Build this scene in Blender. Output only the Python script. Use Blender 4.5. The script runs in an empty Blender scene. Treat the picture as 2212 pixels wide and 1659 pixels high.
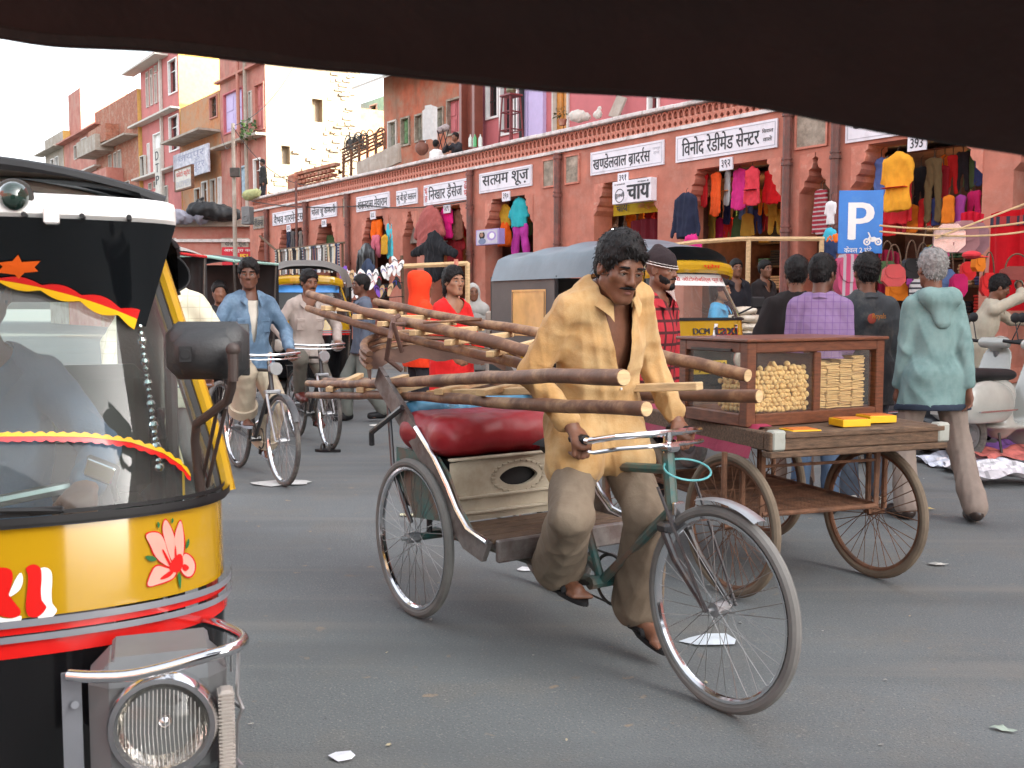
import bpy, math, random, numpy as np
from mathutils import Vector, Matrix, Euler
random.seed(7)
SC = bpy.context.scene
COL = SC.collection
R = math.radians
# ------------------------------------------------------------------ camera, sky, sun, exposure
F_, CX_, CY_, EYE = 2200.0, 1106.0, 829.5, 1.387
PITCH = math.atan(169.5 / 2200)
SP, CP = math.sin(PITCH), math.cos(PITCH)
cd = bpy.data.cameras.new('camera'); cam = bpy.data.objects.new('camera', cd); COL.objects.link(cam)
cam.location = (0, 0, EYE); cam.rotation_euler = (R(90) - PITCH, 0, 0)
cd.sensor_width = 36; cd.lens = 36 * 2200 / 2212; cd.clip_start = 0.02; cd.clip_end = 600
cd.dof.use_dof = True; cd.dof.focus_distance = 6.0; cd.dof.aperture_fstop = 16
SC.camera = cam
SUN_EL, SUN_AZ = R(27), math.atan2(0.93, -0.36)      # azimuth measured from +Y towards +X
world = bpy.data.worlds.new('World'); SC.world = world; world.use_nodes = True
nt = world.node_tree; bg = nt.nodes['Background']
sk = nt.nodes.new('ShaderNodeTexSky'); sk.sky_type = 'NISHITA'; sk.sun_disc = False
sk.sun_elevation = SUN_EL; sk.sun_rotation = SUN_AZ
sk.air_density = 1.0; sk.dust_density = 4.0; sk.ozone_density = 1.0
hs = nt.nodes.new('ShaderNodeHueSaturation'); hs.inputs['Saturation'].default_value = 0.24
nt.links.new(sk.outputs[0], hs.inputs['Color']); nt.links.new(hs.outputs[0], bg.inputs[0])
bg.inputs[1].default_value = 0.15
sl = bpy.data.lights.new('sun', 'SUN'); sl.energy = 3.2; sl.angle = R(0.6); sl.color = (1, 0.86, 0.66)
so = bpy.data.objects.new('sun', sl); COL.objects.link(so)
sdir = Vector((math.sin(SUN_AZ) * math.cos(SUN_EL), math.cos(SUN_AZ) * math.cos(SUN_EL), math.sin(SUN_EL)))
so.rotation_euler = sdir.to_track_quat('Z', 'Y').to_euler(); so.location = sdir * 60
SC.view_settings.view_transform = 'Standard'; SC.view_settings.look = 'None'
SC.view_settings.exposure = 2.45; SC.view_settings.gamma = 1.0
SC.render.engine = 'CYCLES'
SC.cycles.max_bounces = 6; SC.cycles.transparent_max_bounces = 12; SC.cycles.transmission_bounces = 6
SC.cycles.use_denoising = True; SC.cycles.caustics_reflective = False; SC.cycles.caustics_refractive = False
SC.cycles.sample_clamp_indirect = 6

# ------------------------------------------------------------------ picture rays -> points in the place
def ray(x, y):
    a = (x - CX_) / F_; b = (CY_ - y) / F_
    return Vector((a, CP + SP * b, -SP + CP * b))
def at(x, y, Y):
    r = ray(x, y); return Vector((0, 0, EYE)) + r * (Y / r.y)
def gr(x, y, z=0.0):
    r = ray(x, y); return Vector((0, 0, EYE)) + r * ((z - EYE) / r.z)
UX, UY, VX, VY = .5888, -.8083, .8083, .5888
AX, AY = 4.5342, 17.3
FROT = math.atan2(UY, UX)
def fp(x, y, off=0.0):                       # facade coordinates (along, up) on the plane 'off' metres behind the arcade front
    r = ray(x, y); t = (off + AX * VX + AY * VY) / (r.x * VX + r.y * VY)
    p = Vector((0, 0, EYE)) + r * t
    return (p.x - AX) * UX + (p.y - AY) * UY, p.z
K = 2212 / 2272
def fs(x, y, off=0.0): return fp(x * K, y * K, off)
def fw(x, y, z): return Vector((AX + UX * x + VX * y, AY + UY * x + VY * y, z))   # facade -> world

# ------------------------------------------------------------------ mesh builder
def frame(d, up=None):
    d = Vector(d).normalized()
    u = Vector(up) if up is not None else (Vector((0, 0, 1)) if abs(d.z) < .95 else Vector((1, 0, 0)))
    s = u.cross(d)
    if s.length < 1e-6: s = Vector((1, 0, 0)).cross(d)
    s.normalize(); return s, d.cross(s), d
def T(loc=(0, 0, 0), rz=0, rx=0, ry=0):
    return Matrix.Translation(loc) @ Euler((R(rx), R(ry), R(rz))).to_matrix().to_4x4()
class MB:
    def __init__(s): s.v = []; s.f = []; s.m = []
    def add(s, vs, fs_, m=0, X=None):
        o = len(s.v)
        s.v += [tuple(X @ Vector(v)) for v in vs] if X is not None else [tuple(v) for v in vs]
        s.f += [tuple(i + o for i in f) for f in fs_]; s.m += [m] * len(fs_); return s
    def box(s, c, d, m=0, X=None, b=0.0):
        hx, hy, hz = d[0] / 2, d[1] / 2, d[2] / 2; c = Vector(c)
        if b <= 0:
            vs = [c + Vector((x * hx, y * hy, z * hz)) for x in (-1, 1) for y in (-1, 1) for z in (-1, 1)]
            return s.add(vs, [(0, 1, 3, 2), (4, 6, 7, 5), (0, 4, 5, 1), (2, 3, 7, 6), (0, 2, 6, 4), (1, 5, 7, 3)], m, X)
        b = min(b, hx * .95, hy * .95, hz * .95); vs = []; ix = {}
        for x in (-1, 1):
            for y in (-1, 1):
                for z in (-1, 1):
                    for a in range(3):
                        q = [x * hx, y * hy, z * hz]
                        for k in range(3):
                            if k != a: q[k] -= (x, y, z)[k] * b
                        ix[(x, y, z, a)] = len(vs); vs.append(c + Vector(q))
        fc = []
        for a in range(3):
            o1, o2 = (a + 1) % 3, (a + 2) % 3
            for sg in (-1, 1):
                q = []
                for (p, r) in ((-1, -1), (1, -1), (1, 1), (-1, 1)):
                    k = [0, 0, 0]; k[a] = sg; k[o1] = p; k[o2] = r; q.append(ix[(*k, a)])
                fc.append(tuple(q if sg > 0 else q[::-1]))
        for a in range(3):
            o1, o2 = (a + 1) % 3, (a + 2) % 3
            for p in (-1, 1):
                for r in (-1, 1):
                    k0 = [0, 0, 0]; k0[a] = -1; k0[o1] = p; k0[o2] = r; k1 = list(k0); k1[a] = 1
                    q = [ix[(*k0, o1)], ix[(*k1, o1)], ix[(*k1, o2)], ix[(*k0, o2)]]
                    fc.append(tuple(q if p * r < 0 else q[::-1]))
        for x in (-1, 1):
            for y in (-1, 1):
                for z in (-1, 1):
                    q = [ix[(x, y, z, a)] for a in range(3)]; fc.append(tuple(q if x * y * z > 0 else q[::-1]))
        return s.add(vs, fc, m, X)
    def tube(s, pts, r, n=8, m=0, X=None, closed=False, cap=True, flat=1.0, up=None):
        pts = [Vector(p) for p in pts]; N = len(pts); rr = r if isinstance(r, (list, tuple)) else [r] * N
        vs = []; prev = None
        for i, p in enumerate(pts):
            if closed: d = pts[(i + 1) % N] - pts[i - 1]
            else: d = pts[min(i + 1, N - 1)] - pts[max(i - 1, 0)]
            if d.length < 1e-9: d = Vector((0, 0, 1))
            d.normalize()
            if prev is None or up is not None: a, bb, _ = frame(d, up)
            else:
                a = prev - d * prev.dot(d)
                if a.length < 1e-6: a = frame(d)[0]
                a.normalize(); bb = d.cross(a)
            prev = a
            for k in range(n):
                t = 2 * math.pi * k / n
                vs.append(p + a * (math.cos(t) * rr[i]) + bb * (math.sin(t) * rr[i] * flat))
        fc = []
        for i in range(N if closed else N - 1):
            j = (i + 1) % N
            for k in range(n): fc.append((i * n + k, i * n + (k + 1) % n, j * n + (k + 1) % n, j * n + k))
        if cap and not closed: fc += [tuple(range(n))[::-1], tuple((N - 1) * n + k for k in range(n))]
        return s.add(vs, fc, m, X)
    def lathe(s, prof, n=16, X=None, m=0):
        vs = [(r * math.cos(2 * math.pi * k / n), r * math.sin(2 * math.pi * k / n), z) for r, z in prof for k in range(n)]
        fc = [(i * n + k, i * n + (k + 1) % n, (i + 1) * n + (k + 1) % n, (i + 1) * n + k) for i in range(len(prof) - 1) for k in range(n)]
        return s.add(vs, fc, m, X)
    def prism(s, poly, d, X=None, m=0, d0=0.0):
        n = len(poly); vs = [(x, y, d0) for x, y in poly] + [(x, y, d) for x, y in poly]
        ar = sum(poly[i][0] * poly[(i + 1) % n][1] - poly[(i + 1) % n][0] * poly[i][1] for i in range(n))
        fc = [tuple(range(n))[::-1], tuple(range(n, 2 * n))] + [(i, (i + 1) % n, n + (i + 1) % n, n + i) for i in range(n)]
        if (ar < 0) != (d < d0): fc = [f[::-1] for f in fc]
        return s.add(vs, fc, m, X)
    def grid(s, nu, nv, fn, m=0, X=None, cu=False):
        vs = [fn(i / (nu if cu else nu - 1), j / (nv - 1)) for j in range(nv) for i in range(nu)]
        fc = [(j * nu + i, j * nu + (i + 1) % nu, (j + 1) * nu + (i + 1) % nu, (j + 1) * nu + i) for j in range(nv - 1) for i in range(nu if cu else nu - 1)]
        return s.add(vs, fc, m, X)
    def ball(s, c, r, n=12, m=0, X=None, k=None):
        r = (r, r, r) if not isinstance(r, (tuple, list)) else r; k = k or n // 2 + 1; c = Vector(c)
        return s.grid(n, k, lambda u, v: c + Vector((r[0] * math.cos(u * 2 * math.pi) * math.sin(math.pi * (1 - v) + 1e-5), r[1] * math.sin(u * 2 * math.pi) * math.sin(math.pi * (1 - v) + 1e-5), r[2] * math.cos(math.pi * (1 - v)))), m, X, cu=True)
    def ring(s, c, Rr, r, axis=(0, 0, 1), n=32, k=8, m=0, X=None, flat=1.0, a0=0, a1=360):
        a, b, d = frame(axis); c = Vector(c); full = abs(a1 - a0) >= 360
        pts = [c + a * (Rr * math.cos(R(a0 + (a1 - a0) * i / (n if full else n - 1)))) + b * (Rr * math.sin(R(a0 + (a1 - a0) * i / (n if full else n - 1)))) for i in range(n)]
        return s.tube(pts, r, k, m, X, closed=full, flat=flat, up=axis)
    def mesh(s, name, mats, smooth=35):
        me = bpy.data.meshes.new(name); me.from_pydata(s.v, [], s.f)
        mats = mats if isinstance(mats, (list, tuple)) else [mats]
        for q in mats: me.materials.append(q)
        if len(mats) > 1: me.polygons.foreach_set('material_index', s.m)
        if smooth:
            me.shade_smooth()
            if smooth < 180: me.set_sharp_from_angle(angle=R(smooth))
        me.update(); return me
    def build(s, name, mats, parent=None, smooth=35, loc=(0, 0, 0), rz=0, rot=None):
        return link(name, s.mesh(name, mats, smooth), parent, loc, rz, rot)
def link(name, me, parent=None, loc=(0, 0, 0), rz=0, rot=None):
    o = bpy.data.objects.new(name, me); COL.objects.link(o)
    o.location = loc; o.rotation_euler = rot if rot is not None else (0, 0, rz)
    if parent is not None: o.parent = parent
    return o
def tag(o, label=None, cat=None, group=None, kind=None):
    if label: o['label'] = label
    if cat: o['category'] = cat
    if group: o['group'] = group
    if kind: o['kind'] = kind
    return o
def thing(name, label, cat, loc=(0, 0, 0), rz=0, group=None):
    o = bpy.data.objects.new(name, None); COL.objects.link(o); o.empty_display_size = .2
    o.location = loc; o.rotation_euler = (0, 0, rz); return tag(o, label, cat, group)
def kids(o): return [c for c in bpy.data.objects if c.parent == o]
def copy_tree(o, loc, rz=None, label=None, kidmap=None):
    km = kidmap or {}
    c = o.copy(); COL.objects.link(c); c.location = loc
    if rz is not None: c.rotation_euler = (0, 0, rz)
    if label: c['label'] = label
    for ch in kids(o):
        d = ch.copy(); COL.objects.link(d); d.parent = c
        for g in kids(ch):
            e = g.copy(); COL.objects.link(e); e.parent = d
    return c
def lerp(a, b, t): return a + (b - a) * t
def V(*a): return Vector(a)

# ------------------------------------------------------------------ materials
def mat(name, col, rough=.6, metal=0.0, var=.12, scale=6.0, bump=0.0, bscale=40.0, dirt=None, dscale=1.5, damt=.5, spec=.5, coat=0.0,
        pat=None, alpha=None, emit=None, sheen=0.0, stretch=(1, 1, 1), world=False, sss=0.0):
    m = bpy.data.materials.new(name); m.use_nodes = True; t = m.node_tree; N = t.nodes; L = t.links
    p = N['Principled BSDF']; p.inputs['Roughness'].default_value = rough; p.inputs['Metallic'].default_value = metal
    p.inputs['Specular IOR Level'].default_value = spec; p.inputs['Coat Weight'].default_value = coat; p.inputs['Coat Roughness'].default_value = .06
    p.inputs['Sheen Weight'].default_value = sheen
    if sss: p.inputs['Subsurface Weight'].default_value = sss; p.inputs['Subsurface Radius'].default_value = (.01, .004, .002); p.inputs['Subsurface Scale'].default_value = 1
    tc = N.new('ShaderNodeTexCoord'); mp = N.new('ShaderNodeMapping'); mp.inputs['Scale'].default_value = stretch
    if world:
        g = N.new('ShaderNodeNewGeometry'); L.new(g.outputs['Position'], mp.inputs[0])
    else: L.new(tc.outputs['Object'], mp.inputs[0])
    def noise(sc, det=4.0, ro=.6):
        n = N.new('ShaderNodeTexNoise'); n.inputs['Scale'].default_value = sc; n.inputs['Detail'].default_value = det; n.inputs['Roughness'].default_value = ro
        L.new(mp.outputs[0], n.inputs['Vector']); return n.outputs['Fac']
    def ramp(fac, a, b, ca, cb):
        r = N.new('ShaderNodeValToRGB'); r.color_ramp.elements[0].position = a; r.color_ramp.elements[1].position = b
        r.color_ramp.elements[0].color = (*ca, 1); r.color_ramp.elements[1].color = (*cb, 1); L.new(fac, r.inputs[0]); return r.outputs[0]
    def mix(fac, a, b, mode='MIX'):
        x = N.new('ShaderNodeMix'); x.data_type = 'RGBA'; x.blend_type = mode
        for i, q in ((0, fac), (6, a), (7, b)):
            if hasattr(q, 'is_output'): L.new(q, x.inputs[i])
            else: x.inputs[i].default_value = q if i == 0 else (*q, 1)
        return x.outputs[2]
    c = ramp(noise(scale), .3, .7, tuple(max(0, q * (1 - var)) for q in col), tuple(min(1, q * (1 + var)) for q in col))
    if pat:
        kind, sc, c2, w = pat[:4]
        ax = pat[4] if len(pat) > 4 else 'XZ'
        sp = N.new('ShaderNodeSeparateXYZ'); L.new(mp.outputs[0], sp.inputs[0])
        def stripe(a):
            mu = N.new('ShaderNodeMath'); mu.operation = 'MULTIPLY'; mu.inputs[1].default_value = sc; L.new(sp.outputs[a], mu.inputs[0])
            fr = N.new('ShaderNodeMath'); fr.operation = 'FRACT'; L.new(mu.outputs[0], fr.inputs[0])
            lt = N.new('ShaderNodeMath'); lt.operation = 'LESS_THAN'; lt.inputs[1].default_value = w; L.new(fr.outputs[0], lt.inputs[0]); return lt.outputs[0]
        for a in ax: c = mix(stripe(a), c, c2)
    if dirt:
        c = mix(ramp(noise(dscale, 8, .7), 1 - damt - .12, 1 - damt + .12, (0, 0, 0), (1, 1, 1)), c, dirt)
    L.new(c, p.inputs['Base Color'])
    if bump:
        b = N.new('ShaderNodeBump'); b.inputs['Strength'].default_value = bump; b.inputs['Distance'].default_value = .01
        L.new(noise(bscale, 3), b.inputs['Height']); L.new(b.outputs[0], p.inputs['Normal'])
    if emit: p.inputs['Emission Color'].default_value = (*emit[0], 1); p.inputs['Emission Strength'].default_value = emit[1]
    if alpha is not None: p.inputs['Alpha'].default_value = alpha
    return m
def streaks(m, col, lo=.56, sc=(2.2, 2.2, .28), s0=1.0, amt=.75):     # rain and dirt runs down a wall
    t = m.node_tree; N = t.nodes; L = t.links; p = N['Principled BSDF']; src = p.inputs['Base Color'].links[0].from_socket
    g = N.new('ShaderNodeNewGeometry'); mp = N.new('ShaderNodeMapping'); mp.inputs['Scale'].default_value = sc; L.new(g.outputs['Position'], mp.inputs[0])
    n = N.new('ShaderNodeTexNoise'); n.inputs['Scale'].default_value = s0; n.inputs['Detail'].default_value = 9; n.inputs['Roughness'].default_value = .68; L.new(mp.outputs[0], n.inputs['Vector'])
    r = N.new('ShaderNodeValToRGB'); r.color_ramp.elements[0].position = lo; r.color_ramp.elements[1].position = lo + .16; r.color_ramp.elements[1].color = (amt, amt, amt, 1); L.new(n.outputs['Fac'], r.inputs[0])
    x = N.new('ShaderNodeMix'); x.data_type = 'RGBA'; L.new(r.outputs[0], x.inputs[0]); L.new(src, x.inputs[6]); x.inputs[7].default_value = (*col, 1); L.new(x.outputs[2], p.inputs['Base Color']); return m
def glass(name, tint=(.8, .9, .88), dust=.06, refl=.9, base=.02):
    m = bpy.data.materials.new(name); m.use_nodes = True; t = m.node_tree; N = t.nodes; L = t.links
    out = N['Material Output']; N.remove(N['Principled BSDF'])
    tr = N.new('ShaderNodeBsdfTransparent'); tr.inputs[0].default_value = (*tint, 1)
    gl = N.new('ShaderNodeBsdfGlossy'); gl.inputs['Roughness'].default_value = .02; gl.inputs[0].default_value = (refl, refl, refl, 1)
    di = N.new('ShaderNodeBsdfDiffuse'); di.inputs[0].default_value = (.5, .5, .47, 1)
    lw = N.new('ShaderNodeLayerWeight'); lw.inputs[0].default_value = .5; fr = N.new('ShaderNodeMath'); fr.operation = 'POWER'; fr.inputs[1].default_value = 4.0; L.new(lw.outputs['Facing'], fr.inputs[0])
    mr = N.new('ShaderNodeMath'); mr.operation = 'MULTIPLY_ADD'; mr.inputs[1].default_value = .85; mr.inputs[2].default_value = base + .02; mr.use_clamp = True
    L.new(fr.outputs[0], mr.inputs[0])
    a = N.new('ShaderNodeMixShader'); b = N.new('ShaderNodeMixShader')
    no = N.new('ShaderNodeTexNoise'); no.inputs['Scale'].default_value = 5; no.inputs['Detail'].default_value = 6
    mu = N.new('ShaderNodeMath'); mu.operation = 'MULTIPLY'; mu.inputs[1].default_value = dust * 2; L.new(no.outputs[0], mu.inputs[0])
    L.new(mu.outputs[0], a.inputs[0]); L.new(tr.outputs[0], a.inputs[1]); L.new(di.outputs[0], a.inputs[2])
    L.new(mr.outputs[0], b.inputs[0]); L.new(a.outputs[0], b.inputs[1]); L.new(gl.outputs[0], b.inputs[2]); L.new(b.outputs[0], out.inputs[0])
    return m
_cm = {}
def cloth(col, name='fabric', rough=.9, var=.1, **k):
    key = (tuple(round(c, 3) for c in col), name, str(k))
    if key not in _cm: _cm[key] = mat(name, col, rough, var=var, scale=k.pop('scale', 9), bump=k.pop('bump', .18), bscale=k.pop('bscale', 140), spec=.15, sheen=.03, **k)
    return _cm[key]
def paint(col, name='paint', rough=.35, **k):
    key = (tuple(round(c, 3) for c in col), name, rough, str(k))
    if key not in _cm: _cm[key] = mat(name, col, rough, **k)
    return _cm[key]
MT = dict(
    black=mat('black_rubber', (.012, .012, .013), .55, spec=.3, var=.3), blackgloss=mat('black_gloss_paint', (.006, .006, .007), .14, spec=.35, coat=.25, var=.1),
    darkmetal=mat('dark_metal', (.06, .055, .05), .5, metal=.6, var=.3, dirt=(.12, .07, .04), damt=.35, dscale=6),
    chrome=mat('chrome', (.75, .75, .77), .13, metal=1, var=.05), steel=mat('grey_steel', (.35, .36, .37), .4, metal=.8, var=.15),
    tyre=mat('tyre_rubber', (.075, .072, .068), .85, var=.25, scale=20, dirt=(.16, .145, .125), damt=.45, dscale=5),
    rust=mat('rusty_iron', (.16, .075, .04), .85, var=.4, scale=14, bump=.3, dirt=(.06, .035, .025), damt=.4, dscale=5),
    wood=mat('raw_wood', (.55, .38, .2), .8, var=.25, scale=10, stretch=(1, 1, 6), bump=.2),
    darkwood=mat('varnished_wood', (.12, .04, .018), .4, var=.45, scale=14, stretch=(1, 1, 5), bump=.15, coat=.15),
    oldwood=mat('weathered_wood', (.105, .062, .036), .85, var=.5, scale=16, stretch=(1, 5, 5), bump=.4, dirt=(.27, .19, .12), damt=.3, dscale=7),
    bark=mat('bare_pole_wood', (.16, .075, .04), .6, var=.4, scale=9, bump=.3, bscale=30, dirt=(.42, .27, .14), damt=.4, dscale=4.5),
    white=mat('white_paint', (.75, .74, .72), .5, var=.06), offwhite=mat('dull_white', (.55, .53, .48), .8, var=.12),
    glass=glass('window_glass'), ink=mat('black_lettering', (.02, .02, .025), .6, var=.2), redink=mat('red_lettering', (.5, .03, .02), .6),
    skin=mat('brown_skin', (.17, .073, .042), .5, var=.1, scale=12, bump=.05, sss=.12, spec=.4), skin2=mat('fair_brown_skin', (.3, .145, .085), .5, var=.08, sss=.12, spec=.4),
    skin3=mat('dark_brown_skin', (.115, .048, .029), .5, var=.1, sss=.1, spec=.4),
    hair=mat('black_hair', (.006, .005, .005), .6, spec=.25, var=.4, scale=60, bump=.6, bscale=120, stretch=(1, 1, .25)), greyhair=mat('grey_hair', (.22, .21, .2), .65, var=.4, scale=50, bump=.6, bscale=120),
    eye=mat('eye_white', (.38, .34, .3), .25, var=.05), iris=mat('dark_iris', (.012, .008, .006), .1, var=.1), lip=mat('lips', (.16, .06, .045), .5),
)

# ------------------------------------------------------------------ lettering: glyph outlines turned into meshes
_tc = {}
def glyph(txt, bold):
    if (txt, bold) in _tc: return _tc[(txt, bold)]
    c = bpy.data.curves.new('text', 'FONT'); c.body = txt; c.offset = bold; c.resolution_u = 3
    o = bpy.data.objects.new('text', c); COL.objects.link(o)
    dg = bpy.context.evaluated_depsgraph_get(); dg.update(); me = bpy.data.meshes.new_from_object(o.evaluated_get(dg))
    vs = [(v.co.x, v.co.y) for v in me.vertices]; fc = [tuple(p.vertices) for p in me.polygons]
    bpy.data.objects.remove(o); bpy.data.curves.remove(c); bpy.data.meshes.remove(me)
    _tc[(txt, bold)] = (vs, fc); return vs, fc
def clipx(vs, fc, xc):
    out = MB()
    for f in fc:
        p = [vs[i] for i in f]; q = []
        for i in range(len(p)):
            a, b = p[i], p[(i + 1) % len(p)]
            if a[0] <= xc: q.append(a)
            if (a[0] <= xc) != (b[0] <= xc):
                t = (xc - a[0]) / (b[0] - a[0]); q.append((xc, a[1] + (b[1] - a[1]) * t))
        if len(q) > 2: out.add([(x, y, 0) for x, y in q], [tuple(range(len(q)))])
    return [(v[0], v[1]) for v in out.v], out.f
def letters(txt, bold=.015):
    """'~' after a letter cuts its stem off (half form), '^' sets a reph above, '/' a rakar stroke below."""
    runs = []; cur = ''
    for ch in txt:
        if ch in '~^/':
            if len(cur) > 1: runs.append((cur[:-1], ''))
            runs.append((cur[-1], ch)); cur = ''
        else: cur += ch
    if cur: runs.append((cur, ''))
    V_, F2, x = [], [], 0.0
    for r, op in runs:
        vs, fc = glyph(r, bold)
        if not vs: x += .25 * len(r); continue
        adv = max(v[0] for v in vs) + .012 - bold
        if op == '~':
            xc = adv - .165; vs, fc = clipx(vs, fc, xc); adv = xc - .01
        o = len(V_); V_ += [(a + x, b) for a, b in vs]; F2 += [tuple(i + o for i in f) for f in fc]
        w = .034 + bold
        if op == '^': ln = [(adv - .1, .62), (adv - .16, .72), (adv - .12, .82), (adv - .02, .84)]
        elif op == '/': ln = [(adv - .16, .1), (adv - .3, .0), (adv - .4, -.08)]
        else: ln = []
        for (a, b), (c, d) in zip(ln, ln[1:]):
            l = math.hypot(c - a, d - b); nx, ny = -(d - b) / l * w, (c - a) / l * w; o = len(V_)
            V_ += [(a + x + nx, b + ny), (a + x - nx, b - ny), (c + x - nx, d - ny), (c + x + nx, d + ny)]; F2.append((o, o + 1, o + 2, o + 3))
        x += adv
        if r.endswith(' '): x += .25
    return V_, F2
def letter_mesh(txt, x0, x1, z0, z1, m, parent, y=-.006, bold=.015, name='lettering', X=None, keep=False, cond=None):
    vs, fc = letters(txt, 0.0)
    if not vs: return None
    a0, a1 = min(v[0] for v in vs), max(v[0] for v in vs); b0, b1 = min(v[1] for v in vs), max(v[1] for v in vs)
    sx, sz = (x1 - x0) / (a1 - a0), (z1 - z0) / (b1 - b0)
    if keep: sx = sz = min(sx, sz)
    mb = MB()
    for k, dx in enumerate((0, -1, 1) if bold > .005 else (0,)): mb.add([(x0 + (v[0] + dx * bold * .75 - a0) * sx, y - .0008 * k, z0 + (v[1] + (abs(dx) * .35) * bold - b0) * sz) for v in vs], fc, 0, X)
    return mb.build(name, m, parent, smooth=0)
# ------------------------------------------------------------------ bodies and cloth: smooth unions meshed as one surface
def n3(v): return np.array(v, dtype=np.float32)
class SDF:
    def __init__(s, vox): s.h = vox; s.ops = []
    def cap(s, a, b, ra, rb=None, k=.02, flat=None, f=1.0, op='u'):
        s.ops.append(('c', n3(a), n3(b), ra, ra if rb is None else rb, k, None if flat is None else n3(Vector(flat).normalized()), f, op)); return s
    def ell(s, c, r, Rm=None, k=.02, op='u'):
        r = (r, r, r) if not isinstance(r, (tuple, list)) else r
        s.ops.append(('e', n3(c), n3(r), np.eye(3, dtype=np.float32) if Rm is None else np.array(Rm, dtype=np.float32), k, op)); return s
    def plane(s, p, n): s.ops.append(('p', n3(p), n3(Vector(n).normalized()))); return s     # keeps the side the normal points away from
    def mesh(s):
        h = s.h; lo = np.full(3, 1e9, np.float32); hi = -lo
        bb = []
        for o in s.ops:
            if o[0] == 'c':
                m = max(o[3], o[4]) * max(1, o[7]) + (o[5] if o[8] == 'u' else 0) * .3; l, u = np.minimum(o[1], o[2]) - m, np.maximum(o[1], o[2]) + m; up = o[8] == 'u'
            elif o[0] == 'e': m = float(max(o[2])); l, u = o[1] - m, o[1] + m; up = o[5] == 'u'
            else: bb.append(None); continue
            bb.append((l, u))
            if up: lo = np.minimum(lo, l); hi = np.maximum(hi, u)
        lo -= 2 * h; hi += 2 * h
        n = np.ceil((hi - lo) / h).astype(int) + 1
        D = np.full(n, 1.0, np.float32)
        ax = [lo[i] + h * np.arange(n[i], dtype=np.float32) for i in range(3)]
        for o, b in zip(s.ops, bb):
            if o[0] == 'p':
                g = (ax[0][:, None, None] - o[1][0]) * o[2][0] + (ax[1][None, :, None] - o[1][1]) * o[2][1] + (ax[2][None, None, :] - o[1][2]) * o[2][2]
                np.maximum(D, g, out=D); continue
            k = o[5] if o[0] == 'c' else o[4]; op = o[8] if o[0] == 'c' else o[5]
            mg = k + 2.5 * h
            i0 = np.clip(((b[0] - mg - lo) / h).astype(int), 0, n); i1 = np.clip(((b[1] + mg - lo) / h).astype(int) + 2, 0, n)
            if (i1 <= i0).any(): continue
            sl_ = tuple(slice(i0[i], i1[i]) for i in range(3))
            x = ax[0][sl_[0]][:, None, None]; y = ax[1][sl_[1]][None, :, None]; z = ax[2][sl_[2]][None, None, :]
            if o[0] == 'c':
                a, bq, ra, rb, _, fl, ff = o[1:8]
                px, py, pz = x - a[0], y - a[1], z - a[2]; d = bq - a
                if fl is not None:
                    q = (px * fl[0] + py * fl[1] + pz * fl[2]) * (1 / ff - 1); px = px + q * fl[0]; py = py + q * fl[1]; pz = pz + q * fl[2]
                    d = d + fl * float(d @ fl) * (1 / ff - 1)
                L2 = float(d @ d) + 1e-12
                t = np.clip((px * d[0] + py * d[1] + pz * d[2]) / L2, 0, 1)
                g = np.sqrt((px - t * d[0]) ** 2 + (py - t * d[1]) ** 2 + (pz - t * d[2]) ** 2) - (ra + (rb - ra) * t)
                if fl is not None: g = g * min(1, ff)
            else:
                c, r, Rm = o[1:4]; px, py, pz = x - c[0], y - c[1], z - c[2]
                q = [(px * Rm[0, i] + py * Rm[1, i] + pz * Rm[2, i]) / r[i] for i in range(3)]
                l = np.sqrt(q[0] ** 2 + q[1] ** 2 + q[2] ** 2); l2 = np.sqrt((q[0] / r[0]) ** 2 + (q[1] / r[1]) ** 2 + (q[2] / r[2]) ** 2) + 1e-9
                g = l * (l - 1) / l2
            A = D[sl_]
            if op == 'u':
                hh = np.maximum(k - np.abs(A - g), 0) / k if k > 0 else 0
                D[sl_] = np.minimum(A, g) - hh * hh * k * .25
            else:
                g = -g; hh = np.maximum(k - np.abs(A - g), 0) / k if k > 0 else 0
                D[sl_] = np.maximum(A, g) + hh * hh * k * .25
        S_ = D < 0; nc = n - 1
        any_ = np.zeros(nc, bool); all_ = np.ones(nc, bool)
        for dx in (0, 1):
            for dy in (0, 1):
                for dz in (0, 1):
                    q = S_[dx:dx + nc[0], dy:dy + nc[1], dz:dz + nc[2]]; any_ |= q; all_ &= q
        act = np.argwhere(any_ & ~all_)
        idx = np.full(nc, -1, np.int32); idx[act[:, 0], act[:, 1], act[:, 2]] = np.arange(len(act))
        P = np.zeros((len(act), 3), np.float32); W = np.zeros(len(act), np.float32)
        cr = [(i, j, k) for i in (0, 1) for j in (0, 1) for k in (0, 1)]
        val = {c: D[act[:, 0] + c[0], act[:, 1] + c[1], act[:, 2] + c[2]] for c in cr}
        for c in cr:
            for a in range(3):
                if c[a] == 0:
                    e = list(c); e[a] = 1; e = tuple(e); v0, v1 = val[c], val[e]; msk = (v0 < 0) != (v1 < 0)
                    t = np.where(msk, v0 / np.where(v0 == v1, 1, v0 - v1), 0)
                    p = np.array(c, np.float32)[None] + np.zeros((len(act), 3), np.float32); p[:, a] = t
                    P += p * msk[:, None]; W += msk
        P = (P / W[:, None] + act) * h + lo
        faces = []
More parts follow.
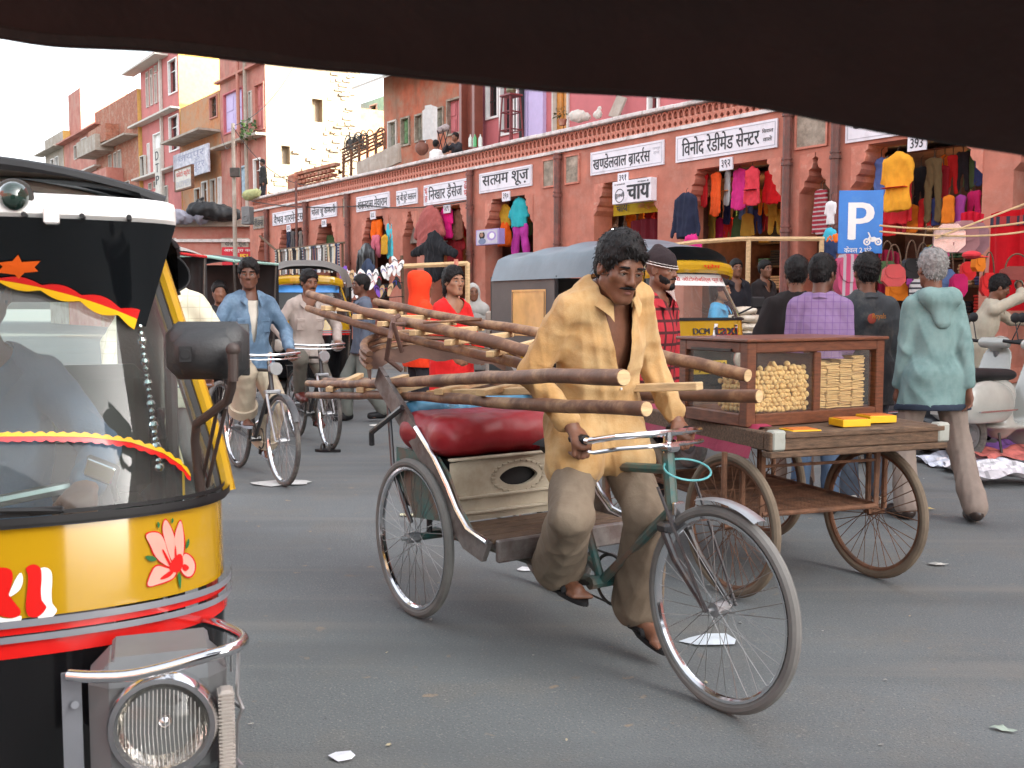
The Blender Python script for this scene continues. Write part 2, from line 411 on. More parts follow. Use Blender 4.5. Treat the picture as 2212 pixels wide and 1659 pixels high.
        for a in range(3):
            b, c = (a + 1) % 3, (a + 2) % 3
            s0 = [slice(None)] * 3; s1 = [slice(None)] * 3; s0[a] = slice(0, -1); s1[a] = slice(1, None)
            A, B = S_[tuple(s0)], S_[tuple(s1)]; e = np.argwhere(A != B)
            e = e[(e[:, b] > 0) & (e[:, c] > 0) & (e[:, b] < nc[b]) & (e[:, c] < nc[c])]
            fl = A[e[:, 0], e[:, 1], e[:, 2]]
            q = []
            for (ob, oc) in ((0, 0), (-1, 0), (-1, -1), (0, -1)):
                g = e.copy(); g[:, b] += ob; g[:, c] += oc; q.append(idx[g[:, 0], g[:, 1], g[:, 2]])
            q = np.stack(q, 1); q[~fl] = q[~fl][:, ::-1]; faces.append(q)
        return P, np.concatenate(faces)
def folds(P, seed, freq=22, sq=(1, 1, .45)):
    rs = np.random.RandomState(seed); out = np.zeros(len(P), np.float32); Q = P * np.array(sq, np.float32)
    for i in range(7):
        d = rs.normal(size=3); d /= np.linalg.norm(d); e = rs.normal(size=3) * freq * .35
        f = freq * (.5 + .42 * i); out += (1 - 2 * np.abs(np.sin(Q @ (d * f).astype(np.float32) + 1.6 * np.sin(Q @ e.astype(np.float32)) + rs.rand() * 6))) / (1 + .45 * i)
    return out / 2.6
def sdf_obj(name, sd, m, parent=None, amp=0.0, seed=1, freq=22, sq=(1, 1, .45), cut=None, soft=1):
    P, Fq = sd.mesh()
    if cut is not None:
        keep = ~cut(P); Fq = Fq[keep[Fq].all(1)]
    if soft:                                   # one pass of smoothing takes the grid off the surface
        for _ in range(soft):
            acc = np.zeros_like(P); cnt = np.zeros(len(P), np.float32)
            for i in range(4):
                np.add.at(acc, Fq[:, i], P[Fq[:, (i + 1) % 4]]); np.add.at(cnt, Fq[:, i], 1)
            ok = cnt > 2; P[ok] = .45 * P[ok] + .55 * acc[ok] / cnt[ok, None]
    if cut is not None:                        # even out the cut edge
        E = np.concatenate([Fq[:, [i, (i + 1) % 4]] for i in range(4)]); E.sort(1)
        u, c = np.unique(E, axis=0, return_counts=True); u = u[c == 1]
        for _ in range(8):
            acc = np.zeros_like(P); cnt = np.zeros(len(P), np.float32)
            for i, j in ((0, 1), (1, 0)): np.add.at(acc, u[:, i], P[u[:, j]]); np.add.at(cnt, u[:, i], 1)
            ok = cnt >= 2; P[ok] = .4 * P[ok] + .6 * acc[ok] / cnt[ok, None]
    if amp:
        nn = np.zeros_like(P); a, b, c, d = (P[Fq[:, i]] for i in range(4)); fnm = np.cross(c - a, d - b)
        for i in range(4): np.add.at(nn, Fq[:, i], fnm)
        nn /= np.linalg.norm(nn, axis=1)[:, None] + 1e-9
        P = P + nn * (amp * folds(P, seed, freq, sq))[:, None]
    me = bpy.data.meshes.new(name); me.vertices.add(len(P)); me.vertices.foreach_set('co', P.astype(np.float32).ravel())
    me.loops.add(Fq.size); me.loops.foreach_set('vertex_index', Fq.astype(np.int32).ravel())
    me.polygons.add(len(Fq)); me.polygons.foreach_set('loop_start', np.arange(0, Fq.size, 4, dtype=np.int32))
    me.update(calc_edges=True); me.validate(); me.shade_smooth()
    for q in (m if isinstance(m, (list, tuple)) else [m]): me.materials.append(q)
    return link(name, me, parent)
# ------------------------------------------------------------------ ground
M_asph = mat('asphalt', (.122, .134, .135), .85, var=.12, scale=.9, bump=.55, bscale=110, world=True, dirt=(.15, .14, .12), dscale=1.3, damt=.38)
def add_specks(m):
    t = m.node_tree; N = t.nodes; L = t.links; p = N['Principled BSDF']
    src = p.inputs['Base Color'].links[0].from_socket
    g = N.new('ShaderNodeNewGeometry')
    def layer(src, sc, lo, col, seed, wd=.05, st=(1, 1, 1)):
        v = N.new('ShaderNodeTexNoise'); v.inputs['Scale'].default_value = sc; v.inputs['Detail'].default_value = 2
        ma = N.new('ShaderNodeVectorMath'); ma.operation = 'ADD'; ma.inputs[1].default_value = (seed, seed * 2, 0); mq = N.new('ShaderNodeMapping'); mq.inputs['Rotation'].default_value = (0, 0, FROT); mq.inputs['Rotation'].default_value[2] = -FROT; mq.inputs['Scale'].default_value = st; L.new(g.outputs['Position'], mq.inputs[0]); L.new(mq.outputs[0], ma.inputs[0]); L.new(ma.outputs[0], v.inputs['Vector'])
        r = N.new('ShaderNodeValToRGB'); r.color_ramp.elements[0].position = lo; r.color_ramp.elements[1].position = lo + wd; L.new(v.outputs['Fac'], r.inputs[0])
        x = N.new('ShaderNodeMix'); x.data_type = 'RGBA'; L.new(r.outputs[0], x.inputs[0]); L.new(src, x.inputs[6]); x.inputs[7].default_value = (*col, 1); return x.outputs[2]
    s = layer(src, 42, .67, (.21, .21, .19), 3); s = layer(s, 38, .70, (.075, .08, .083), 9); s = layer(s, 10, .70, (.25, .19, .13), 17); s = layer(s, 4.2, .72, (.19, .14, .10), 31)
    s = layer(s, 110, .60, (.20, .2, .19), 5); s = layer(s, 120, .61, (.08, .085, .088), 8)
    s = layer(s, .9, .50, (.085, .092, .093), 51, .3, (.25, 2.2, 1)); s = layer(s, 1.6, .58, (.17, .165, .15), 77, .25, (.15, 3, 1)); s = layer(s, 1.1, .67, (.088, .094, .095), 93, .12)
    L.new(s, p.inputs['Base Color'])
add_specks(M_asph)
mb = MB(); mb.grid(2, 2, lambda u, v: (-250 + 500 * u, -120 + 500 * v, 0)); tag(mb.build('road', M_asph, smooth=0), kind='structure')
M_dust = mat('dusty_pavement', (.17, .145, .12), .95, var=.3, scale=2.5, bump=.5, bscale=60, dirt=(.1, .095, .09), dscale=1.4, damt=.5)
mb = MB(); rs = random.Random(3)
edge = [(x, -3.1 + .35 * math.sin(x * .9) + .25 * math.sin(x * 2.3 + 1)) for x in np.arange(-40, 20, .5)]
vs = [fw(x, y, .004) for x, y in edge] + [fw(x, 0, .004) for x, y in edge]; n = len(edge)
mb.add(vs, [(i, i + 1, n + i + 1, n + i) for i in range(n - 1)]); tag(mb.build('pavement', M_dust, smooth=0), kind='structure')

# ------------------------------------------------------------------ arcade of shops
C_pink = (.455, .168, .115)
M_pink = mat('pink_plaster', C_pink, .85, var=.22, scale=2.2, bump=.35, bscale=25, dirt=(.48, .235, .175), dscale=2.6, damt=.38)
M_pink2 = mat('worn_salmon_plaster', (.52, .20, .14), .85, var=.2, scale=5, bump=.4, bscale=30, dirt=(.62, .42, .34), dscale=7, damt=.33)
M_cope = mat('limewashed_coping', (.66, .62, .6), .8, var=.15, scale=4, dirt=(.3, .26, .23), dscale=3.5, damt=.4)
streaks(M_pink, (.30, .12, .09)); streaks(M_pink, (.55, .33, .26), .62, (1.2, 1.2, .9), 1.3, .7); streaks(M_cope, (.2, .17, .15), .58, (3, 3, .8))
M_sign = mat('white_sign_paint', (.72, .71, .76), .6, var=.06, scale=3, dirt=(.55, .52, .55), dscale=4, damt=.35)
M_sfr = mat('grey_sign_border', (.42, .42, .46), .7, var=.2)
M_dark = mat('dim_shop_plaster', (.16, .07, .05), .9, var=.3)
M_panel = mat('bare_grey_plaster', (.4, .34, .27), .9, var=.25, scale=5, bump=.3, dirt=(.2, .17, .13), dscale=4)
M_pipe = mat('painted_drainpipe', (.19, .06, .045), .6, var=.3, scale=8, dirt=(.1, .045, .035), dscale=5)
arc = thing('shop_arcade', 'long low pink arcade of small shops with white lettered signs and a carved parapet', 'building', (AX, AY, 0), FROT)
OPEN = [(-22.7, -21.95), (-20.95, -18.75), (-18.1, -16.65), (-15.0, -13.45), (-12.7, -11.95), (-11.25, -9.57), (-8.78, -6.9), (-4.83, -2.96), (-2.25, -.02), (.35, .97), (1.35, 3.51), (3.95, 6.2), (6.7, 8.8)]
XL, XR, ZB, ZC = -23.4, 10.0, 3.87, 4.64
prev = XL
def bracket_mb(sg, x, y0=0.0, y1=.5):
    prof = [(0, 0), (.30, 0), (.30, -.07), (.25, -.10), (.27, -.17), (.24, -.25), (.18, -.28), (.19, -.36), (.15, -.43), (.10, -.46), (.10, -.54), (.04, -.60), (0, -.64)]
    m = MB(); X = Matrix(((1, 0, 0, x), (0, 0, 1, 0), (0, 1, 0, ZB), (0, 0, 0, 1)))
    m.prism([(sg * a, b) for a, b in prof], y1, X, 0, y0)
    return m
for i, (a, b) in enumerate(OPEN + [(XR, XR)]):
    m = MB(); m.box(((prev + a) / 2, .25, (ZB + .3) / 2), (a - prev, .5, ZB - .3)); pl = m.build('pillar', M_pink, arc, smooth=0)
    m = MB(); m.box(((prev + a) / 2, .235, .42), (a - prev + .06, .55, .2)); m.build('pillar_base', M_pink2, pl, smooth=0)
    if b > a:
        narrow = b - a < 1
        for sg, x in ((1, a), (-1, b)):
            m = bracket_mb(sg, x, -.012 if not narrow else .004, .497); m.build('bracket', M_pink2 if (i + (sg > 0)) % 3 else M_pink, arc, smooth=0)
    prev = b
m = MB(); m.box(((XL + XR) / 2, .25, (ZB + ZC) / 2), (XR - XL, .5, ZC - ZB)); m.build('beam', M_pink, arc, smooth=0)
m = MB()
for k in range(46):                                   # lime-washed strip in slightly uneven lengths
    a = XL - .05 + k * (XR - XL + .1) / 46; w = (XR - XL + .1) / 46
    m.box((a + w / 2, .1, 4.67), (w - .004, .32 + .012 * math.sin(k * 7.1), .062 + .006 * math.sin(k * 3.3)))
m.build('cornice', M_cope, arc, smooth=0)
m = MB(); m.box(((XL + XR) / 2, .25, 4.88), (XR - XL, .12, .36)); m.build('parapet', M_pink, arc, smooth=0)
m = MB()
for k in range(40):
    a = XL - .08 + k * (XR - XL + .1) / 40; w = (XR - XL + .1) / 40
    m.box((a + w / 2, .16, 5.095 + .004 * math.sin(k * 5)), (w - .005, .42 + .02 * math.sin(k * 4.7), .075), 0, None, .012)
m.build('coping', M_cope, arc, smooth=0)
# carved lattice in front of the parapet: one shared mesh per row, a part each where it shows
def plate_hole(w, h, hole, d):
    n = len(hole); out = []
    for i in range(n):
        x, z = hole[i]; a = math.atan2(z - 0, x); c, s_ = math.cos(a), math.sin(a); t = min(w / 2 / max(abs(c), 1e-6), h / 2 / max(abs(s_), 1e-6)); out.append((c * t, s_ * t))
    vs = [(x, 0, z) for x, z in out] + [(x, 0, z) for x, z in hole] + [(x, d, z) for x, z in hole]
    fc = [(i, (i + 1) % n, n + (i + 1) % n, n + i) for i in range(n)] + [(n + i, n + (i + 1) % n, 2 * n + (i + 1) % n, 2 * n + i) for i in range(n)]
    m = MB(); m.add(vs, fc); return m
UW = .145
dia = plate_hole(UW, .15, [(.05, 0), (.028, .03), (0, .058), (-.028, .03), (-.05, 0), (-.028, -.03), (0, -.058), (.028, -.03)][::1], .05)
for q in ((UW / 2, .075), (-UW / 2, .075), (UW / 2, -.075), (-UW / 2, -.075)): pass
arch = plate_hole(UW, .19, [(.052, -.02), (.05, .02), (.03, .055), (0, .08), (-.03, .055), (-.05, .02), (-.052, -.02), (-.05, -.07), (0, -.075), (.05, -.07)], .05)
arch.ring((0, .03, .0), .024, .009, (0, 1, 0), 8, 4); arch.ball((0, .02, 0), .012, 6)
me_d = dia.mesh('lattice_diamond', M_pink2, 0); me_a = arch.mesh('lattice_arch', M_pink2, 0)
rest = MB(); k = 0; x = .75
while x > XL + .1:
    for me, mbq, z in ((me_d, dia, 4.778), (me_a, arch, 4.95)):
        if k < 150: link(me.name, me, arc, (x, .06, z))
        else: rest.add([(v[0] + x, v[1] + .06, v[2] + z) for v in mbq.v], mbq.f)
    x -= UW; k += 1
x = .75 + UW
while x < XR - .1:
    for mbq, z in ((dia, 4.778), (arch, 4.95)): rest.add([(v[0] + x, v[1] + .06, v[2] + z) for v in mbq.v], mbq.f)
    x += UW
tag(rest.build('lattice_remainder', M_pink2, arc, smooth=0), kind='stuff')
# pipes
for x, z0, yy in ((-21.72, .3, -.09), (-18.6, .3, -.1), (-15.75, .3, -.09), (-9.3, .3, -.1), (-5.92, .3, -.1), (.17, .3, -.1), (1.12, .3, -.1)):
    m = MB(); m.tube([(x, yy, z0), (x, yy, 4.63)], .075, 10)
    for z in (1.1, 2.6, 3.7, 4.5): m.tube([(x, yy, z), (x, yy, z + .05)], .097, 10); m.tube([(x, yy, z + .09), (x, yy, z + .12)], .09, 10)
    m.build('drainpipe', M_pipe, arc)
m = MB(); m.tube([(-18.95, -.25, 0), (-18.9, -.25, 5.3)], [.05, .04], 8); m.build('conduit_post', M_pipe, arc)
for x0, x1 in ((-16.16, -15.92), (-6.52, -6.12), (-5.74, -5.3), (.28, .89)):
    m = MB(); m.box(((x0 + x1) / 2, -.004, 4.25), (x1 - x0, .03, .56)); pn = m.build('wall_panel', M_panel, arc, smooth=0)
    m = MB()
    for bx in ((x0, .03), (x1, .03)): m.box((bx[0], -.02, 4.25), (.035, .04, .6))
    for bz in (3.96, 4.54): m.box(((x0 + x1) / 2, -.022, bz), (x1 - x0 + .03, .04, .035))
    m.build('panel_frame', M_pink2, pn, smooth=0)
# floor, rooms, terrace
m = MB(); m.box((-6.7, 2.8, .15), (33.4, 6.4, .3)); m.build('plinth', M_panel, arc, smooth=0)
m = MB(); m.box((-6.7, 7.45, 4.25), (33.4, 13.9, .7)); m.build('terrace_slab', M_panel, arc, smooth=0)
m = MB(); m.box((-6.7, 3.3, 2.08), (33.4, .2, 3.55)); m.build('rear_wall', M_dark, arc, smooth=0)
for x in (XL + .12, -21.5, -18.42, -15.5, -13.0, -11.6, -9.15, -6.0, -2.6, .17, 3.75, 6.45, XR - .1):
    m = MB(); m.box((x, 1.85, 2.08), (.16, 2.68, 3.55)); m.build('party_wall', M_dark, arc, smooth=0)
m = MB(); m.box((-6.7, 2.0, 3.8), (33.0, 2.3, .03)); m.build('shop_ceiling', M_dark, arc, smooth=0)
SHELFC = [(.5, .05, .04), (.6, .45, .3), (.08, .1, .25), (.5, .3, .05), (.35, .04, .12), (.6, .58, .5), (.1, .25, .2), (.7, .6, .35), (.03, .03, .04)]
for x0, x1 in OPEN:
    if x1 - x0 < 1: continue
    sh = thing('shop_shelf', 'dim shelf of folded clothes %s' % ('behind the hanging red jackets' if x0 == -2.25 else 'behind the blue parking sign' if x0 == 1.35 else 'under the white and black tea sign' if x0 == -4.83 else 'behind the turquoise top and purple trousers' if x0 == -8.78 else 'behind the long pink top' if x0 == -11.25 else 'behind the bright orange suit' if x0 == -15 else 'behind the row of belts' if x0 == -18.1 else 'behind the hung dark trousers' if x0 < -20 else 'in the bay under the right edge of the canopy' if x0 < 5 else 'in the last bay at the right'), 'shelf', fw((x0 + x1) / 2, 2.2, .3), FROT, 'shelves at the back of the shops')
    w = x1 - x0
    for z in (.5, .95, 1.4, 1.85, 2.3):
        m = MB(); m.box((0, 0, z), (w, .4, .03)); m.build('shelf_board', MT['oldwood'], sh, smooth=0)
        for j in range(max(3, int(w / .3))):
            xx = -w / 2 + .16 + j * .3; h = random.uniform(.12, .36)
            m = MB()
            for q in range(int(h / .05)): m.box((random.uniform(-.01, .01) + xx, -.03, z + .04 + q * .05), (.25, .3, .042), 0, None, .012)
            m.build('folded_stack', cloth(random.choice(SHELFC), 'folded_cloth'), sh)
# lit tubes inside the shops
M_lamp = mat('lit_tube', (.9, .95, .9), .4, emit=((.85, 1, .9), 9))
for (px, py, off, lab) in ((1378, 510, 1.4, 'lit fluorescent tube inside the tea shop'), (1924, 385, 1.6, 'lit fluorescent tube inside the shop right of the parking sign')):
    x, z = fs(px, py, off); t_ = thing('tube_lamp', lab, 'lamp', fw(x, off, z), FROT)
    m = MB(); m.box((0, 0, .06), (.9, .06, .05)); m.build('lamp_housing', MT['white'], t_, smooth=0)
    m = MB(); m.tube([(-.43, 0, .015), (.43, 0, .015)], .018, 8); m.build('tube', M_lamp, t_)
M_blb = mat('lit_bulb', (1, .8, .5), .4, emit=((1, .62, .25), 45))  # bulbs outside the jacket bay are added only to brighten dark shops
for x, y, z, lab in ((-1.6, 1.2, 3.2, 'glowing bare bulb deep in the bay of red jackets'), (-.7, 1.5, 2.6, 'second glowing bulb lower down in the bay of red jackets'), (2.6, 1.3, 3.1, 'added bulb brightening the bay behind the parking sign'), (-3.9, 1.4, 3.2, 'added bulb brightening the inside of the tea shop'), (-10.4, 1.5, 3.1, 'added bulb brightening the bay of the hot pink top')):
    t_ = thing('bulb', lab, 'lamp', fw(x, y, z), FROT); m = MB(); m.ball((0, 0, 0), .045, 12); m.build('glowing_globe', M_blb, t_); m = MB(); m.tube([(0, 0, .04), (0, 0, 3.78 - z)], .012, 6); m.build('flex', MT['black'], t_)

# ------------------------------------------------------------------ shop signs
def sign(lab, pl, pr, txt, tx, num=None, extra=None, m=None):
    (xa, za0), (_, za1) = fs(*pl[0]), fs(*pl[1]); (xb, zb0), (_, zb1) = fs(*pr[0]), fs(*pr[1])
    z0, z1 = (za0 + zb0) / 2, (za1 + zb1) / 2
    t_ = thing('shop_sign', lab, 'sign', fw(xa, 0, z0), FROT, 'painted signs along the arcade'); w, h = xb - xa, z1 - z0
    q = MB(); q.box((w / 2, -.02, h / 2), (w, .036, h)); q.build('board', m or M_sign, t_, smooth=0)
    q = MB(); b = .045
    for (cx, cz, dx, dz) in ((w / 2, b, w - 2 * b, .012), (w / 2, h - b, w - 2 * b, .012), (b, h / 2, .012, h - 2 * b), (w - b, h / 2, .012, h - 2 * b)): q.box((cx, -.0395, cz), (dx, .005, dz))
    q.build('border_line', M_sfr, t_, smooth=0)
    for (s_, a, b_, c, d, *o) in ([(txt, *tx)] + (extra or [])):
        letter_mesh(s_, a * w, b_ * w, c * h, d * h, o[0] if o else MT['ink'], t_, y=-.042, bold=o[1] if len(o) > 1 else .032)
    if num:
        nx = num[1] * w; n_ = MB(); n_.box((nx, -.012, -.15), (.3, .03, .22)); nb = n_.build('number_plate', M_sign, t_, smooth=0)
        letter_mesh(num[0], nx - .1, nx + .1, -.22, -.08, MT['ink'], nb, y=-.03, bold=.03)
    return t_
RD = MT['redink']
sign('white shop sign with large black lettering above the bay of hanging red jackets', ((1502, 360), (1500, 303)), ((1727, 329), (1724, 265)), 'िवनोद रेडीमेड सेन~टर', (.07, .84, .17, .88), ('३९२', .52), [('िसवाल', .865, .965, .56, .72, MT['ink'], .02), ('वाले', .875, .955, .26, .44, MT['ink'], .02)])
sign('white shop sign with black lettering above the hanging white tea sign', ((1313, 391), (1311, 341)), ((1475, 364), (1473, 309)), 'खण~डेलवाल ब/ादर^स', (.04, .83, .14, .84), ('३९१', .46), [('जयपुर', .86, .96, .62, .74, M_sfr, .0), ('राज', .87, .95, .46, .58, M_sfr, .0)])
sign('white shop sign above the turquoise top and purple trousers', ((1066, 431), (1064, 386)), ((1182, 411), (1181, 366)), 'सत~यम शूज़', (.07, .95, .12, .84), ('३९०', .52))
sign('white shop sign with small red marks at both ends above the long pink top', ((943, 459), (941, 413)), ((1042, 440), (1041, 394)), 'िनखार ड/ैसेज', (.12, .87, .16, .88), ('३८९', .52), [('भ', .03, .09, .5, .85, RD, .02), ('छ', .03, .09, .15, .45, RD, .02), ('ढ', .91, .97, .5, .85, RD, .02), ('भ', .91, .97, .15, .45, RD, .02)])
sign('small grey-white sign crowded with narrow black lettering over the narrowest opening', ((882, 459), (881, 426)), ((928, 450), (927, 415)), 'न~यू बी.घूटे क~लाउन', (.02, .97, .14, .84))
sign('white shop sign above the hanging bright orange suit', ((793, 473), (791, 438)), ((866, 458), (865, 425)), 'शंकरदास मेवाराम', (.06, .95, .12, .84), ('३८८', .5))
sign('white shop sign between two drainpipes above the shop left of the hanging orange suit', ((692, 489), (690, 459)), ((749, 479), (748, 447)), 'भोला शू कम~पनी', (.05, .96, .12, .86), ('३८७', .5))
sign('white shop sign above the hanging dark trousers and rack of belts', ((607, 502), (605, 474)), ((678, 490), (676, 460)), 'वैभव गारमेन~टस', (.05, .97, .12, .84), ('३८६', .5))
sign('small grey sign at the far left end of the arcade', ((564, 510), (562, 484)), ((595, 504), (594, 476)), 'वीजस ए', (.08, .95, .1, .86), None, None, M_sfr and M_panel)
sign('peeling white sign half hidden by the dark canopy at the upper right', ((1878, 322), (1876, 254)), ((2080, 285), (2078, 200)), '5 शूज', (.1, .6, .2, .85), ('393', .8))

# ------------------------------------------------------------------ houses
def wall_holes(m, x0, x1, z0, z1, holes, y, d=.22, mi=0):
    xs = sorted({x0, x1, *[h[0] for h in holes], *[h[1] for h in holes]}); zs = sorted({z0, z1, *[h[2] for h in holes], *[h[3] for h in holes]})
    xs = [q for q in xs if x0 <= q <= x1]; zs = [q for q in zs if z0 <= q <= z1]
    for a, b in zip(xs, xs[1:]):
        for c, e in zip(zs, zs[1:]):
            cx, cz = (a + b) / 2, (c + e) / 2
            if not any(h[0] < cx < h[1] and h[2] < cz < h[3] for h in holes): m.add([(a, y, c), (b, y, c), (b, y, e), (a, y, e)], [(0, 1, 2, 3)], mi)
    for a, b, c, e in [h[:4] for h in holes]:
        m.add([(a, y, c), (b, y, c), (b, y, e), (a, y, e), (a, y + d, c), (b, y + d, c), (b, y + d, e), (a, y + d, e)], [(0, 4, 5, 1), (1, 5, 6, 2), (2, 6, 7, 3), (3, 7, 4, 0)], mi)
streaks(M_pinkp, (.4, .12, .13), .58) if 'M_pinkp' in globals() else None
M_pane = mat('dark_window_glass', (.03, .03, .035), .15, var=.2)
def house(lab, x0, x1, y0, dep, z0, z1, m, wins=(), ledges=(), name='house', side=None, sideholes=()):
    h = thing(name, lab, 'building', fw(0, 0, 0), FROT)
    w = MB(); wall_holes(w, x0, x1, z0, z1, [q[:4] for q in wins], y0)
    w.build('front_wall', m, h, smooth=0)
    s_ = MB(); q_ = MB(); wall_holes(q_, y0, y0 + dep, z0, z1, [(y0 + a, y0 + b, c, e) for a, b, c, e in sideholes], 0, .35); s_.add([(x1 - p[1], p[0], p[2]) for p in q_.v], q_.f); [s_.add([(x1 - .34, y0 + a, c), (x1 - .34, y0 + b, c), (x1 - .34, y0 + b, e), (x1 - .34, y0 + a, e)], [(0, 1, 2, 3)]) for a, b, c, e in sideholes]; s_.build('side_wall', side or m, h, smooth=0)
    s_ = MB(); s_.add([(x0, y0, z0), (x0, y0 + dep, z0), (x0, y0 + dep, z1), (x0, y0, z1), (x1, y0 + dep, z0), (x1, y0 + dep, z1), (x1, y0, z1)], [(0, 3, 2, 1), (1, 2, 5, 4), (2, 3, 6, 5)]); s_.build('rear_shell', m, h, smooth=0)
    for q in wins:
        a, b, c, e = q[:4]; kind = q[4] if len(q) > 4 else 'pane'; colm = q[5] if len(q) > 5 else MT['offwhite']
        f = MB(); t_ = .06 if e - c > .8 else .04
        for (cx, cz, dx, dz) in ((a, (c + e) / 2, t_, e - c + t_), (b, (c + e) / 2, t_, e - c + t_), ((a + b) / 2, c, b - a - t_, t_), ((a + b) / 2, e, b - a - t_, t_)): f.box((cx, y0 + .01, cz), (dx, .14, dz))
        fr = f.build('window', colm, h, smooth=0)
        p = MB()
        if kind == 'shutter':
            for sx in (0, 1):
                xa = a + (b - a) * sx / 2 + .02; xb = a + (b - a) * (sx + 1) / 2 - .02
                p = MB(); p.box(((xa + xb) / 2, y0 + .1, (c + e) / 2), (xb - xa, .04, e - c - .04))
                for zz in (.28, .72): p.box(((xa + xb) / 2, y0 + .07, c + (e - c) * zz), ((xb - xa) * .7, .03, (e - c) * .34))
                p.build('shutter', q[6] if len(q) > 6 else colm, fr, smooth=0)
        else:
            p.add([(a, y0 + .2, c), (b, y0 + .2, c), (b, y0 + .2, e), (a, y0 + .2, e)], [(0, 1, 2, 3)]); p.build('pane', q[6] if len(q) > 6 else M_pane, fr, smooth=0)
            if kind == 'bars':
                p = MB()
                for k in range(1, 5): p.box((a + (b - a) * k / 5, y0 + .08, (c + e) / 2), (.025, .025, e - c))
                for k in (1, 2): p.box(((a + b) / 2, y0 + .08, c + (e - c) * k / 3), (b - a, .022, .022))
                p.build('grille', MT['darkmetal'], fr, smooth=0)
            elif kind == 'cross':
                p = MB(); p.box(((a + b) / 2, y0 + .15, (c + e) / 2), (.05, .05, e - c)); p.box(((a + b) / 2, y0 + .15, c + (e - c) * .7), (b - a, .045, .045)); p.build('mullion', colm, fr, smooth=0)
    for q in ledges:
        a, b, z, pr = q[:4]; l = MB(); l.box(((a + b) / 2, y0 - pr / 2, z), (b - a, pr, .1)); l.build('ledge', q[4] if len(q) > 4 else m, h, smooth=0)
    return h
def win(p0, p1, off, *k):                     # window from two picture corners (left-top, right-bottom), photograph pixels
    (a, zt), (b, zb) = fs(*p0, off), fs(*p1, off); zc = (fs(p0[0], p0[1], off)[1])
    return (a, b, min(zb, zt - .2), zt, *k)
M_old = mat('old_orange_plaster', (.44, .125, .065), .9, var=.28, scale=2, bump=.35, dirt=(.36, .22, .15), dscale=1.5, damt=.46)
streaks(M_old, (.2, .12, .08), .54); streaks(M_old, (.5, .36, .25), .6, (.9, .9, .6), 1.2)
M_pinkp = mat('rose_house_paint', (.52, .15, .16), .75, var=.08, scale=2)
M_lav = mat('lavender_paint', (.5, .42, .66), .7, var=.06)
M_grn = mat('green_shutter_paint', (.13, .28, .12), .7, var=.25, dirt=(.3, .33, .22), damt=.4); M_gsh = mat('grey_shutter_paint', (.22, .22, .17), .8, var=.3, dirt=(.4, .37, .3), damt=.4)
O1 = 3.6
xa = fs(852, 300, O1)[0]; xb = fs(1034, 300, O1)[0]
zt = fs(860, 190, O1)[1]
h1 = house('old orange plaster house with grey and green shutters standing on the arcade terrace', xa, xb, O1, 5.0, 4.55, 10.5, M_old,
      [win((863, 272), (881, 327), O1, 'shutter', MT['offwhite'], M_gsh), win((892, 264), (910, 320), O1, 'shutter', M_panel, M_grn), win((923, 257), (940, 311), O1, 'shutter', M_panel, M_gsh),
       win((964, 243), (985, 284), O1, 'shutter', M_panel, M_gsh), win((994, 224), (1027, 293), O1, 'shutter', M_panel, M_pinkp)])
m = MB(); m.prism([(-.9, 0), (.1, .45), (.1, .55), (-.9, .08)], xb - xa + .3, Matrix(((0, 0, 1, xa - .6), (1, 0, 0, O1), (0, 1, 0, zt - .1), (0, 0, 0, 1)))); m.build('stone_eave', MT['offwhite'], h1, smooth=0)
O2 = 3.2
xa, xb = fs(1035, 300, O2)[0], 10.0
def fx(px, off): return fs(px, 280, off)[0]
h2 = house('rose pink house with lavender trim and an orange door above the arcade', xa, xb, O2, 5.2, 4.55, 14.5, M_pinkp,
      [win((1081, 150), (1107, 258), O2, 'bars', MT['white']), (fx(1112, O2), fx(1150, O2), 6.2, 8.4, 'cross', MT['white']), (fx(1229, O2), fx(1262, O2), 4.62, 7.6, 'shutter', MT['offwhite'], mat('orange_door', (.5, .2, .03), .5, var=.2)),
       (fx(1440, O2), fx(1462, O2), 4.7, 7.0, 'cross', MT['white'])])
for a, b in ((1036, 1072), (1160, 1178), (1180, 1212)):
    m = MB(); m.box(((fx(a, O2) + fx(b, O2)) / 2, O2 - .06, 9.4), (fx(b, O2) - fx(a, O2), .12, 9.6)); m.build('lavender_pilaster', M_lav, h2, smooth=0)
for px, mm in ((1170, MT['black']), (1386, M_pipe)):
    m = MB(); m.tube([(fx(px, O2), O2 - .2, 4.6), (fx(px, O2), O2 - .2, 12)], .07, 8); m.build('wall_pipe', mm, h2)
m = MB(); a, b = fx(1051, O2), fx(1080, O2)
for (cx, dx) in ((a, .12), (b, .12)): m.box((cx, O2 - .32, 6.75), (dx, .3, 2.3))
m.box(((a + b) / 2, O2 - .3, 5.62), (b - a, .3, .12)); m.box(((a + b) / 2, O2 - .25, 6.75), (b - a, .04, 2.2)); m.build('open_shutter', paint((.2, .06, .04), 'brown_shutter_paint'), h2, smooth=0)
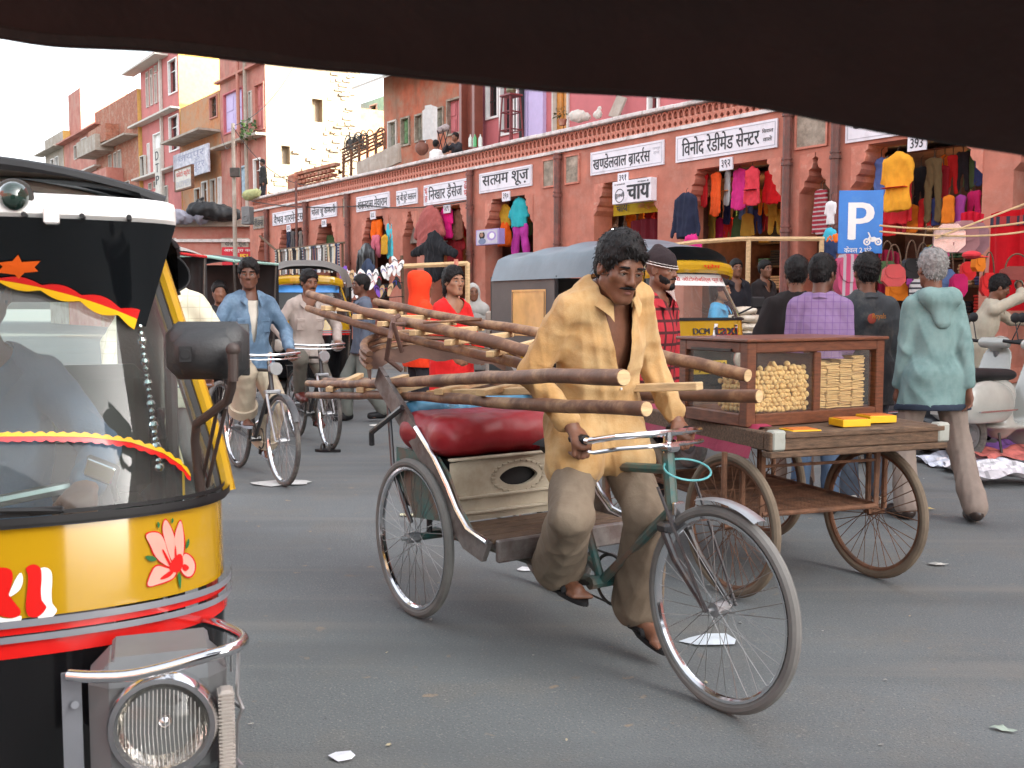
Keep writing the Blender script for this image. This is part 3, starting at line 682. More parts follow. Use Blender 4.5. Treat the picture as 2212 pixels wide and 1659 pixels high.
# street front going away to the left
O3 = 4.0
M_p3 = mat('dusty_pink_plaster', (.45, .17, .13), .85, var=.2, scale=1.2, dirt=(.42, .25, .2), dscale=1.2, damt=.42, bump=.2)
M_p4 = mat('rose_plaster', (.5, .16, .15), .8, var=.12, scale=1.5, dirt=(.5, .27, .24), dscale=1.4, damt=.3)
M_lit = mat('pale_sand_plaster', (.25, .21, .155), .9, var=.16, scale=1.2, bump=.3, dirt=(.17, .12, .08), dscale=1.6, damt=.33)
M_ylw = mat('yellow_wash_plaster', (.62, .40, .12), .9, var=.12, dirt=(.5, .3, .14), dscale=1.1, damt=.3)
M_brk = mat('brick_masonry', (.34, .13, .08), .9, var=.35, scale=9, bump=.4, dirt=(.42, .3, .22), dscale=2.5, damt=.4)
M_gry = mat('grey_cement', (.42, .38, .33), .9, var=.18, dirt=(.3, .25, .2), dscale=1.2)
X = lambda px: fs(px, 400, O3)[0]
for q_ in (M_p3, M_p4, M_gry): streaks(q_, (.22, .14, .11), .56, (1.1, 1.1, .16))
streaks(M_lit, (.3, .2, .12), .5, (.8, .8, .5), 1.0, .8); streaks(M_ylw, (.4, .24, .1), .58)
h = house('tall pink house with lilac shutters whose end wall catches the sun', X(492), X(592), O3, 4.6, 0, 15.5, M_p3,
      [win((497, 211), (541, 283), O3, 'shutter', M_pinkp, M_lav), win((553, 205), (560, 270), O3), win((567, 190), (588, 285), O3, 'shutter', M_p3, M_p4), win((532, 372), (548, 434), O3, 'shutter', paint((.45, .6, .7), 'pale_blue_paint')), win((564, 355), (580, 430), O3, 'cross', MT['white'])],
      [(X(490), X(593), fs(540, 315, O3)[1], .5, M_gry), (X(490), X(593), fs(540, 160, O3)[1], .25)], side=M_lit, sideholes=[(.7, 1.1, 7.6, 8.4), (2.2, 2.7, 9.6, 10.6), (3.3, 3.7, 6.6, 7.6)])
house('turquoise house glimpsed between the sunlit end wall and the old orange house', fs(800, 260, 15)[0], fs(850, 260, 12)[0], 15, 4, 0, fs(825, 222, 15)[1], paint((.22, .50, .46), 'turquoise_wash', .8), [win((822, 235), (838, 262), 15, 'cross', MT['offwhite'])])
for px in (541, 557):
    m = MB(); m.tube([(X(px), O3 - .2, 4), (X(px), O3 - .2, 15)], .09, 8); m.build('wall_pipe', M_gry if px > 550 else M_p3, h)
rk = MB(); rr_ = random.Random(5)                                        # broken brick toothing on the sunlit end wall
for k in range(420):
    yy = O3 + rr_.uniform(.2, 4.4); zz = 4.8 + abs(rr_.gauss(0, 1.5)) * (yy - O3 + 2) / 4
    if k % 6 == 0: yy = O3 + 4.2 - abs(rr_.gauss(0, .7)); zz = rr_.uniform(5, 14)
    rk.box((X(592), yy, zz), (rr_.uniform(.04, .22), rr_.uniform(.15, .45), rr_.uniform(.06, .16)))
tag(rk.build('broken_masonry', M_lit, h, smooth=0), kind='stuff')
# low roof-top walls in front of the end wall
ru = thing('ruined_wall', 'broken brick wall with a honeycomb screen on the arcade terrace', 'wall', fw(0, 0, 0), FROT)
m = MB(); m.box((-19.0, 4.6, 5.35), (5.0, .4, 1.5)); m.build('wall_body', M_lit, ru, smooth=0)
m = MB(); m.box((-15.4, 5.4, 5.7), (3.0, .5, 2.2)); m.build('pier', M_brk, ru, smooth=0)
m = MB()
for k in range(90): m.box((rr_.uniform(-20.5, -13.5), rr_.uniform(3.2, 5.2), 4.65 + abs(rr_.gauss(0, .45))), (rr_.uniform(.15, .4), rr_.uniform(.15, .3), rr_.uniform(.08, .18)), 0, T((0, 0, 0)))
tag(m.build('rubble', M_brk, ru, smooth=0), kind='stuff')
m = MB()
for i in range(9):
    for j in range(5):
        m.box((-22.6 + i * .3 + (j % 2) * .15, 1.6, 5.25 + j * .16), (.2, .2, .1))
m.box((-21.3, 1.6, 5.12), (3.2, .22, .1)); m.box((-21.3, 1.6, 6.05), (3.2, .22, .1)); m.box((-22.95, 1.6, 5.5), (.6, .5, 1.1), 0, None, .08); m.build('honeycomb_screen', M_brk, ru, smooth=0)
h = house('low orange workshop front carrying a faded white signboard', X(404), X(491), O3, 9, 0, fs(440, 222, O3)[1], mat('ochre_plaster', (.46, .19, .08), .9, var=.2, dirt=(.4, .25, .15), dscale=1.3),
      [win((466, 218), (483, 258), O3, 'bars', M_p3), win((433, 420), (446, 455), O3), win((449, 405), (462, 455), O3, 'cross', MT['white']), win((468, 400), (480, 460), O3), win((485, 395), (492, 460), O3, 'cross', MT['white'])],
      [(X(404), X(492), fs(450, 305, O3)[1], 1.1, M_gry)])
xs0, xs1 = X(408), X(488); zs0, zs1 = fs(450, 385, O3 - .5)[1], fs(450, 322, O3 - .5)[1]
t_ = thing('faded_signboard', 'long faded white signboard under a tin eave on the orange workshop front', 'sign', fw(xs0, O3 - .5, zs0), FROT)
m = MB(); m.box(((xs1 - xs0) / 2, 0, (zs1 - zs0) / 2), (xs1 - xs0, .08, zs1 - zs0)); m.build('board', mat('faded_sign_paint', (.6, .6, .66), .7, var=.2, dirt=(.3, .33, .42), dscale=2.4, damt=.45), t_, smooth=0)
for k, s_ in enumerate(('जयपुर', 'कम्प्यूटर')): letter_mesh(s_, .15 * (xs1 - xs0), .9 * (xs1 - xs0), (zs1 - zs0) * (.55 - .42 * k), (zs1 - zs0) * (.88 - .42 * k), mat('faded_blue_ink', (.28, .3, .42), .8), t_, y=-.045, bold=.0)
t_ = thing('hanging_sign', 'tall narrow white board lettered DTP beside the faded signboard', 'sign', fw(X(403), O3 - 1.2, zs0 - 1.8), FROT)
m = MB(); m.box((0, 0, 1.75), (.8, .1, 3.5)); m.build('board', MT['offwhite'], t_, smooth=0)
for k, ch in enumerate('DTP'): letter_mesh(ch, -.25, .25, 2.9 - k * .62, 3.35 - k * .62, MT['ink'], t_, y=-.055, bold=.05)
t_ = thing('hanging_sign', 'small framed sign with red lettering hung below the faded signboard', 'sign', fw(X(458), O3 - 1.5, fs(480, 400, O3 - 1.5)[1]), FROT)
m = MB(); m.box((1.2, 0, .5), (2.4, .1, 1.0)); m.build('board', MT['offwhite'], t_, smooth=0)
m = MB()
for (cx, cz, dx, dz) in ((1.2, 1.0, 2.5, .08), (1.2, 0, 2.5, .08), (0, .5, .08, 1), (2.4, .5, .08, 1)): m.box((cx, -.01, cz), (dx, .14, dz))
m.build('sign_frame', MT['rust'], t_, smooth=0); letter_mesh('फोटो स्टेट', .2, 2.2, .55, .9, RD, t_, y=-.06, bold=.03); letter_mesh('DCOMED', .2, 2.2, .12, .42, M_sfr, t_, y=-.06, bold=.03)
P = lambda *a: win(*a)
zt = fs(318, 150, O3)[1]
wn = [win((374, 138), (394, 202), O3, 'cross', MT['white']), win((376, 262), (398, 330), O3, 'cross', MT['white'])]
for k in range(4): wn += [win((325 + k * 9.3, 176 - k * 5), (331 + k * 9.3, 236 - k * 4.5), O3, 'pane', MT['offwhite'], M_p4), win((325 + k * 9.3, 162 - k * 7), (330 + k * 9.3, 172 - k * 7), O3, 'pane', MT['offwhite'])]
wn += [win((328, 320), (334, 385), O3, 'cross', MT['white']), win((341, 300), (364, 378), O3, 'shutter', MT['white'], MT['white'])] + [win((335 + k * 10.5, 432 - k * 6), (343 + k * 10.5, 480), O3, 'bars', MT['offwhite']) for k in range(4)]
wn += [win((331 + k * 11, 408 - k * 5), (338 + k * 11, 420 - k * 5), O3, 'pane', MT['offwhite']) for k in range(3)]
h = house('tall rose pink house with white framed windows and thin white ledges', X(318), X(402), O3, 9, 0, fs(330, 122, O3)[1], M_p4, wn,
      [(X(305), X(403), fs(355, 260, O3)[1], .5, MT['offwhite']), (X(310), X(404), fs(360, 385, O3)[1], .5, MT['offwhite']), (X(303), X(380), fs(330, 148, O3)[1], .7, MT['offwhite'])], side=M_ylw)
m = MB(); m.box((X(365), O3 - .09, fs(365, 300, O3)[1] - 1), (.14, .14, 15)); m.build('white_rib', MT['offwhite'], h, smooth=0)
h = house('narrow brick and cement house with jutting grey balconies', X(222), X(317), O3 - .2, 8, 0, fs(262, 226, O3)[1], M_brk,
      [win((238, 345), (245, 385), O3 - .3, 'pane', MT['offwhite']), win((250, 340), (257, 380), O3 - .3), win((259, 335), (266, 375), O3 - .3), win((308, 348), (318, 392), O3 - .3, 'bars'), win((285, 405), (296, 420), O3)],
      [(X(222), X(317), fs(270, 320, O3)[1], .8, M_gry)], side=M_ylw)
for a, b, p0, p1, pr, mm in ((218, 262, 310, 345, 1.1, M_gry), (222, 282, 385, 435, 1.0, M_p3), (235, 275, 285, 322, .8, M_brk)):
    z0, z1 = fs((a + b) / 2, p1, O3)[1], fs((a + b) / 2, p0, O3)[1]
    m = MB(); m.box(((X(a) + X(b)) / 2, O3 - .2 - pr / 2, (z0 + z1) / 2), (X(b) - X(a), pr - .01, z1 - z0)); m.build('balcony', mm, h, smooth=0)
h = house('orange red house with a jutting white roofed bay further down the street', X(144), X(231), O3, 8, 0, fs(190, 283, O3)[1], M_p3,
      [win((165, 325), (175, 350), O3, 'cross'), win((181, 310), (194, 345), O3, 'cross', MT['white']), win((206, 420), (212, 440), O3), win((214, 418), (221, 440), O3)], [(X(140), X(232), fs(190, 385, O3)[1], .6, MT['offwhite']), (X(140), X(232), fs(190, 295, O3)[1], .5)], side=M_ylw)
z0 = fs(150, 300, O3)[1]
m = MB(); m.box((X(150) + .5, O3 + 3, z0 + .6), (3.5, 5, 5)); m.build('roof_room', M_p3, h, smooth=0)
house('pale concrete house with a flat roof furthest down the street', X(102), X(143), O3, 8, 0, fs(120, 300, O3)[1], M_gry, [win((113, 355), (121, 388), O3, 'cross', MT['white']), win((123, 350), (131, 385), O3, 'cross', MT['white'])], [(X(98), X(144), fs(120, 335, O3)[1], .7)], side=M_ylw)
# low shop front at the side street, left of the arcade
lo = thing('low_shop_front', 'low weathered shop front with a carved band left of the arcade', 'building', (0, 0, 0))
pa, pb = at(352, 660, 41.0), at(560, 660, 41.0)
zt = at(450, 489, 41.0).z; zb = at(450, 520, 41).z; zq = at(450, 556, 41).z
m = MB(); m.box(((pa.x + pb.x) / 2, 42.0, zt / 2 + 1.2), (pb.x - pa.x, 2.0, zt - 2.4)); m.build('front_wall', M_p3, lo, smooth=0)
m = MB(); m.box(((pa.x + pb.x) / 2, 41.9, zt + .1), (pb.x - pa.x + .3, 2.6, .25)); m.build('roof_slab', M_gry, lo, smooth=0)
m = MB(); m.box(((pa.x + pb.x) / 2, 40.95, zb), (pb.x - pa.x, .2, .12)); m.build('band', M_cope, lo, smooth=0)
m = MB(); wx = pb.x - pa.x
for k in range(5): m.box((pa.x + wx * (k + .5) / 5, 42.4, 1.3), (.7, 2.0, 2.8))
m.build('pier', M_p3, lo, smooth=0)
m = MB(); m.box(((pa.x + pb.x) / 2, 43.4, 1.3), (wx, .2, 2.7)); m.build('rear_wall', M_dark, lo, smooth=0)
for a, b, s_, mm, ink in ((478, 536, 'वीजल शूज', M_gry, MT['ink']), (352, 380, 'राज', M_cope, MT['ink'])):
    q0, q1 = at(a, 540, 40.9), at(b, 514, 40.9); t_ = thing('shop_sign', 'grey sign on the low weathered shop front beside the lamp pole' if a > 400 else 'small pale sign at the left end of the low weathered shop front', 'sign', (q0.x, 40.94, q0.z))
    m = MB(); m.box(((q1.x - q0.x) / 2, 0, (q1.z - q0.z) / 2), (q1.x - q0.x, .06, q1.z - q0.z)); m.build('board', mm, t_, smooth=0); letter_mesh(s_, .15, q1.x - q0.x - .1, .08, q1.z - q0.z - .06, ink, t_, y=-.035, bold=.02)
q0, q1 = at(480, 560, 38.5), at(580, 534, 38.5)
t_ = thing('shop_banner', 'red shop banner with white and yellow lettering at the corner beside the arcade', 'sign', (q0.x, 38.5, q0.z)); w, hh = q1.x - q0.x, q1.z - q0.z
m = MB(); m.box((w / 2, 0, hh / 2 - .2), (w, .06, hh + .4)); m.build('board', paint((.55, .01, .03), 'red_banner'), t_, smooth=0)
letter_mesh('आशापुरा कलेक्शन', .05 * w, .95 * w, hh * .55, hh * .92, MT['white'], t_, y=-.035, bold=.02); letter_mesh('USHA', .3 * w, .8 * w, 0, hh * .42, paint((.8, .55, .03), 'yellow_lettering'), t_, y=-.035, bold=.05)
# pole
q = gr(517, 735); 
po = thing('street_pole', 'grey street pole carrying wires and a small dark box', 'pole', (at(510, 660, 36).x, 36, 0))
m = MB(); m.tube([(0, 0, 0), (.02, 0, 7.7)], [.085, .06], 10); m.build('shaft', M_gry, po)
m = MB(); m.box((.1, -.15, 6.0), (.34, .15, .32), 0, None, .02); m.build('junction_box', MT['darkmetal'], po, smooth=0)
def wire(pts, sag, lab, r=.012):
    P_ = []
    for a, b in zip(pts, pts[1:]):
        for k in range(9):
            t = k / 8; p = Vector(a).lerp(Vector(b), t); p.z -= sag * 4 * t * (1 - t); P_.append(p)
    m = MB(); m.tube(P_, r, 5); return tag(m.build('overhead_wire', MT['black']), lab, 'wire', 'overhead wires')
pw = Vector((po.location.x, 36, 7.6))
wire([pw, fw(-28, 3.8, 11)], .4, 'thin wire running from the lamp pole up to the lilac shuttered house'); wire([pw, fw(-19, .3, 5.2)], .5, 'thin wire drooping from the lamp pole to the arcade parapet')
wire([pw - Vector((0, 0, .5)), fw(-36, 3.7, 9.5)], .5, 'thin wire running from the lamp pole to the rose pink house'); wire([fw(-23, -.05, 5.0), fw(-14.5, -.12, 4.2), fw(-9.3, -.15, 3.9)], .12, 'black cable stapled along the arcade beam', .016)
# the rest of the street, outside the picture, that shades and lights it
house('tall pink house block continuing the shop row beyond the right of the picture', 10.5, 52, .3, 9, 0, 18.5, M_p3, [(12 + 4 * k, 13.4 + 4 * k, 5 + 3.5 * j, 7 + 3.5 * j, 'cross', MT['white']) for k in range(8) for j in range(3)])
op = thing('opposite_houses', 'sunlit row of sand and pink houses across the street behind the camera', 'building', fw(0, 0, 0), FROT)
for k in range(6):
    m = MB(); x0 = -34 + 14 * k; zt = 7.5 + 2.5 * ((k * 7) % 3)
    wall_holes(m, x0, x0 + 13.9, 0, zt, [(x0 + 1.2 + 2.6 * i, x0 + 2.4 + 2.6 * i, 1 + 3 * j, 2.9 + 3 * j) for i in range(5) for j in range(int(zt / 3.2))], 0)
    o = m.build('front_wall', (M_p3, M_lit, M_p4)[k % 3], op, smooth=0); o.location = (0, -34, 0); o.rotation_euler = (0, 0, 0); o.scale = (1, -1, 1)
    m = MB(); m.box((x0 + 7, -37.5, zt / 2), (13.5, 6, zt - .1)); m.build('rooms', M_dark, op, smooth=0)
# ------------------------------------------------------------------ people
def ik(a, b, l1, l2, hint):
    a, b = Vector(a), Vector(b); d = b - a; L = d.length
    if L > (l1 + l2) * .995: b = a + d * ((l1 + l2) * .995 / L); d = b - a; L = d.length
    L = max(L, abs(l1 - l2) + .02); c = (l1 * l1 + L * L - l2 * l2) / (2 * L); h = math.sqrt(max(0, l1 * l1 - c * c))
    dn = d.normalized(); hv = Vector(hint); hv = hv - dn * hv.dot(dn)
    if hv.length < 1e-4: hv = Vector((0, -1, 0))
    return a + dn * c + hv.normalized() * h, b
def rotv(v, ax, deg): return Matrix.Rotation(R(deg), 3, Vector(ax)) @ Vector(v)
def person(label, loc, rz, h=1.68, P=(0, 0, .93), lean=(0, 0), twist=0, head=(0, 0, 0), hands=(None, None), feet=(None, None), elbow=None, knee=((0, -1, 0), (0, -1, 0)), grip=(False, False),
           shirt=None, trousers=None, shoes=None, hair='short', hairm=None, face='', skin=None, vox=.009, bulk=1.0, toes=((0, -1, 0), (0, -1, 0)), group=None, wrist_dir=(None, None), seed=1, extra=None, lid=None, female=False, eyes=True):
    s = h / 1.72; sk = skin or MT['skin']; P = Vector(P)
    t = Vector((math.sin(R(lean[1])), -math.sin(R(lean[0])), math.cos(R(lean[0])) * math.cos(R(lean[1])))).normalized()
    f = rotv((0, -1, 0), (0, 0, 1), twist); f = (f - t * f.dot(t)).normalized(); l = t.cross(f)
    N = P + t * .525 * s + f * .012; shw = (.14 if female else .157) * s * (.5 + .5 * bulk)
    C1 = P + t * .30 * s + f * .012
    hd = (t * .45 + Vector((0, 0, 1)) * .55).normalized()
    # head frame
    ff = rotv((0, -1, 0), (0, 0, 1), head[0]); hl = Vector((0, 0, 1)).cross(ff).normalized(); ff = rotv(ff, hl, head[1]); hu = rotv(Vector((0, 0, 1)), hl, head[1])
    hu = rotv(hu, ff, head[2] if len(head) > 2 else 0); hl = hu.cross(ff)
    HC = N + hd * .125 * s + ff * .028 * s + hu * .045 * s
    if len(head) > 3: HC = HC + ff * .055 - Vector((0, 0, head[3]))
    HM = Matrix((hl, -ff, hu)).transposed()                 # columns: left, back, up
    q = 1.0 * (s * .45 + .55)
    def Hp(x, y, z): return HC + (hl * x + ff * y + hu * z) * q
    b = SDF(vox); k_ = .022
    sh = [N - t * .055 * s + l * (sg * shw) for sg in (-1, 1)]
    hip = [P + l * (sg * .088 * s) - t * .02 for sg in (-1, 1)]
    UA, FA, TH, SHN = .285 * s, .255 * s, .435 * s, .425 * s
    arms, legs = [], []
    for i, sg in enumerate((-1, 1)):
        tg = hands[i] if hands[i] is not None else sh[i] + Vector((sg * .06, -.05, -.535 * s))
        hint = elbow[i] if elbow else (sg * .5, .8, -.2)
        e, w = ik(sh[i], tg, UA, FA, hint); arms.append((e, w))
        tg = feet[i] if feet[i] is not None else Vector((sg * .10, .02, .085))
        kn, an = ik(hip[i], tg, TH, SHN, knee[i]); legs.append((kn, an))
    # flesh
    fr = .66
    b.cap(P, C1, .118 * s * bulk, .125 * s * bulk, .04, f, fr); b.cap(C1, N - t * .10, .135 * s * bulk, .11 * s * bulk, .05, f, fr); b.cap(sh[0] * .88 + sh[1] * .12, sh[1] * .88 + sh[0] * .12, .036 * s, None, .05); b.cap(N - t * .03 - l * .05, N - t * .03 + l * .05, .042 * s, None, .05)
    b.cap(N - t * .08, HC - hu * .06 * q - ff * .022, .056 * s, .05 * s, .03)
    for i, sg in enumerate((-1, 1)):
        e, w = arms[i]; kn, an = legs[i]
        b.cap(sh[i] - t * .015, e, .036 * s, .037 * s, .03); b.cap(e, w, .038 * s, .026 * s, .02)
        b.cap(hip[i], kn, .078 * s, .052 * s, .03); b.cap(kn, an, .05 * s, .034 * s, .02)
        toe = Vector(toes[i]).normalized(); heel = an - Vector((0, 0, .045 * s)) - toe * .03
        b.cap(heel, heel + toe * .15 * s - Vector((0, 0, .012)), .033 * s, .03 * s, .03); b.cap(an, heel + toe * .08, .034 * s, .03, .03)
        for j in range(5):
            o = toe.cross(Vector((0, 0, 1))) * (sg * -.016 * (j - 2)); tb = heel + toe * (.15 + .012 - .006 * j) * s + o - Vector((0, 0, .02)); b.cap(tb, tb + toe * .035, .0115, .010, .008)
        # hand
        d = Vector(wrist_dir[i]).normalized() if wrist_dir[i] is not None else (w - e).normalized()
        if grip[i]: n = (Vector((0, 0, -1)) - d * d.z * -1).normalized(); n = (n - d * n.dot(d)).normalized(); th = Vector((-sg, 0, 0))
        else: n = l * -sg + f * -.3; n = (n - d * n.dot(d)).normalized(); th = f
        sd = d.cross(n).normalized(); tsg = 1 if sd.dot(th) > 0 else -1; hs_ = s
        b.cap(w + d * .012, w + d * .075 * hs_, .030 * hs_, .038 * hs_, .015, n, .5)
        c1, c2 = (62, 88) if grip[i] else (22 + 6 * i, 38)
        for j in range(4):
            ln = (.043, .048, .045, .036)[j] * hs_; bs = w + d * .088 * hs_ + sd * (tsg * (1.5 - j) * .0195 * hs_)
            d1 = (d * math.cos(R(c1)) + n * math.sin(R(c1))); d2 = (d * math.cos(R(c1 + c2)) + n * math.sin(R(c1 + c2))); m1 = bs + d1 * ln
            b.cap(bs - d * .02, m1, .0098, .009, .006); b.cap(m1, m1 + d2 * ln * .85, .009, .0075, .006)
        bs = w + d * .03 * hs_ + sd * (tsg * .028 * hs_); d1 = (d * .75 + sd * (tsg * .55) + n * .35).normalized(); m1 = bs + d1 * .042 * hs_; b.cap(bs, m1, .0125, .0105, .01)
        d2 = (d1 + n * (.9 if grip[i] else .2) - sd * (tsg * .3)).normalized(); b.cap(m1, m1 + d2 * .032 * hs_, .0105, .009, .006)
    # head and face
    def he(c, r, k=.012, op='u'): b.ell(Hp(*c), tuple(x * q for x in r), HM, k * q, op)
    def hc(a, e, ra, rb=None, k=.01, op='u'): b.cap(Hp(*a), Hp(*e), ra * q, (rb if rb is not None else ra) * q, k * q, op=op)
    he((0, -.012, .032), (.074, .094, .086)); he((0, .022, -.045), (.061, .068, .074), .03); hc((-.012, .066, -.1), (.012, .066, -.1), .02, k=.025)
    for sg in (-1, 1): hc((sg * .05, .0, -.06), (sg * .018, .062, -.1), .02, .018, .02); he((sg * .043, .058, -.022), (.022, .02, .018), .02)
    hc((-.036, .074, .018), (.036, .074, .018), .0135, k=.016)
    for sg in (-1, 1): he((sg * .031, .094, -.001), (.0165, .016, .0115), .012, 's')
    hc((0, .084, .008), (0, .103, -.032), .0075, .0115, .012)
    for sg in (-1, 1): he((sg * .013, .095, -.036), (.009, .011, .008), .008)
    hc((-.02, .082, -.0615), (.02, .082, -.0615), .0075, k=.01); hc((-.016, .082, -.074), (.016, .082, -.074), .008, k=.008); hc((-.022, .094, -.0675), (.022, .094, -.0675), .0028, k=.004, op='s')
    for sg in (-1, 1): he((sg * .077, -.006, -.012), (.010, .019, .031), .008); he((sg * .084, -.001, -.008), (.006, .009, .016), .004, 's')
    if extra: extra(b, locals())
    pm = sdf_obj('person', b, sk); pm.location = loc; pm.rotation_euler = (0, 0, rz); tag(pm, label, 'person', group)
    root = pm
    # eyes, brows, moustache, lips
    if eyes:
        for sg in (-1, 1):
            m = MB(); m.ball(Hp(sg * .031, .0745, -.002), .0125 * q, 12); m.ball(Hp(sg * .031, .0745, -.002) + (ff * 1.0) * .0085 * q, .0068 * q, 8, 1); m.build('eye', [MT['eye'], MT['iris']], root)
            m = MB(); m.tube([Hp(sg * (.031 + x), .0875 - abs(x) * .28, .0042 - (x / .017) ** 2 * .005) for x in np.linspace(-.017, .017, 6)], .0046 * q, 6, flat=.9); m.build('eyelid', sk, root)
            m = MB(); m.tube([Hp(sg * (.032 + x), .0905 - abs(x) * .45 + (.004 if x < 0 else 0), .0215 - (x / .025) ** 2 * .004) for x in np.linspace(-.02, .025, 6)], [.002 * q, .0042 * q, .0045 * q, .004 * q, .003 * q, .0012 * q], 6); m.build('eyebrow', hairm or MT['hair'], root)
        if 'm' in face:
            m = MB(); m.tube([Hp(x, .0985 - abs(x) * .5, -.051 - abs(x) * .22) for x in np.linspace(-.034, .034, 9)], [q * w_ for w_ in (.002, .005, .0065, .007, .006, .007, .0065, .005, .002)], 8, flat=.75); m.build('moustache', hairm or MT['hair'], root)
        if 'l' in face or female:
            m = MB(); m.tube([Hp(x, .0905 - (x / .02) ** 2 * .006, -.0625 + abs(x) * .05) for x in np.linspace(-.021, .021, 7)], [q * w_ for w_ in (.001, .0035, .0045, .004, .0045, .0035, .001)], 6); m.tube([Hp(x, .0905 - (x / .02) ** 2 * .006, -.0725) for x in np.linspace(-.018, .018, 7)], [q * w_ for w_ in (.001, .0035, .005, .0055, .005, .0035, .001)], 6); m.build('lips', MT['lip'], root)
    hm = hairm or MT['hair']
    if 'b' in face:
        hb = SDF(max(vox * .7, .006)); hb.ell(Hp(0, .024, -.048), (.066 * q, .071 * q, .078 * q), HM, .01); hb.cap(Hp(-.012, .07, -.104), Hp(.012, .07, -.104), .022 * q, k=.02)
        hb.ell(Hp(0, .075, -.012), (.058 * q, .06 * q, .056 * q), HM, .01, 's'); hb.plane(Hp(0, 0, -.02), hu); sdf_obj('beard', hb, hm, root, .002, seed, 120)
    if hair in ('short', 'thin', 'long', 'bun', 'flop'):
        hb = SDF(max(vox * .75, .006)); th = .014 if hair != 'thin' else .006
        hb.ell(Hp(0, -.014, .036), ((.075 + th) * q, (.095 + th) * q, (.088 + th) * q), HM, .01); hb.ell(Hp(0, -.05, -.03), (.068 * q, .05 * q, .05 * q), HM, .03)
        if hair == 'flop': hb.cap(Hp(-.03, .07, .09), Hp(.045, .082, .066), .02 * q, .012 * q, .02)
        hb.ell(Hp(0, .098, -.022), (.088 * q, .075 * q, .075 * q), HM, .012, 's')
        for sg in (-1, 1): hb.ell(Hp(sg * .088, .0, -.035), (.03 * q, .034 * q, .034 * q), HM, .008, 's')
        if hair in ('long', 'bun'):
            hb.cap(Hp(0, -.07, .0), Hp(0, -.085, -.12), .06 * q, .04 * q, .03)
            for sg in (-1, 1): hb.cap(Hp(sg * .072, -.01, .03), Hp(sg * .065, -.04, -.10), .022 * q, .02 * q, .02)
        ho = sdf_obj('hair', hb, hm, root, .0045, seed, 70, (1, 1, 1))
        if vox < .011:                          # loose locks break the outline
            co = np.empty(len(ho.data.vertices) * 3, np.float32); ho.data.vertices.foreach_get('co', co); co = co.reshape(-1, 3); rs_ = np.random.RandomState(seed); m = MB()
            for i_ in rs_.choice(len(co), min(len(co), 340), replace=False):
                p = Vector(co[i_]); o_ = (p - HC).normalized(); fl_ = (o_ * .08 - hu * .75 + ff * (.45 if o_.dot(ff) > 0 else -.25) + Vector(rs_.normal(size=3)) * .22); fl_ = (fl_ - o_ * max(0, -fl_.dot(o_)) * -1.0); fl_ = (fl_ + o_ * max(0, .03 - fl_.dot(o_))).normalized(); w_ = fl_.cross(o_).normalized() * .003; ln_ = rs_.uniform(.010, .019) * q
                a_ = p + o_ * .001; m.add([a_ - w_, a_ + w_, a_ + fl_ * ln_ * .6 + w_ * .7 + o_ * .003, a_ + fl_ * ln_ + o_ * .002, a_ + fl_ * ln_ * .6 - w_ * .7 + o_ * .003], [(0, 1, 2, 3, 4)])
            m.build('hair_locks', hm, root, 180)
    elif hair == 'beanie':
        hb = SDF(max(vox * .75, .006)); hb.ell(Hp(0, -.012, .04), (.091 * q, .11 * q, .098 * q), HM, .01); hb.cap(Hp(0, -.02, .1), Hp(0, -.03, .13), .05 * q, .03 * q, .04); hb.plane(Hp(0, .09, .012), -hu - ff * .25)
        c_ = sdf_obj('beanie', hb, lid or cloth((.03, .022, .024), 'knit_wool'), root, .003, seed, 90)
        m = MB()
        for dz, r_, w_ in ((.03, 1.0, .008), (.045, 1.0, .004)): m.tube([Hp(.093 * math.cos(a), -.012 + .112 * math.sin(a), dz - .023 * math.sin(a) + .002 * (j % 2)) for j, a in enumerate(np.linspace(0, 2 * math.pi, 48, endpoint=False))], w_ * q, 6, closed=True, flat=.5)
        m.build('knit_band', cloth((.5, .45, .42), 'pale_knit'), c_)
    elif hair == 'cap':
        hb = SDF(max(vox * .75, .006)); hb.ell(Hp(0, -.012, .042), (.086 * q, .104 * q, .09 * q), HM, .01); hb.plane(Hp(0, 0, .045), -hu); hb.cap(Hp(-.03, .12, .05), Hp(.03, .12, .05), .05 * q, None, .02, hu, .15); sdf_obj('cap', hb, lid, root)
    elif hair == 'hood':
        hb = SDF(vox); hb.ell(Hp(0, -.018, .03), (.105 * q, .125 * q, .118 * q), HM, .02); hb.cap(Hp(0, -.05, -.02), N - t * .04 - f * .03, .085 * q, .085 * q, .05); hb.cap(Hp(0, -.01, -.06), N - t * .05, .075 * q, .1 * q, .05); hb.ell(Hp(0, -.1, .09), .045 * q, k=.06)
        hb.ell(Hp(0, .13, -.02), (.075 * q, .095 * q, .1 * q), HM, .02, 's'); sdf_obj('hood', hb, lid, root, .004, seed, 30)
    elif hair == 'veil':
        hb = SDF(vox); hb.ell(Hp(0, -.02, .03), (.092 * q, .112 * q, .108 * q), HM, .02); hb.cap(Hp(0, -.05, -.02), N - t * .04 - f * .05, .095 * q, .15 * q, .05); hb.cap(N - l * .12 - t * .07, N + l * .12 - t * .07, .1, None, .05)
        hb.ell(Hp(0, .11, -.02), (.072 * q, .095 * q, .098 * q), HM, .015, 's'); sdf_obj('veil', hb, lid, root, .006, seed, 30)
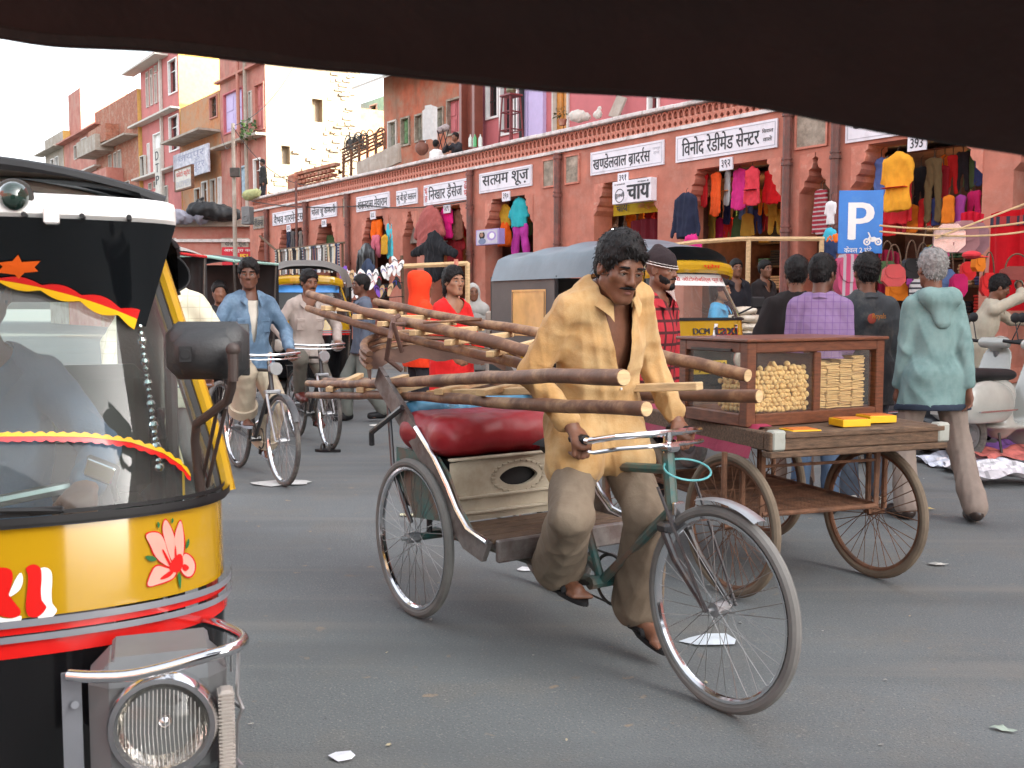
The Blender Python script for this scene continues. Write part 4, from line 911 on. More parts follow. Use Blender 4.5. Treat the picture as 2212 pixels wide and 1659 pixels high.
    # clothes
    if shirt:
        S = dict(hem=.12, sleeve=.93, loose=.02, amp=.0075, collar=True, v=0, vw=.07, freq=30); S.update(shirt); lo = S['loose']
        c = SDF(vox)
        c.cap(P - t * (S['hem'] + .02), C1, (.150 + lo + .25 * max(0, S['hem'] - .3)) * s * bulk, (.130 + lo) * s * bulk, .04, f, .80); c.cap(C1, N - t * .10, (.142 + lo) * s * bulk, (.118 + lo * .6) * s, .05, f, .68); c.cap(sh[0] * .92 + sh[1] * .08 - t * .008, sh[1] * .92 + sh[0] * .08 - t * .008, (.047 + lo * .4) * s, None, .06); c.cap(N - t * .03 - l * .05, N - t * .03 + l * .05, (.05 + lo * .3) * s, None, .06)
        if 0 < S['hem'] <= .3:
            for i in (0, 1): c.cap(hip[i] + t * .03, hip[i] + (legs[i][0] - hip[i]) * max(.02, (S['hem'] + .02) / .43), (.082 + lo) * s, None, .05)
        if S['hem'] > .3:
            for i in (0, 1): c.cap(hip[i], hip[i] + (legs[i][0] - hip[i]) * min(1, (S['hem']) / .43), .10 * s + lo, .10 * s + lo, .05)
        for i in (0, 1):
            e, w = arms[i]; sl_ = S['sleeve'] if not isinstance(S['sleeve'], tuple) else S['sleeve'][i]
            if sl_ > 0: c.cap(sh[i] - t * .012, e, (.043 + lo * .7) * s, (.039 + lo * .6) * s, .022); c.cap(e, e + (w - e) * sl_, (.039 + lo * .6) * s, (.031 + lo * .55) * s, .012)
            else: c.cap(sh[i] - t * .012, sh[i] + (e - sh[i]) * (1 + sl_), (.045 + lo * .75) * s, (.045 + lo * 1.1) * s, .04)
        c.plane(P - t * S['hem'], -t)
        lf = np.array(l); tf = np.array(t); f_ = np.array(f); Nn = np.array(N)
        v, vw = S['v'], S['vw']
        def cut(Pt):
            u = (Pt - Nn) @ lf; w_ = (Pt - Nn) @ tf; g = (Pt - Nn) @ f_
            r = (u ** 2 + g ** 2 < (.062 * s) ** 2) & (w_ > -.08)
            if v: r |= (g > 0.0) & (w_ > -v) & (np.abs(u) < vw * np.clip((w_ + v) / v, 0, 1) ** .8)
            r |= np.abs(w_ + 0.525 * s + S['hem']) < vox * .55 if S.get('open_hem') else False
            return r
        so_ = sdf_obj('shirt' if not S.get('name') else S['name'], c, S['m'], root, S['amp'], seed + 3, S['freq'], cut=cut)
        if S.get('inner'):
            ci = SDF(vox); ci.cap(P + t * .05, C1, .127 * s * bulk, .134 * s * bulk, .04, f, .68); ci.cap(C1, N - t * .10, .143 * s * bulk, .118 * s, .05, f, .68); ci.cap(N - t * .06 - l * .05, N - t * .06 + l * .05, .05, None, .04); ci.plane(N - t * .035 + f * .03, t * .8 + f * .1); sdf_obj('inner_shirt', ci, S['inner'], so_, .003, seed, 30)
        if S.get('buttons'):
            for k in range(S['buttons']):
                wz = -(v + .03 + .085 * k); co = np.empty(len(so_.data.vertices) * 3, np.float32); so_.data.vertices.foreach_get('co', co); co = co.reshape(-1, 3) - Nn; ok = (np.abs(co @ lf) < .02) & (np.abs(co @ tf - wz) < .02) & (co @ f_ > 0)
                if ok.any(): m = MB(); m.ball(N + t * wz + f * (float((co @ f_)[ok].max()) + .001), (.006, .004, .006), 8); m.build('button', MT['offwhite'], so_)
        if S['collar']:
            m = MB(); vd = v or .05
            for sg in (-1, 1):
                pts = []
                for a in np.linspace(0, 1, 9):
                    an_ = a * math.pi; rx = .068 * s + .012 * math.sin(an_)
                    pts.append(N + l * (sg * rx * math.sin(an_ * .93) + sg * (.01 + .02 * (v > 0)) * a ** 4) + f * (-rx * math.cos(an_) * (1.0 if a < .5 else 1.25) + .02 * a) + t * (.028 - .05 * a * a - .012 * a))
                for (o0, o1, du) in ((0, .04, 0), (.012, -.03, 1)):
                    vs = []
                    for j, p in enumerate(pts):
                        a = j / 8; out = (p - N) - t * (p - N).dot(t); out.normalize()
                        vs += [p + out * .004, p + out * (.022 + .012 * a) - t * (.034 + .03 * a ** 3)]
                    if du == 0: vs = [q_ for p in pts for q_ in (p - t * .03, p)]
                    m.add(vs, [(2 * j, 2 * j + 1, 2 * j + 3, 2 * j + 2) for j in range(8)])
            m.build('collar', S.get('cm') or S['m'], so_, 60)
        if S.get('pockets'):
            for sg in (-1, 1):
                cpt = N - t * .2 + l * (sg * .085)
                co = np.empty(len(so_.data.vertices) * 3, np.float32); so_.data.vertices.foreach_get('co', co); co = co.reshape(-1, 3) - Nn; g_ = co @ f_
                ok = (np.abs(co @ lf - sg * .085) < .03) & (np.abs(co @ tf + .24) < .05) & (g_ > 0); yy = float(np.median(g_[ok])) if ok.any() else .1
                m = MB(); X_ = Matrix((l, -f, t)).transposed().to_4x4(); X_.translation = cpt + f * (yy - .004)
                m.box((0, 0, -.05), (.1, .016, .11), 0, X_, .006); m.box((0, -.004, .0), (.104, .018, .035), 0, X_, .006); m.build('pocket', S['m'], so_)
        if S.get('hoodback'):
            hb = SDF(vox); hb.cap(N - f * .085 - t * .02 - l * .075, N - f * .085 - t * .02 + l * .075, .062, None, .04, t, .8); hb.cap(N - f * .10 - t * .08, N - f * .115 - t * .17, .085, .055, .06, f, .55); hb.cap(N - l * .09 + f * .01 - t * .0, N - l * .07 - f * .08, .034, .045, .04); hb.cap(N + l * .09 + f * .01, N + l * .07 - f * .08, .034, .045, .04); sdf_obj('hood', hb, S['m'], so_, .005, seed, 30)
        if S.get('band'):
            bm_ = SDF(vox); bm_.cap(P - t * (S['hem'] + .04), P - t * (S['hem'] - .04), (.154 + lo + .25 * max(0, S['hem'] - .3)) * s * bulk, None, .01, f, .80); [bm_.cap(hip[i], hip[i] + (legs[i][0] - hip[i]) * max(.02, (S['hem'] + .02) / .43), (.085 + lo) * s, None, .05) for i in (0, 1)]; bm_.plane(P - t * (S['hem'] + .012), -t); bm_.plane(P - t * (S['hem'] - .03), t); sdf_obj('waist_band', bm_, S['band'], so_)
    if trousers:
        S = dict(loose=.016, flare=.0, amp=.008, length=.97, freq=24); S.update(trousers); lo = S['loose']; c = SDF(vox)
        c.cap(P + t * .07, P - t * .03, (.104 + lo * .6) * s * bulk, (.114 + lo * .7) * s * bulk, .03, f, .74)
        for i in (0, 1):
            kn, an = legs[i]
            c.cap(hip[i] - t * .02, kn, (.078 + lo * .8) * s, (.058 + lo) * s, .035); c.cap(kn, kn + (an - kn) * S['length'], (.056 + lo) * s, (.042 + lo + S['flare']) * s, .03)
        c.plane(P + t * .09, t)
        to = sdf_obj('trousers', c, S['m'], root, S['amp'], seed + 9, S['freq'])
        if S.get('turnup'):
            for i in (0, 1):
                kn, an = legs[i]; p0 = kn + (an - kn) * (S['length'] - .08); p1 = kn + (an - kn) * (S['length'] + .1); m = MB(); m.tube([p0, p1], (.05 + lo + S['flare']) * s + .006, 16); m.build('turn_up', S['m'], to)
    if shoes:
        for i in (0, 1):
            kn, an = legs[i]; toe = Vector(toes[i]).normalized(); heel = an - Vector((0, 0, .045 * s)) - toe * .03
            c = SDF(max(vox * .8, .006))
            if shoes[0] == 'sandal':
                m = MB(); X_ = Matrix((toe.cross(Vector((0, 0, 1))), toe, Vector((0, 0, 1)))).transposed().to_4x4(); X_.translation = heel - Vector((0, 0, .046 * s))
                m.prism([(.036 * math.sin(a) * (1.15 if math.cos(a) > 0 else .9), .085 + .135 * math.cos(a)) for a in np.linspace(0, 2 * math.pi, 20, endpoint=False)], .018, X_); m.box((0, .11, .03), (.09, .045, .06), 0, X_, .02); m.box((0, .0, .04), (.075, .03, .07), 0, X_, .015); m.build('sandal', shoes[1], root)
            else:
                c.cap(heel + Vector((0, 0, .012)), heel + toe * .19 * s - Vector((0, 0, .004)), .046 * s, .042 * s, .03); c.cap(an + Vector((0, 0, .02)), heel + toe * .07, .05 * s, .046 * s, .03); c.plane(heel - Vector((0, 0, .04 * s)), (0, 0, -1)); sdf_obj('shoe', c, shoes[1], root)
    return root
# ------------------------------------------------------------------ wheels and cycles
M_grey = mat('grey_machine_paint', (.13, .137, .14), .45, var=.15); M_frame = mat('old_black_enamel', (.03, .03, .032), .35, coat=.3, var=.4, dirt=(.15, .09, .06), damt=.33, dscale=9)
M_teal = mat('worn_teal_enamel', (.03, .13, .12), .5, var=.3, dirt=(.16, .1, .07), damt=.5, dscale=8)
M_spoke = mat('spoke_wire', (.3, .29, .28), .35, metal=.9)
_wm = {}
def wheel_meshes(Rr, rt, key, nsp, rimw, tyre, rimm):
    if key in _wm: return _wm[key]
    a = MB(); a.ring((0, 0, 0), Rr - rt, rt, (1, 0, 0), 56, 10)
    b = MB(); ri = Rr - 2 * rt
    pr = [(ri + .004, -rimw), (ri - .006, -rimw * .9), (ri - .013, -rimw * .35), (ri - .013, rimw * .35), (ri - .006, rimw * .9), (ri + .004, rimw)]
    b.lathe(pr, 56, Matrix.Rotation(R(90), 4, 'Y'))
    c = MB()
    for k in range(nsp):
        t = 2 * math.pi * k / nsp; o = .35 * (1 if k % 4 < 2 else -1); s_ = .028 * (1 if k % 2 else -1)
        c.tube([(s_, .022 * math.cos(t + o * 3), .022 * math.sin(t + o * 3)), (0, (ri - .008) * math.cos(t), (ri - .008) * math.sin(t))], .0015 if key != 'cart' else .0022, 4, cap=False)
    d = MB(); d.tube([(-.055, 0, 0), (-.03, 0, 0), (-.028, 0, 0), (.028, 0, 0), (.03, 0, 0), (.055, 0, 0)], [.008, .008, .024, .024, .008, .008], 10)
    _wm[key] = (a.mesh('wheel', tyre), b.mesh('rim', rimm), c.mesh('spokes', M_spoke if key != 'cart' else MT['rust']), d.mesh('hub', MT['steel'] if key != 'cart' else MT['rust'])); return _wm[key]
def wheel(parent, loc, rz=0, Rr=.35, rt=.019, key='cycle', nsp=32, rimw=.015, tyre=None, rimm=None, roll=0):
    ms = wheel_meshes(Rr, rt, key, nsp, rimw, tyre or MT['tyre'], rimm or MT['chrome'])
    w = link('wheel', ms[0], parent, loc, 0, Euler((roll, 0, rz)))
    for nme, me in zip(('rim', 'spokes', 'hub'), ms[1:]): link(nme, me, w)
    return w
def bicycle(label, loc, rz, frm=None, group=None, basket=False):
    b = thing('bicycle', label, 'bicycle', loc, rz, group); m_ = frm or M_frame; Rw = .35
    wheel(b, (0, -.56, Rw)); wheel(b, (0, .54, Rw), roll=.3)
    H0, H1, S1, BB, RA = V(0, -.34, .76), V(0, -.30, .93), V(0, .22, .86), V(0, .07, .30), V(0, .54, .35)
    m = MB(); m.tube([BB, H0 + V(0, .005, .03)], .016); m.tube([S1, H1 - V(0, .0, .05)], .0135); m.tube([BB, S1 + V(0, .015, .04)], .0155); m.tube([H0 - V(0, .01, .04), H1 + V(0, .01, .02)], .019)
    for sx in (-1, 1): m.tube([BB + V(sx * .03, 0, 0), RA + V(sx * .06, 0, 0)], .009, 6); m.tube([S1 + V(sx * .015, 0, -.03), RA + V(sx * .06, 0, 0)], .008, 6)
    m.tube([BB - V(.04, 0, 0), BB + V(.04, 0, 0)], .024); m.build('frame', m_, b)
    m = MB()
    for sx in (-1, 1): m.tube([H0 + V(sx * .05, -.02, -.05), V(sx * .055, -.48, .5), V(sx * .055, -.56, .35)], [.013, .011, .008], 8)
    m.box(H0 + V(0, -.015, -.045), (.13, .05, .03), 0, None, .008); m.build('fork', MT['steel'], b)
    m = MB(); hb = [V(.24, -.08, .99), V(.28, -.16, 1.0), V(.26, -.27, 1.01), V(.1, -.32, 1.0), V(-.1, -.32, 1.0), V(-.26, -.27, 1.01), V(-.28, -.16, 1.0), V(-.24, -.08, .99)]
    m.tube(hb, .0115); m.tube([V(x, y - .015, z - .035) for x, y, z in hb[1:-1]], .006, 6); m.tube([V(0, -.30, .9), V(0, -.315, 1.02)], .015); hn = m.build('handlebar', MT['chrome'], b)
    for sx in (-1, 1): m = MB(); m.tube([V(sx * .275, -.14, 1.0), V(sx * .235, -.06, .99)], .017); m.build('grip', MT['black'], hn)
    m = MB(); m.box((0, -.40, .9), (.09, .07, .09), 0, None, .025); m.tube([(0, -.43, .9), (0, -.455, .9)], [.045, .05], 12); m.build('head_lamp', MT['steel'], b)
    m = MB(); m.grid(9, 7, lambda u, v: V((u - .5) * lerp(.2, .05, v ** .7), lerp(.34, .06, v), .93 + .02 * math.cos((u - .5) * 5) - .015 * v)); m.grid(9, 7, lambda u, v: V((.5 - u) * lerp(.2, .05, v ** .7), lerp(.34, .06, v), .895 + .02 * math.cos((u - .5) * 5) - .01 * v)); m.build('saddle', MT['black'], b)
    for y, a0, a1 in ((-.56, 30, 150), (.54, 10, 160)):
        m = MB(); m.ring((0, y, Rw), Rw + .022, .026, (-1, 0, 0), 20, 6, flat=.4, a0=a0, a1=a1) if False else m.tube([V(0, y + (Rw + .02) * math.cos(R(a)), Rw + (Rw + .02) * math.sin(R(a))) for a in np.linspace(a0, a1, 18)], .027, 6, flat=.3, up=(1, 0, 0)) if False else None
        pts = [V(0, y + (Rw + .022) * math.cos(R(a)), Rw + (Rw + .022) * math.sin(R(a))) for a in np.linspace(a0, a1, 18)]
        m = MB(); m.add([p + V(sx * .028, 0, -.012 * abs(sx)) for p in pts for sx in (-1, -.5, .5, 1)], [(4 * i + j, 4 * i + j + 1, 4 * i + j + 5, 4 * i + j + 4) for i in range(17) for j in range(3)]); m.build('mudguard', m_, b)
    m = MB(); m.ring(BB + V(.045, 0, 0), .085, .006, (1, 0, 0), 24, 5); m.tube([BB + V(.05, 0, 0), BB + V(.065, .09, -.14)], .009, 6); m.tube([BB - V(.05, 0, 0), BB - V(.065, .09, -.14)], .009, 6)
    m.tube([BB + V(.045, 0, .08), RA + V(.045, 0, .035)], .004, 4); m.tube([BB + V(.045, 0, -.08), RA + V(.045, 0, -.035)], .004, 4); m.build('crank_and_chain', MT['darkmetal'], b)
    for sg in (-1, 1):
        m = MB(); m.box(BB + V(sg * .115, sg * .09, -sg * .14), (.09, .07, .022), 0, None, .006); m.build('pedal', MT['black'], b)
    m = MB()
    for sx in (-.05, 0, .05): m.tube([(sx, .33, .77), (sx, .72, .75)], .006, 6)
    m.tube([(-.06, .72, .75), (.06, .72, .75)], .006, 6); m.tube([(-.06, .68, .75), (-.065, .54, .36)], .005, 6); m.tube([(.06, .68, .75), (.065, .54, .36)], .005, 6); m.build('carrier', MT['darkmetal'], b)
    m = MB(); m.tube([BB + V(.06, .1, -.02), BB + V(.17, .14, -.27)], .008, 6); m.build('stand', MT['chrome'], b)
    return b
BBc = V(0, .07, .30)

# ------------------------------------------------------------------ three-wheeled taxis
M_tyel = mat('yellow_taxi_paint', (.41, .235, .007), .10, coat=.8, var=.07, scale=2, bump=.03, bscale=5, dirt=(.42, .25, .04), dscale=7, damt=.33); M_tred = mat('red_stripe_paint', (.55, .012, .01), .18, coat=.5, var=.05); M_tgry = mat('grey_trim', (.16, .17, .19), .35)
M_canv = mat('grey_canvas', (.12, .11, .10), .85, var=.12, scale=3, bump=.25, bscale=90); M_canvb = mat('blue_grey_vinyl', (.11, .145, .17), .45, var=.2, scale=2, bump=.1)
M_seat = mat('dark_seat_vinyl', (.05, .045, .05), .5, var=.2); M_film = mat('amber_plastic_window', (.74, .44, .15), .2, coat=.4, var=.25, scale=3)
M_vis = mat('smoked_visor', (.004, .005, .006), .08, spec=.4, coat=.2, var=.1)
NN = 3.0
def sel(phi, b, a, n=3.0):
    c, s_ = math.cos(phi), math.sin(phi); x = b * math.copysign(abs(s_) ** (2 / n), s_); y = a * (1 - abs(c) ** (2 / n)); return x, y
def auto(label, loc, rz, zc=0.0, roof=1.72, detail=False, group=None, canopy=None, sticker=None, nose=None, L=2.55):
    A = thing('auto_rickshaw', label, 'auto rickshaw', loc, rz, group); NP = 41
    PH = [R(-89 + 178 * i / (NP - 1)) for i in range(NP)]
    zt = roof - (.17 if detail else .2)
    def lev(z):                                        # plan of the front at a height: half width, depth, set-back
        q = (z - zc)
        if q < .82: return .50 + .03 * (q - .3) / .52, .27, .02 * (.82 - q)
        if q < 1.06: return .53, .28, .03 * (q - .82) / .24
        t_ = (z - 1.06 - zc) / max(.2, zt - 1.06 - zc); return lerp(.53, .40, t_), lerp(.28, .19, t_), lerp(.03, .22, t_)
    def band(m, z0, z1, out=0.0, mi=0, p0=0, p1=NP - 1, n=2):
        rows = []
        for k in range(n):
            z = lerp(z0, z1, k / (n - 1)); b, a, y0 = lev(z); rows.append([(x * (1 + out / .5), y + y0 - out, z) for x, y in (sel(p, b, a) for p in PH[p0:p1 + 1])])
        w = p1 - p0 + 1; m.add([p for r in rows for p in r], [(k * w + i, k * w + i + 1, (k + 1) * w + i + 1, (k + 1) * w + i) for k in range(n - 1) for i in range(w - 1)], mi)
    def body(nme, z0, z1, m_, out=0.0, n=2):
        m = MB(); band(m, z0 + zc, z1 + zc, out, 0, n=n)
        if out > .004: 
            for z in (z0, z1): band(m, z + zc, z + zc + 1e-4, out, 0)
        return m.build(nme, m_, A, 50)
    body('lower_cowl', .30, .82, MT['blackgloss'], n=6); body('stripe', .8205, .846, M_tred, .004); body('stripe', .847, .8575, M_tgry, .012); body('stripe', .858, .870, M_tred, .005); body('stripe', .8705, .882, M_tgry, .012)
    cowl = body('cowl', .8815, 1.029, M_tyel, 0, 5)
    m = MB()
    for k in range(5):
        a_ = k / 4 * math.pi; pass
    band(m, 1.027 + zc, 1.033 + zc, .010); band(m, 1.033 + zc, 1.045 + zc, .014); band(m, 1.045 + zc, 1.052 + zc, .006); seal = m.build('windscreen_seal', MT['black'], A, 180)
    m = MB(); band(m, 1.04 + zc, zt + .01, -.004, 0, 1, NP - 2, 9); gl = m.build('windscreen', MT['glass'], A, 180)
    for sg, i in ((-1, 1), (1, NP - 2)):               # pillars
        for nm, mm, r_, dx in (('pillar', M_tyel, .014, .012), ('pillar_seal', MT['black'], .013, -.012)):
            pts = []
            for k in range(7):
                z = lerp(1.03 + zc, zt + .04, k / 6); b, a, y0 = lev(min(z, zt)); x, y = sel(PH[i], b, a); pts.append((x + sg * dx, y + y0 - (.008 if dx > 0 else .02), z))
            m = MB(); m.tube(pts, r_, 8); m.build(nm, mm, A)
    # header over the windscreen and the roof
    b_, a_, y0_ = lev(zt); hw = b_ + .055
    m = MB()
    hd = [(sel(p, hw, .16)[0], sel(p, hw, .16)[1] + y0_ - .09) for p in PH]
    hz = 1.0 if detail else 2.1; prof = [(0, 0), (-.012, .012 * hz), (-.012, .032 * hz), (0, .045 * hz), (.03, .05 * hz)]
    for j in range(len(prof) - 1): m.add([(x * (1 - q[0] * .4), y + q[0], zt + q[1] - (0 if detail else .05) * (abs(x) / hw) ** 4) for q in (prof[j], prof[j + 1]) for x, y in hd], [(i, i + 1, NP + i + 1, NP + i) for i in range(NP - 1)])
    hdr = m.build('header_rail', (MT['white'] if detail else M_tyel), A, 60)
    cm = canopy or M_canv; rw = .47 if detail else .60
    def roofz(u, v):                                    # u across, v along
        y = lerp(y0_ + .04, L - .1, v); x = (u * 2 - 1); wv = lerp(hw, rw + .02, min(1, v * 3)); rise = (.13 + .05 * math.sin(math.pi * min(1, v * 1.1))) if not detail else .055
        sag = .018 * math.cos(v * 4 * 2 * math.pi) if v > .12 else 0
        return V(wv * math.copysign(abs(x) ** .8, x), y, zt + .045 * hz + (rise + sag) * (1 - abs(x) ** 2.6) + ((.0 if detail else .04) * min(1, v * 4)) - (.16 * max(0, abs(x) - .86) / .14 if v > .1 else .08 * max(0, abs(x) - .86) / .14))
    m = MB(); m.grid(25, 33, roofz); m.build('canvas_roof', cm if not detail else MT['blackgloss'], A, 60)
    # sides: rear quarter canvas with a window, lower panels
    for sg in (-1, 1):
        m = MB(); holes = [(1.62, 2.22, 1.02 + zc * .4, zt - .14)]; wall_holes(m, 1.45, L - .08, .95 + zc * .3, zt + .0, holes, 0, .012)
        q = MB(); q.add([(sg * (rw + v[1]), v[0], v[2]) for v in m.v], m.f); q.build('quarter_canvas', cm if canopy is None else M_canv, A, 0)
        q = MB(); q.add([*[(sg * (rw + .005), yy, zz) for yy, zz in ((1.6, 1.0 + zc * .4), (2.24, 1.0 + zc * .4), (2.24, zt - .12), (1.6, zt - .12))]], [(0, 1, 2, 3)]); q.build('quarter_window', M_film, A, 0)
        q = MB(); q.box((sg * rw, (1.35 + L) / 2, .64), (.05, L - 1.45, .6), 0, None, .02); q.box((sg * (rw - .02), .85, .40), (.06, 1.0, .12), 0, None, .02); q.build('side_panel', MT['blackgloss'], A)
        q = MB(); q.box((sg * (rw + .026), (1.35 + L) / 2, .86), (.012, L - 1.5, .1)); q.build('side_stripe', M_tyel, A)
        q = MB(); q.tube([(sg * rw, 1.42, .9), (sg * rw, 1.40, zt)], .018); q.build('door_post', MT['black'], A); q = MB(); q.tube([(sg * .50, .36, .34), (sg * .51, .40, 1.03 + zc)], .02); q.build('door_post', MT['black'], A)
    q = MB(); q.box((0, L - .05, .66 + zc * .2), (2 * rw, .06, .66 + zc), 0, None, .03); q.build('rear_panel', MT['blackgloss'], A)
    q = MB(); wall_holes(q, -rw, rw, .98 + zc, zt + .02, [(-.3, .3, 1.15 + zc * .8, 1.4)], L - .06, .012); q.build('rear_canvas', cm if canopy is None else M_canv, A, 0)
    q = MB(); q.box((0, L / 2 + .3, .31), (2 * rw - .06, L - .6, .06)); q.box((0, .55, .33), (.9, .6, .05)); q.build('floor', MT['darkmetal'], A)
    q = MB(); q.box((0, .98, .62), (.62, .38, .16), 0, None, .04); q.box((0, 1.2, .85), (.62, .08, .34), 0, None, .03); q.build('driver_seat', M_seat, A)
    q = MB(); q.box((0, 2.0, .6), (2 * rw - .12, .5, .2), 0, None, .05); q.box((0, 2.28, .92), (2 * rw - .12, .12, .5), 0, None, .05); q.build('bench_seat', M_seat if not detail else paint((.06, .12, .11), 'green_seat_vinyl'), A)
    q = MB(); q.tube([(-.28, .62, 1.0), (-.1, .56, .98), (.1, .56, .98), (.28, .62, 1.0)], .013); q.tube([(0, .56, .98), (0, .5, .55)], .03); q.build('handlebar', MT['steel'], A)
    for loc_, rr in (((0, .22, .21), .21), ((-rw + .1, 2.05, .21), .21), ((rw - .1, 2.05, .21), .21)):
        q = MB(); q.ring((0, 0, 0), rr - .05, .05, (1, 0, 0), 28, 10); w = q.build('wheel', MT['tyre'], A, loc=loc_); q = MB(); q.lathe([(.0, -.05), (.06, -.05), (.09, -.02), (.125, -.03), (.125, .03), (.09, .02), (.06, .05), (0, .05)], 20, Matrix.Rotation(R(90), 4, 'Y')); q.build('rim', M_grey, w)
    q = MB(); q.grid(9, 14, lambda u, v: V((u - .5) * .26, .2 + .25 * math.cos(math.pi * (.1 + .8 * v)) * -1, .24 + .24 * math.sin(math.pi * (.1 + .8 * v)) - .06 * abs(u * 2 - 1) ** 3)); q.build('front_mudguard', M_grey, A)
    for sg in (-1, 1):
        if detail: break
        q = MB(); q.tube([(sg * .36, .0, .7 + zc), (sg * .36, .1, .7 + zc)], [.085, .06], 18); hl = q.build('headlight', MT['chrome'], A); q = MB(); q.ball((sg * .36, .002, .7 + zc), (.075, .02, .075), 16); q.build('lens', MT['eye'], hl)
    if not detail:
        q = MB(); q.box((sg * .0, -.02, .64 + zc), (.36, .02, .11), 0, None, .004); q.build('number_plate', paint((.62, .42, .02), 'yellow_plate'), A)
        letter_mesh('RJ 14 3320', -.16, .16, .60 + zc, .68 + zc, MT['ink'], A, y=-.034, bold=.04, name='plate_number')
        for sg in (-1, 1):
            q = MB(); q.tube([(sg * .52, .3, 1.05 + zc), (sg * .7, .2, 1.15 + zc)], .009, 6); q.box((sg * .72, .19, 1.18 + zc), (.16, .03, .1), 0, None, .014); q.build('mirror', MT['black'], A)
    A['lev'] = 0
    return A, lev, band, PH, zt, NP
def on_nose(pts, z0, lev, out=.002):
    """maps (x, z) drawn on a flat sheet onto the curved front"""
    r = []
    for x, z in pts:
        b, a, y0 = lev(z); u = min(abs(x) / b, .9995); n = NN; r.append((x, a * (1 - (1 - u ** n) ** (1 / n)) + y0 - out, z))
    return r
# ------------------------------------------------------------------ the yellow taxi at the left edge
FA = V(-.974, 1.537, 0); FZ = R(20)
def FL(p): d = Vector(p) - FA; c, s_ = math.cos(FZ), math.sin(FZ); return V(d.x * c + d.y * s_, -d.x * s_ + d.y * c, d.z)
def FW(p): c, s_ = math.cos(FZ), math.sin(FZ); return V(FA.x + p[0] * c - p[1] * s_, FA.y + p[0] * s_ + p[1] * c, p[2])
A1, lev, band, PH, ztF, NP = auto('glossy yellow and black auto rickshaw with a painted pink lotus and chrome lamp guard', FA, FZ, roof=1.70, detail=True)
def nose(px, py, out=.003):                    # where a picture ray meets the taxi's curved front, in the taxi's own coordinates
    lo_, hi_ = 1.2, 2.6
    def gap(Y):
        q = FL(at(px, py, Y)); b, a, y0 = lev(q.z); u = min(abs(q.x) / b, .9995); return q.y - (a * (1 - (1 - u ** NN) ** (1 / NN)) + y0)
    for _ in range(40):
        m_ = (lo_ + hi_) / 2
        if gap(m_) < 0: lo_ = m_
        else: hi_ = m_
    return FL(at(px, py, lo_ - out))
z6 = lambda x, y: (x / 2.063 * .9736, (900 + y / 2.063) * .9736)
z5 = lambda x, y: (x / 3.19 * .9736, (380 + y / 3.19) * .9736)
def decal(name, polys, m, out, conv=z6, grow=1.0):
    mb = MB()
    for P_ in polys:
        cx = sum(p[0] for p in P_) / len(P_); cy = sum(p[1] for p in P_) / len(P_); n = len(P_)
        pts = [(cx, cy)] + [(cx + (x - cx) * f_ * g, cy + (y - cy) * f_ * g) for f_, g in ((.5, 1), (1, grow)) for x, y in P_]
        if grow != 1.0: pts = [(cx, cy)] + [(cx + (x - cx) * .5, cy + (y - cy) * .5) for x, y in P_] + [(x + (x - cx) / (math.hypot(x - cx, y - cy) + 1e-6) * grow, y + (y - cy) / (math.hypot(x - cx, y - cy) + 1e-6) * grow) for x, y in P_]
        mb.add([nose(*conv(x, y), out) for x, y in pts], [(0, 1 + i, 1 + (i + 1) % n) for i in range(n)] + [(1 + i, 1 + n + i, 1 + n + (i + 1) % n, 1 + (i + 1) % n) for i in range(n)])
    return mb.build(name, m, A1, 60)
def smooth(P_, it=2):
    for _ in range(it): P_ = [q for i in range(len(P_)) for q in ((P_[i][0] * .75 + P_[(i + 1) % len(P_)][0] * .25, P_[i][1] * .75 + P_[(i + 1) % len(P_)][1] * .25), (P_[i][0] * .25 + P_[(i + 1) % len(P_)][0] * .75, P_[i][1] * .25 + P_[(i + 1) % len(P_)][1] * .75))]
    return P_
PET = [[(755, 516), (775, 540), (800, 600), (808, 660), (805, 735), (780, 700), (755, 620), (742, 560)], [(828, 515), (842, 590), (842, 680), (818, 738), (800, 690), (798, 610), (808, 560)],
       [(660, 588), (720, 576), (750, 605), (770, 680), (795, 748), (740, 720), (710, 690), (690, 640)], [(668, 835), (690, 770), (715, 728), (765, 745), (812, 752), (795, 792), (740, 812)], [(848, 672), (884, 700), (895, 740), (880, 780), (850, 784), (822, 745), (832, 700)]]
decal('lotus_outline', [smooth(p) for p in PET], M_tred, .003, grow=7)
decal('lotus_petals', [smooth(p) for p in PET], paint((.78, .32, .26), 'pink_petal_paint', .2), .0045)
decal('lotus_heart', [smooth([(800, 690), (830, 672), (842, 715), (826, 762), (790, 765), (768, 742)]), smooth([(800, 640), (806, 640), (812, 740), (800, 740)]), smooth([(740, 660), (748, 655), (790, 735), (780, 745)]), smooth([(720, 800), (780, 752), (800, 760), (770, 790)]), smooth([(840, 720), (872, 740), (850, 762), (832, 745)])], M_tred, .006)
decal('lotus_leaves', [smooth(p) for p in ([(655, 688), (700, 686), (724, 706), (690, 718)], [(852, 632), (866, 600), (868, 640), (850, 660)], [(812, 765), (832, 772), (828, 850), (817, 812)], [(722, 526), (734, 545), (726, 565), (718, 545)], [(790, 511), (797, 526), (787, 543), (783, 525)])], paint((.02, .12, .035), 'green_paint', .25), .005)
BAR = [(113, 745), (150, 722), (188, 738), (192, 790), (186, 850), (192, 905), (218, 918), (196, 952), (165, 972), (128, 966), (116, 930), (122, 860), (130, 800), (126, 760)]
RR = [(-40, 742), (45, 740), (62, 775), (52, 826), (12, 858), (60, 900), (98, 934), (92, 962), (50, 976), (-40, 950)]
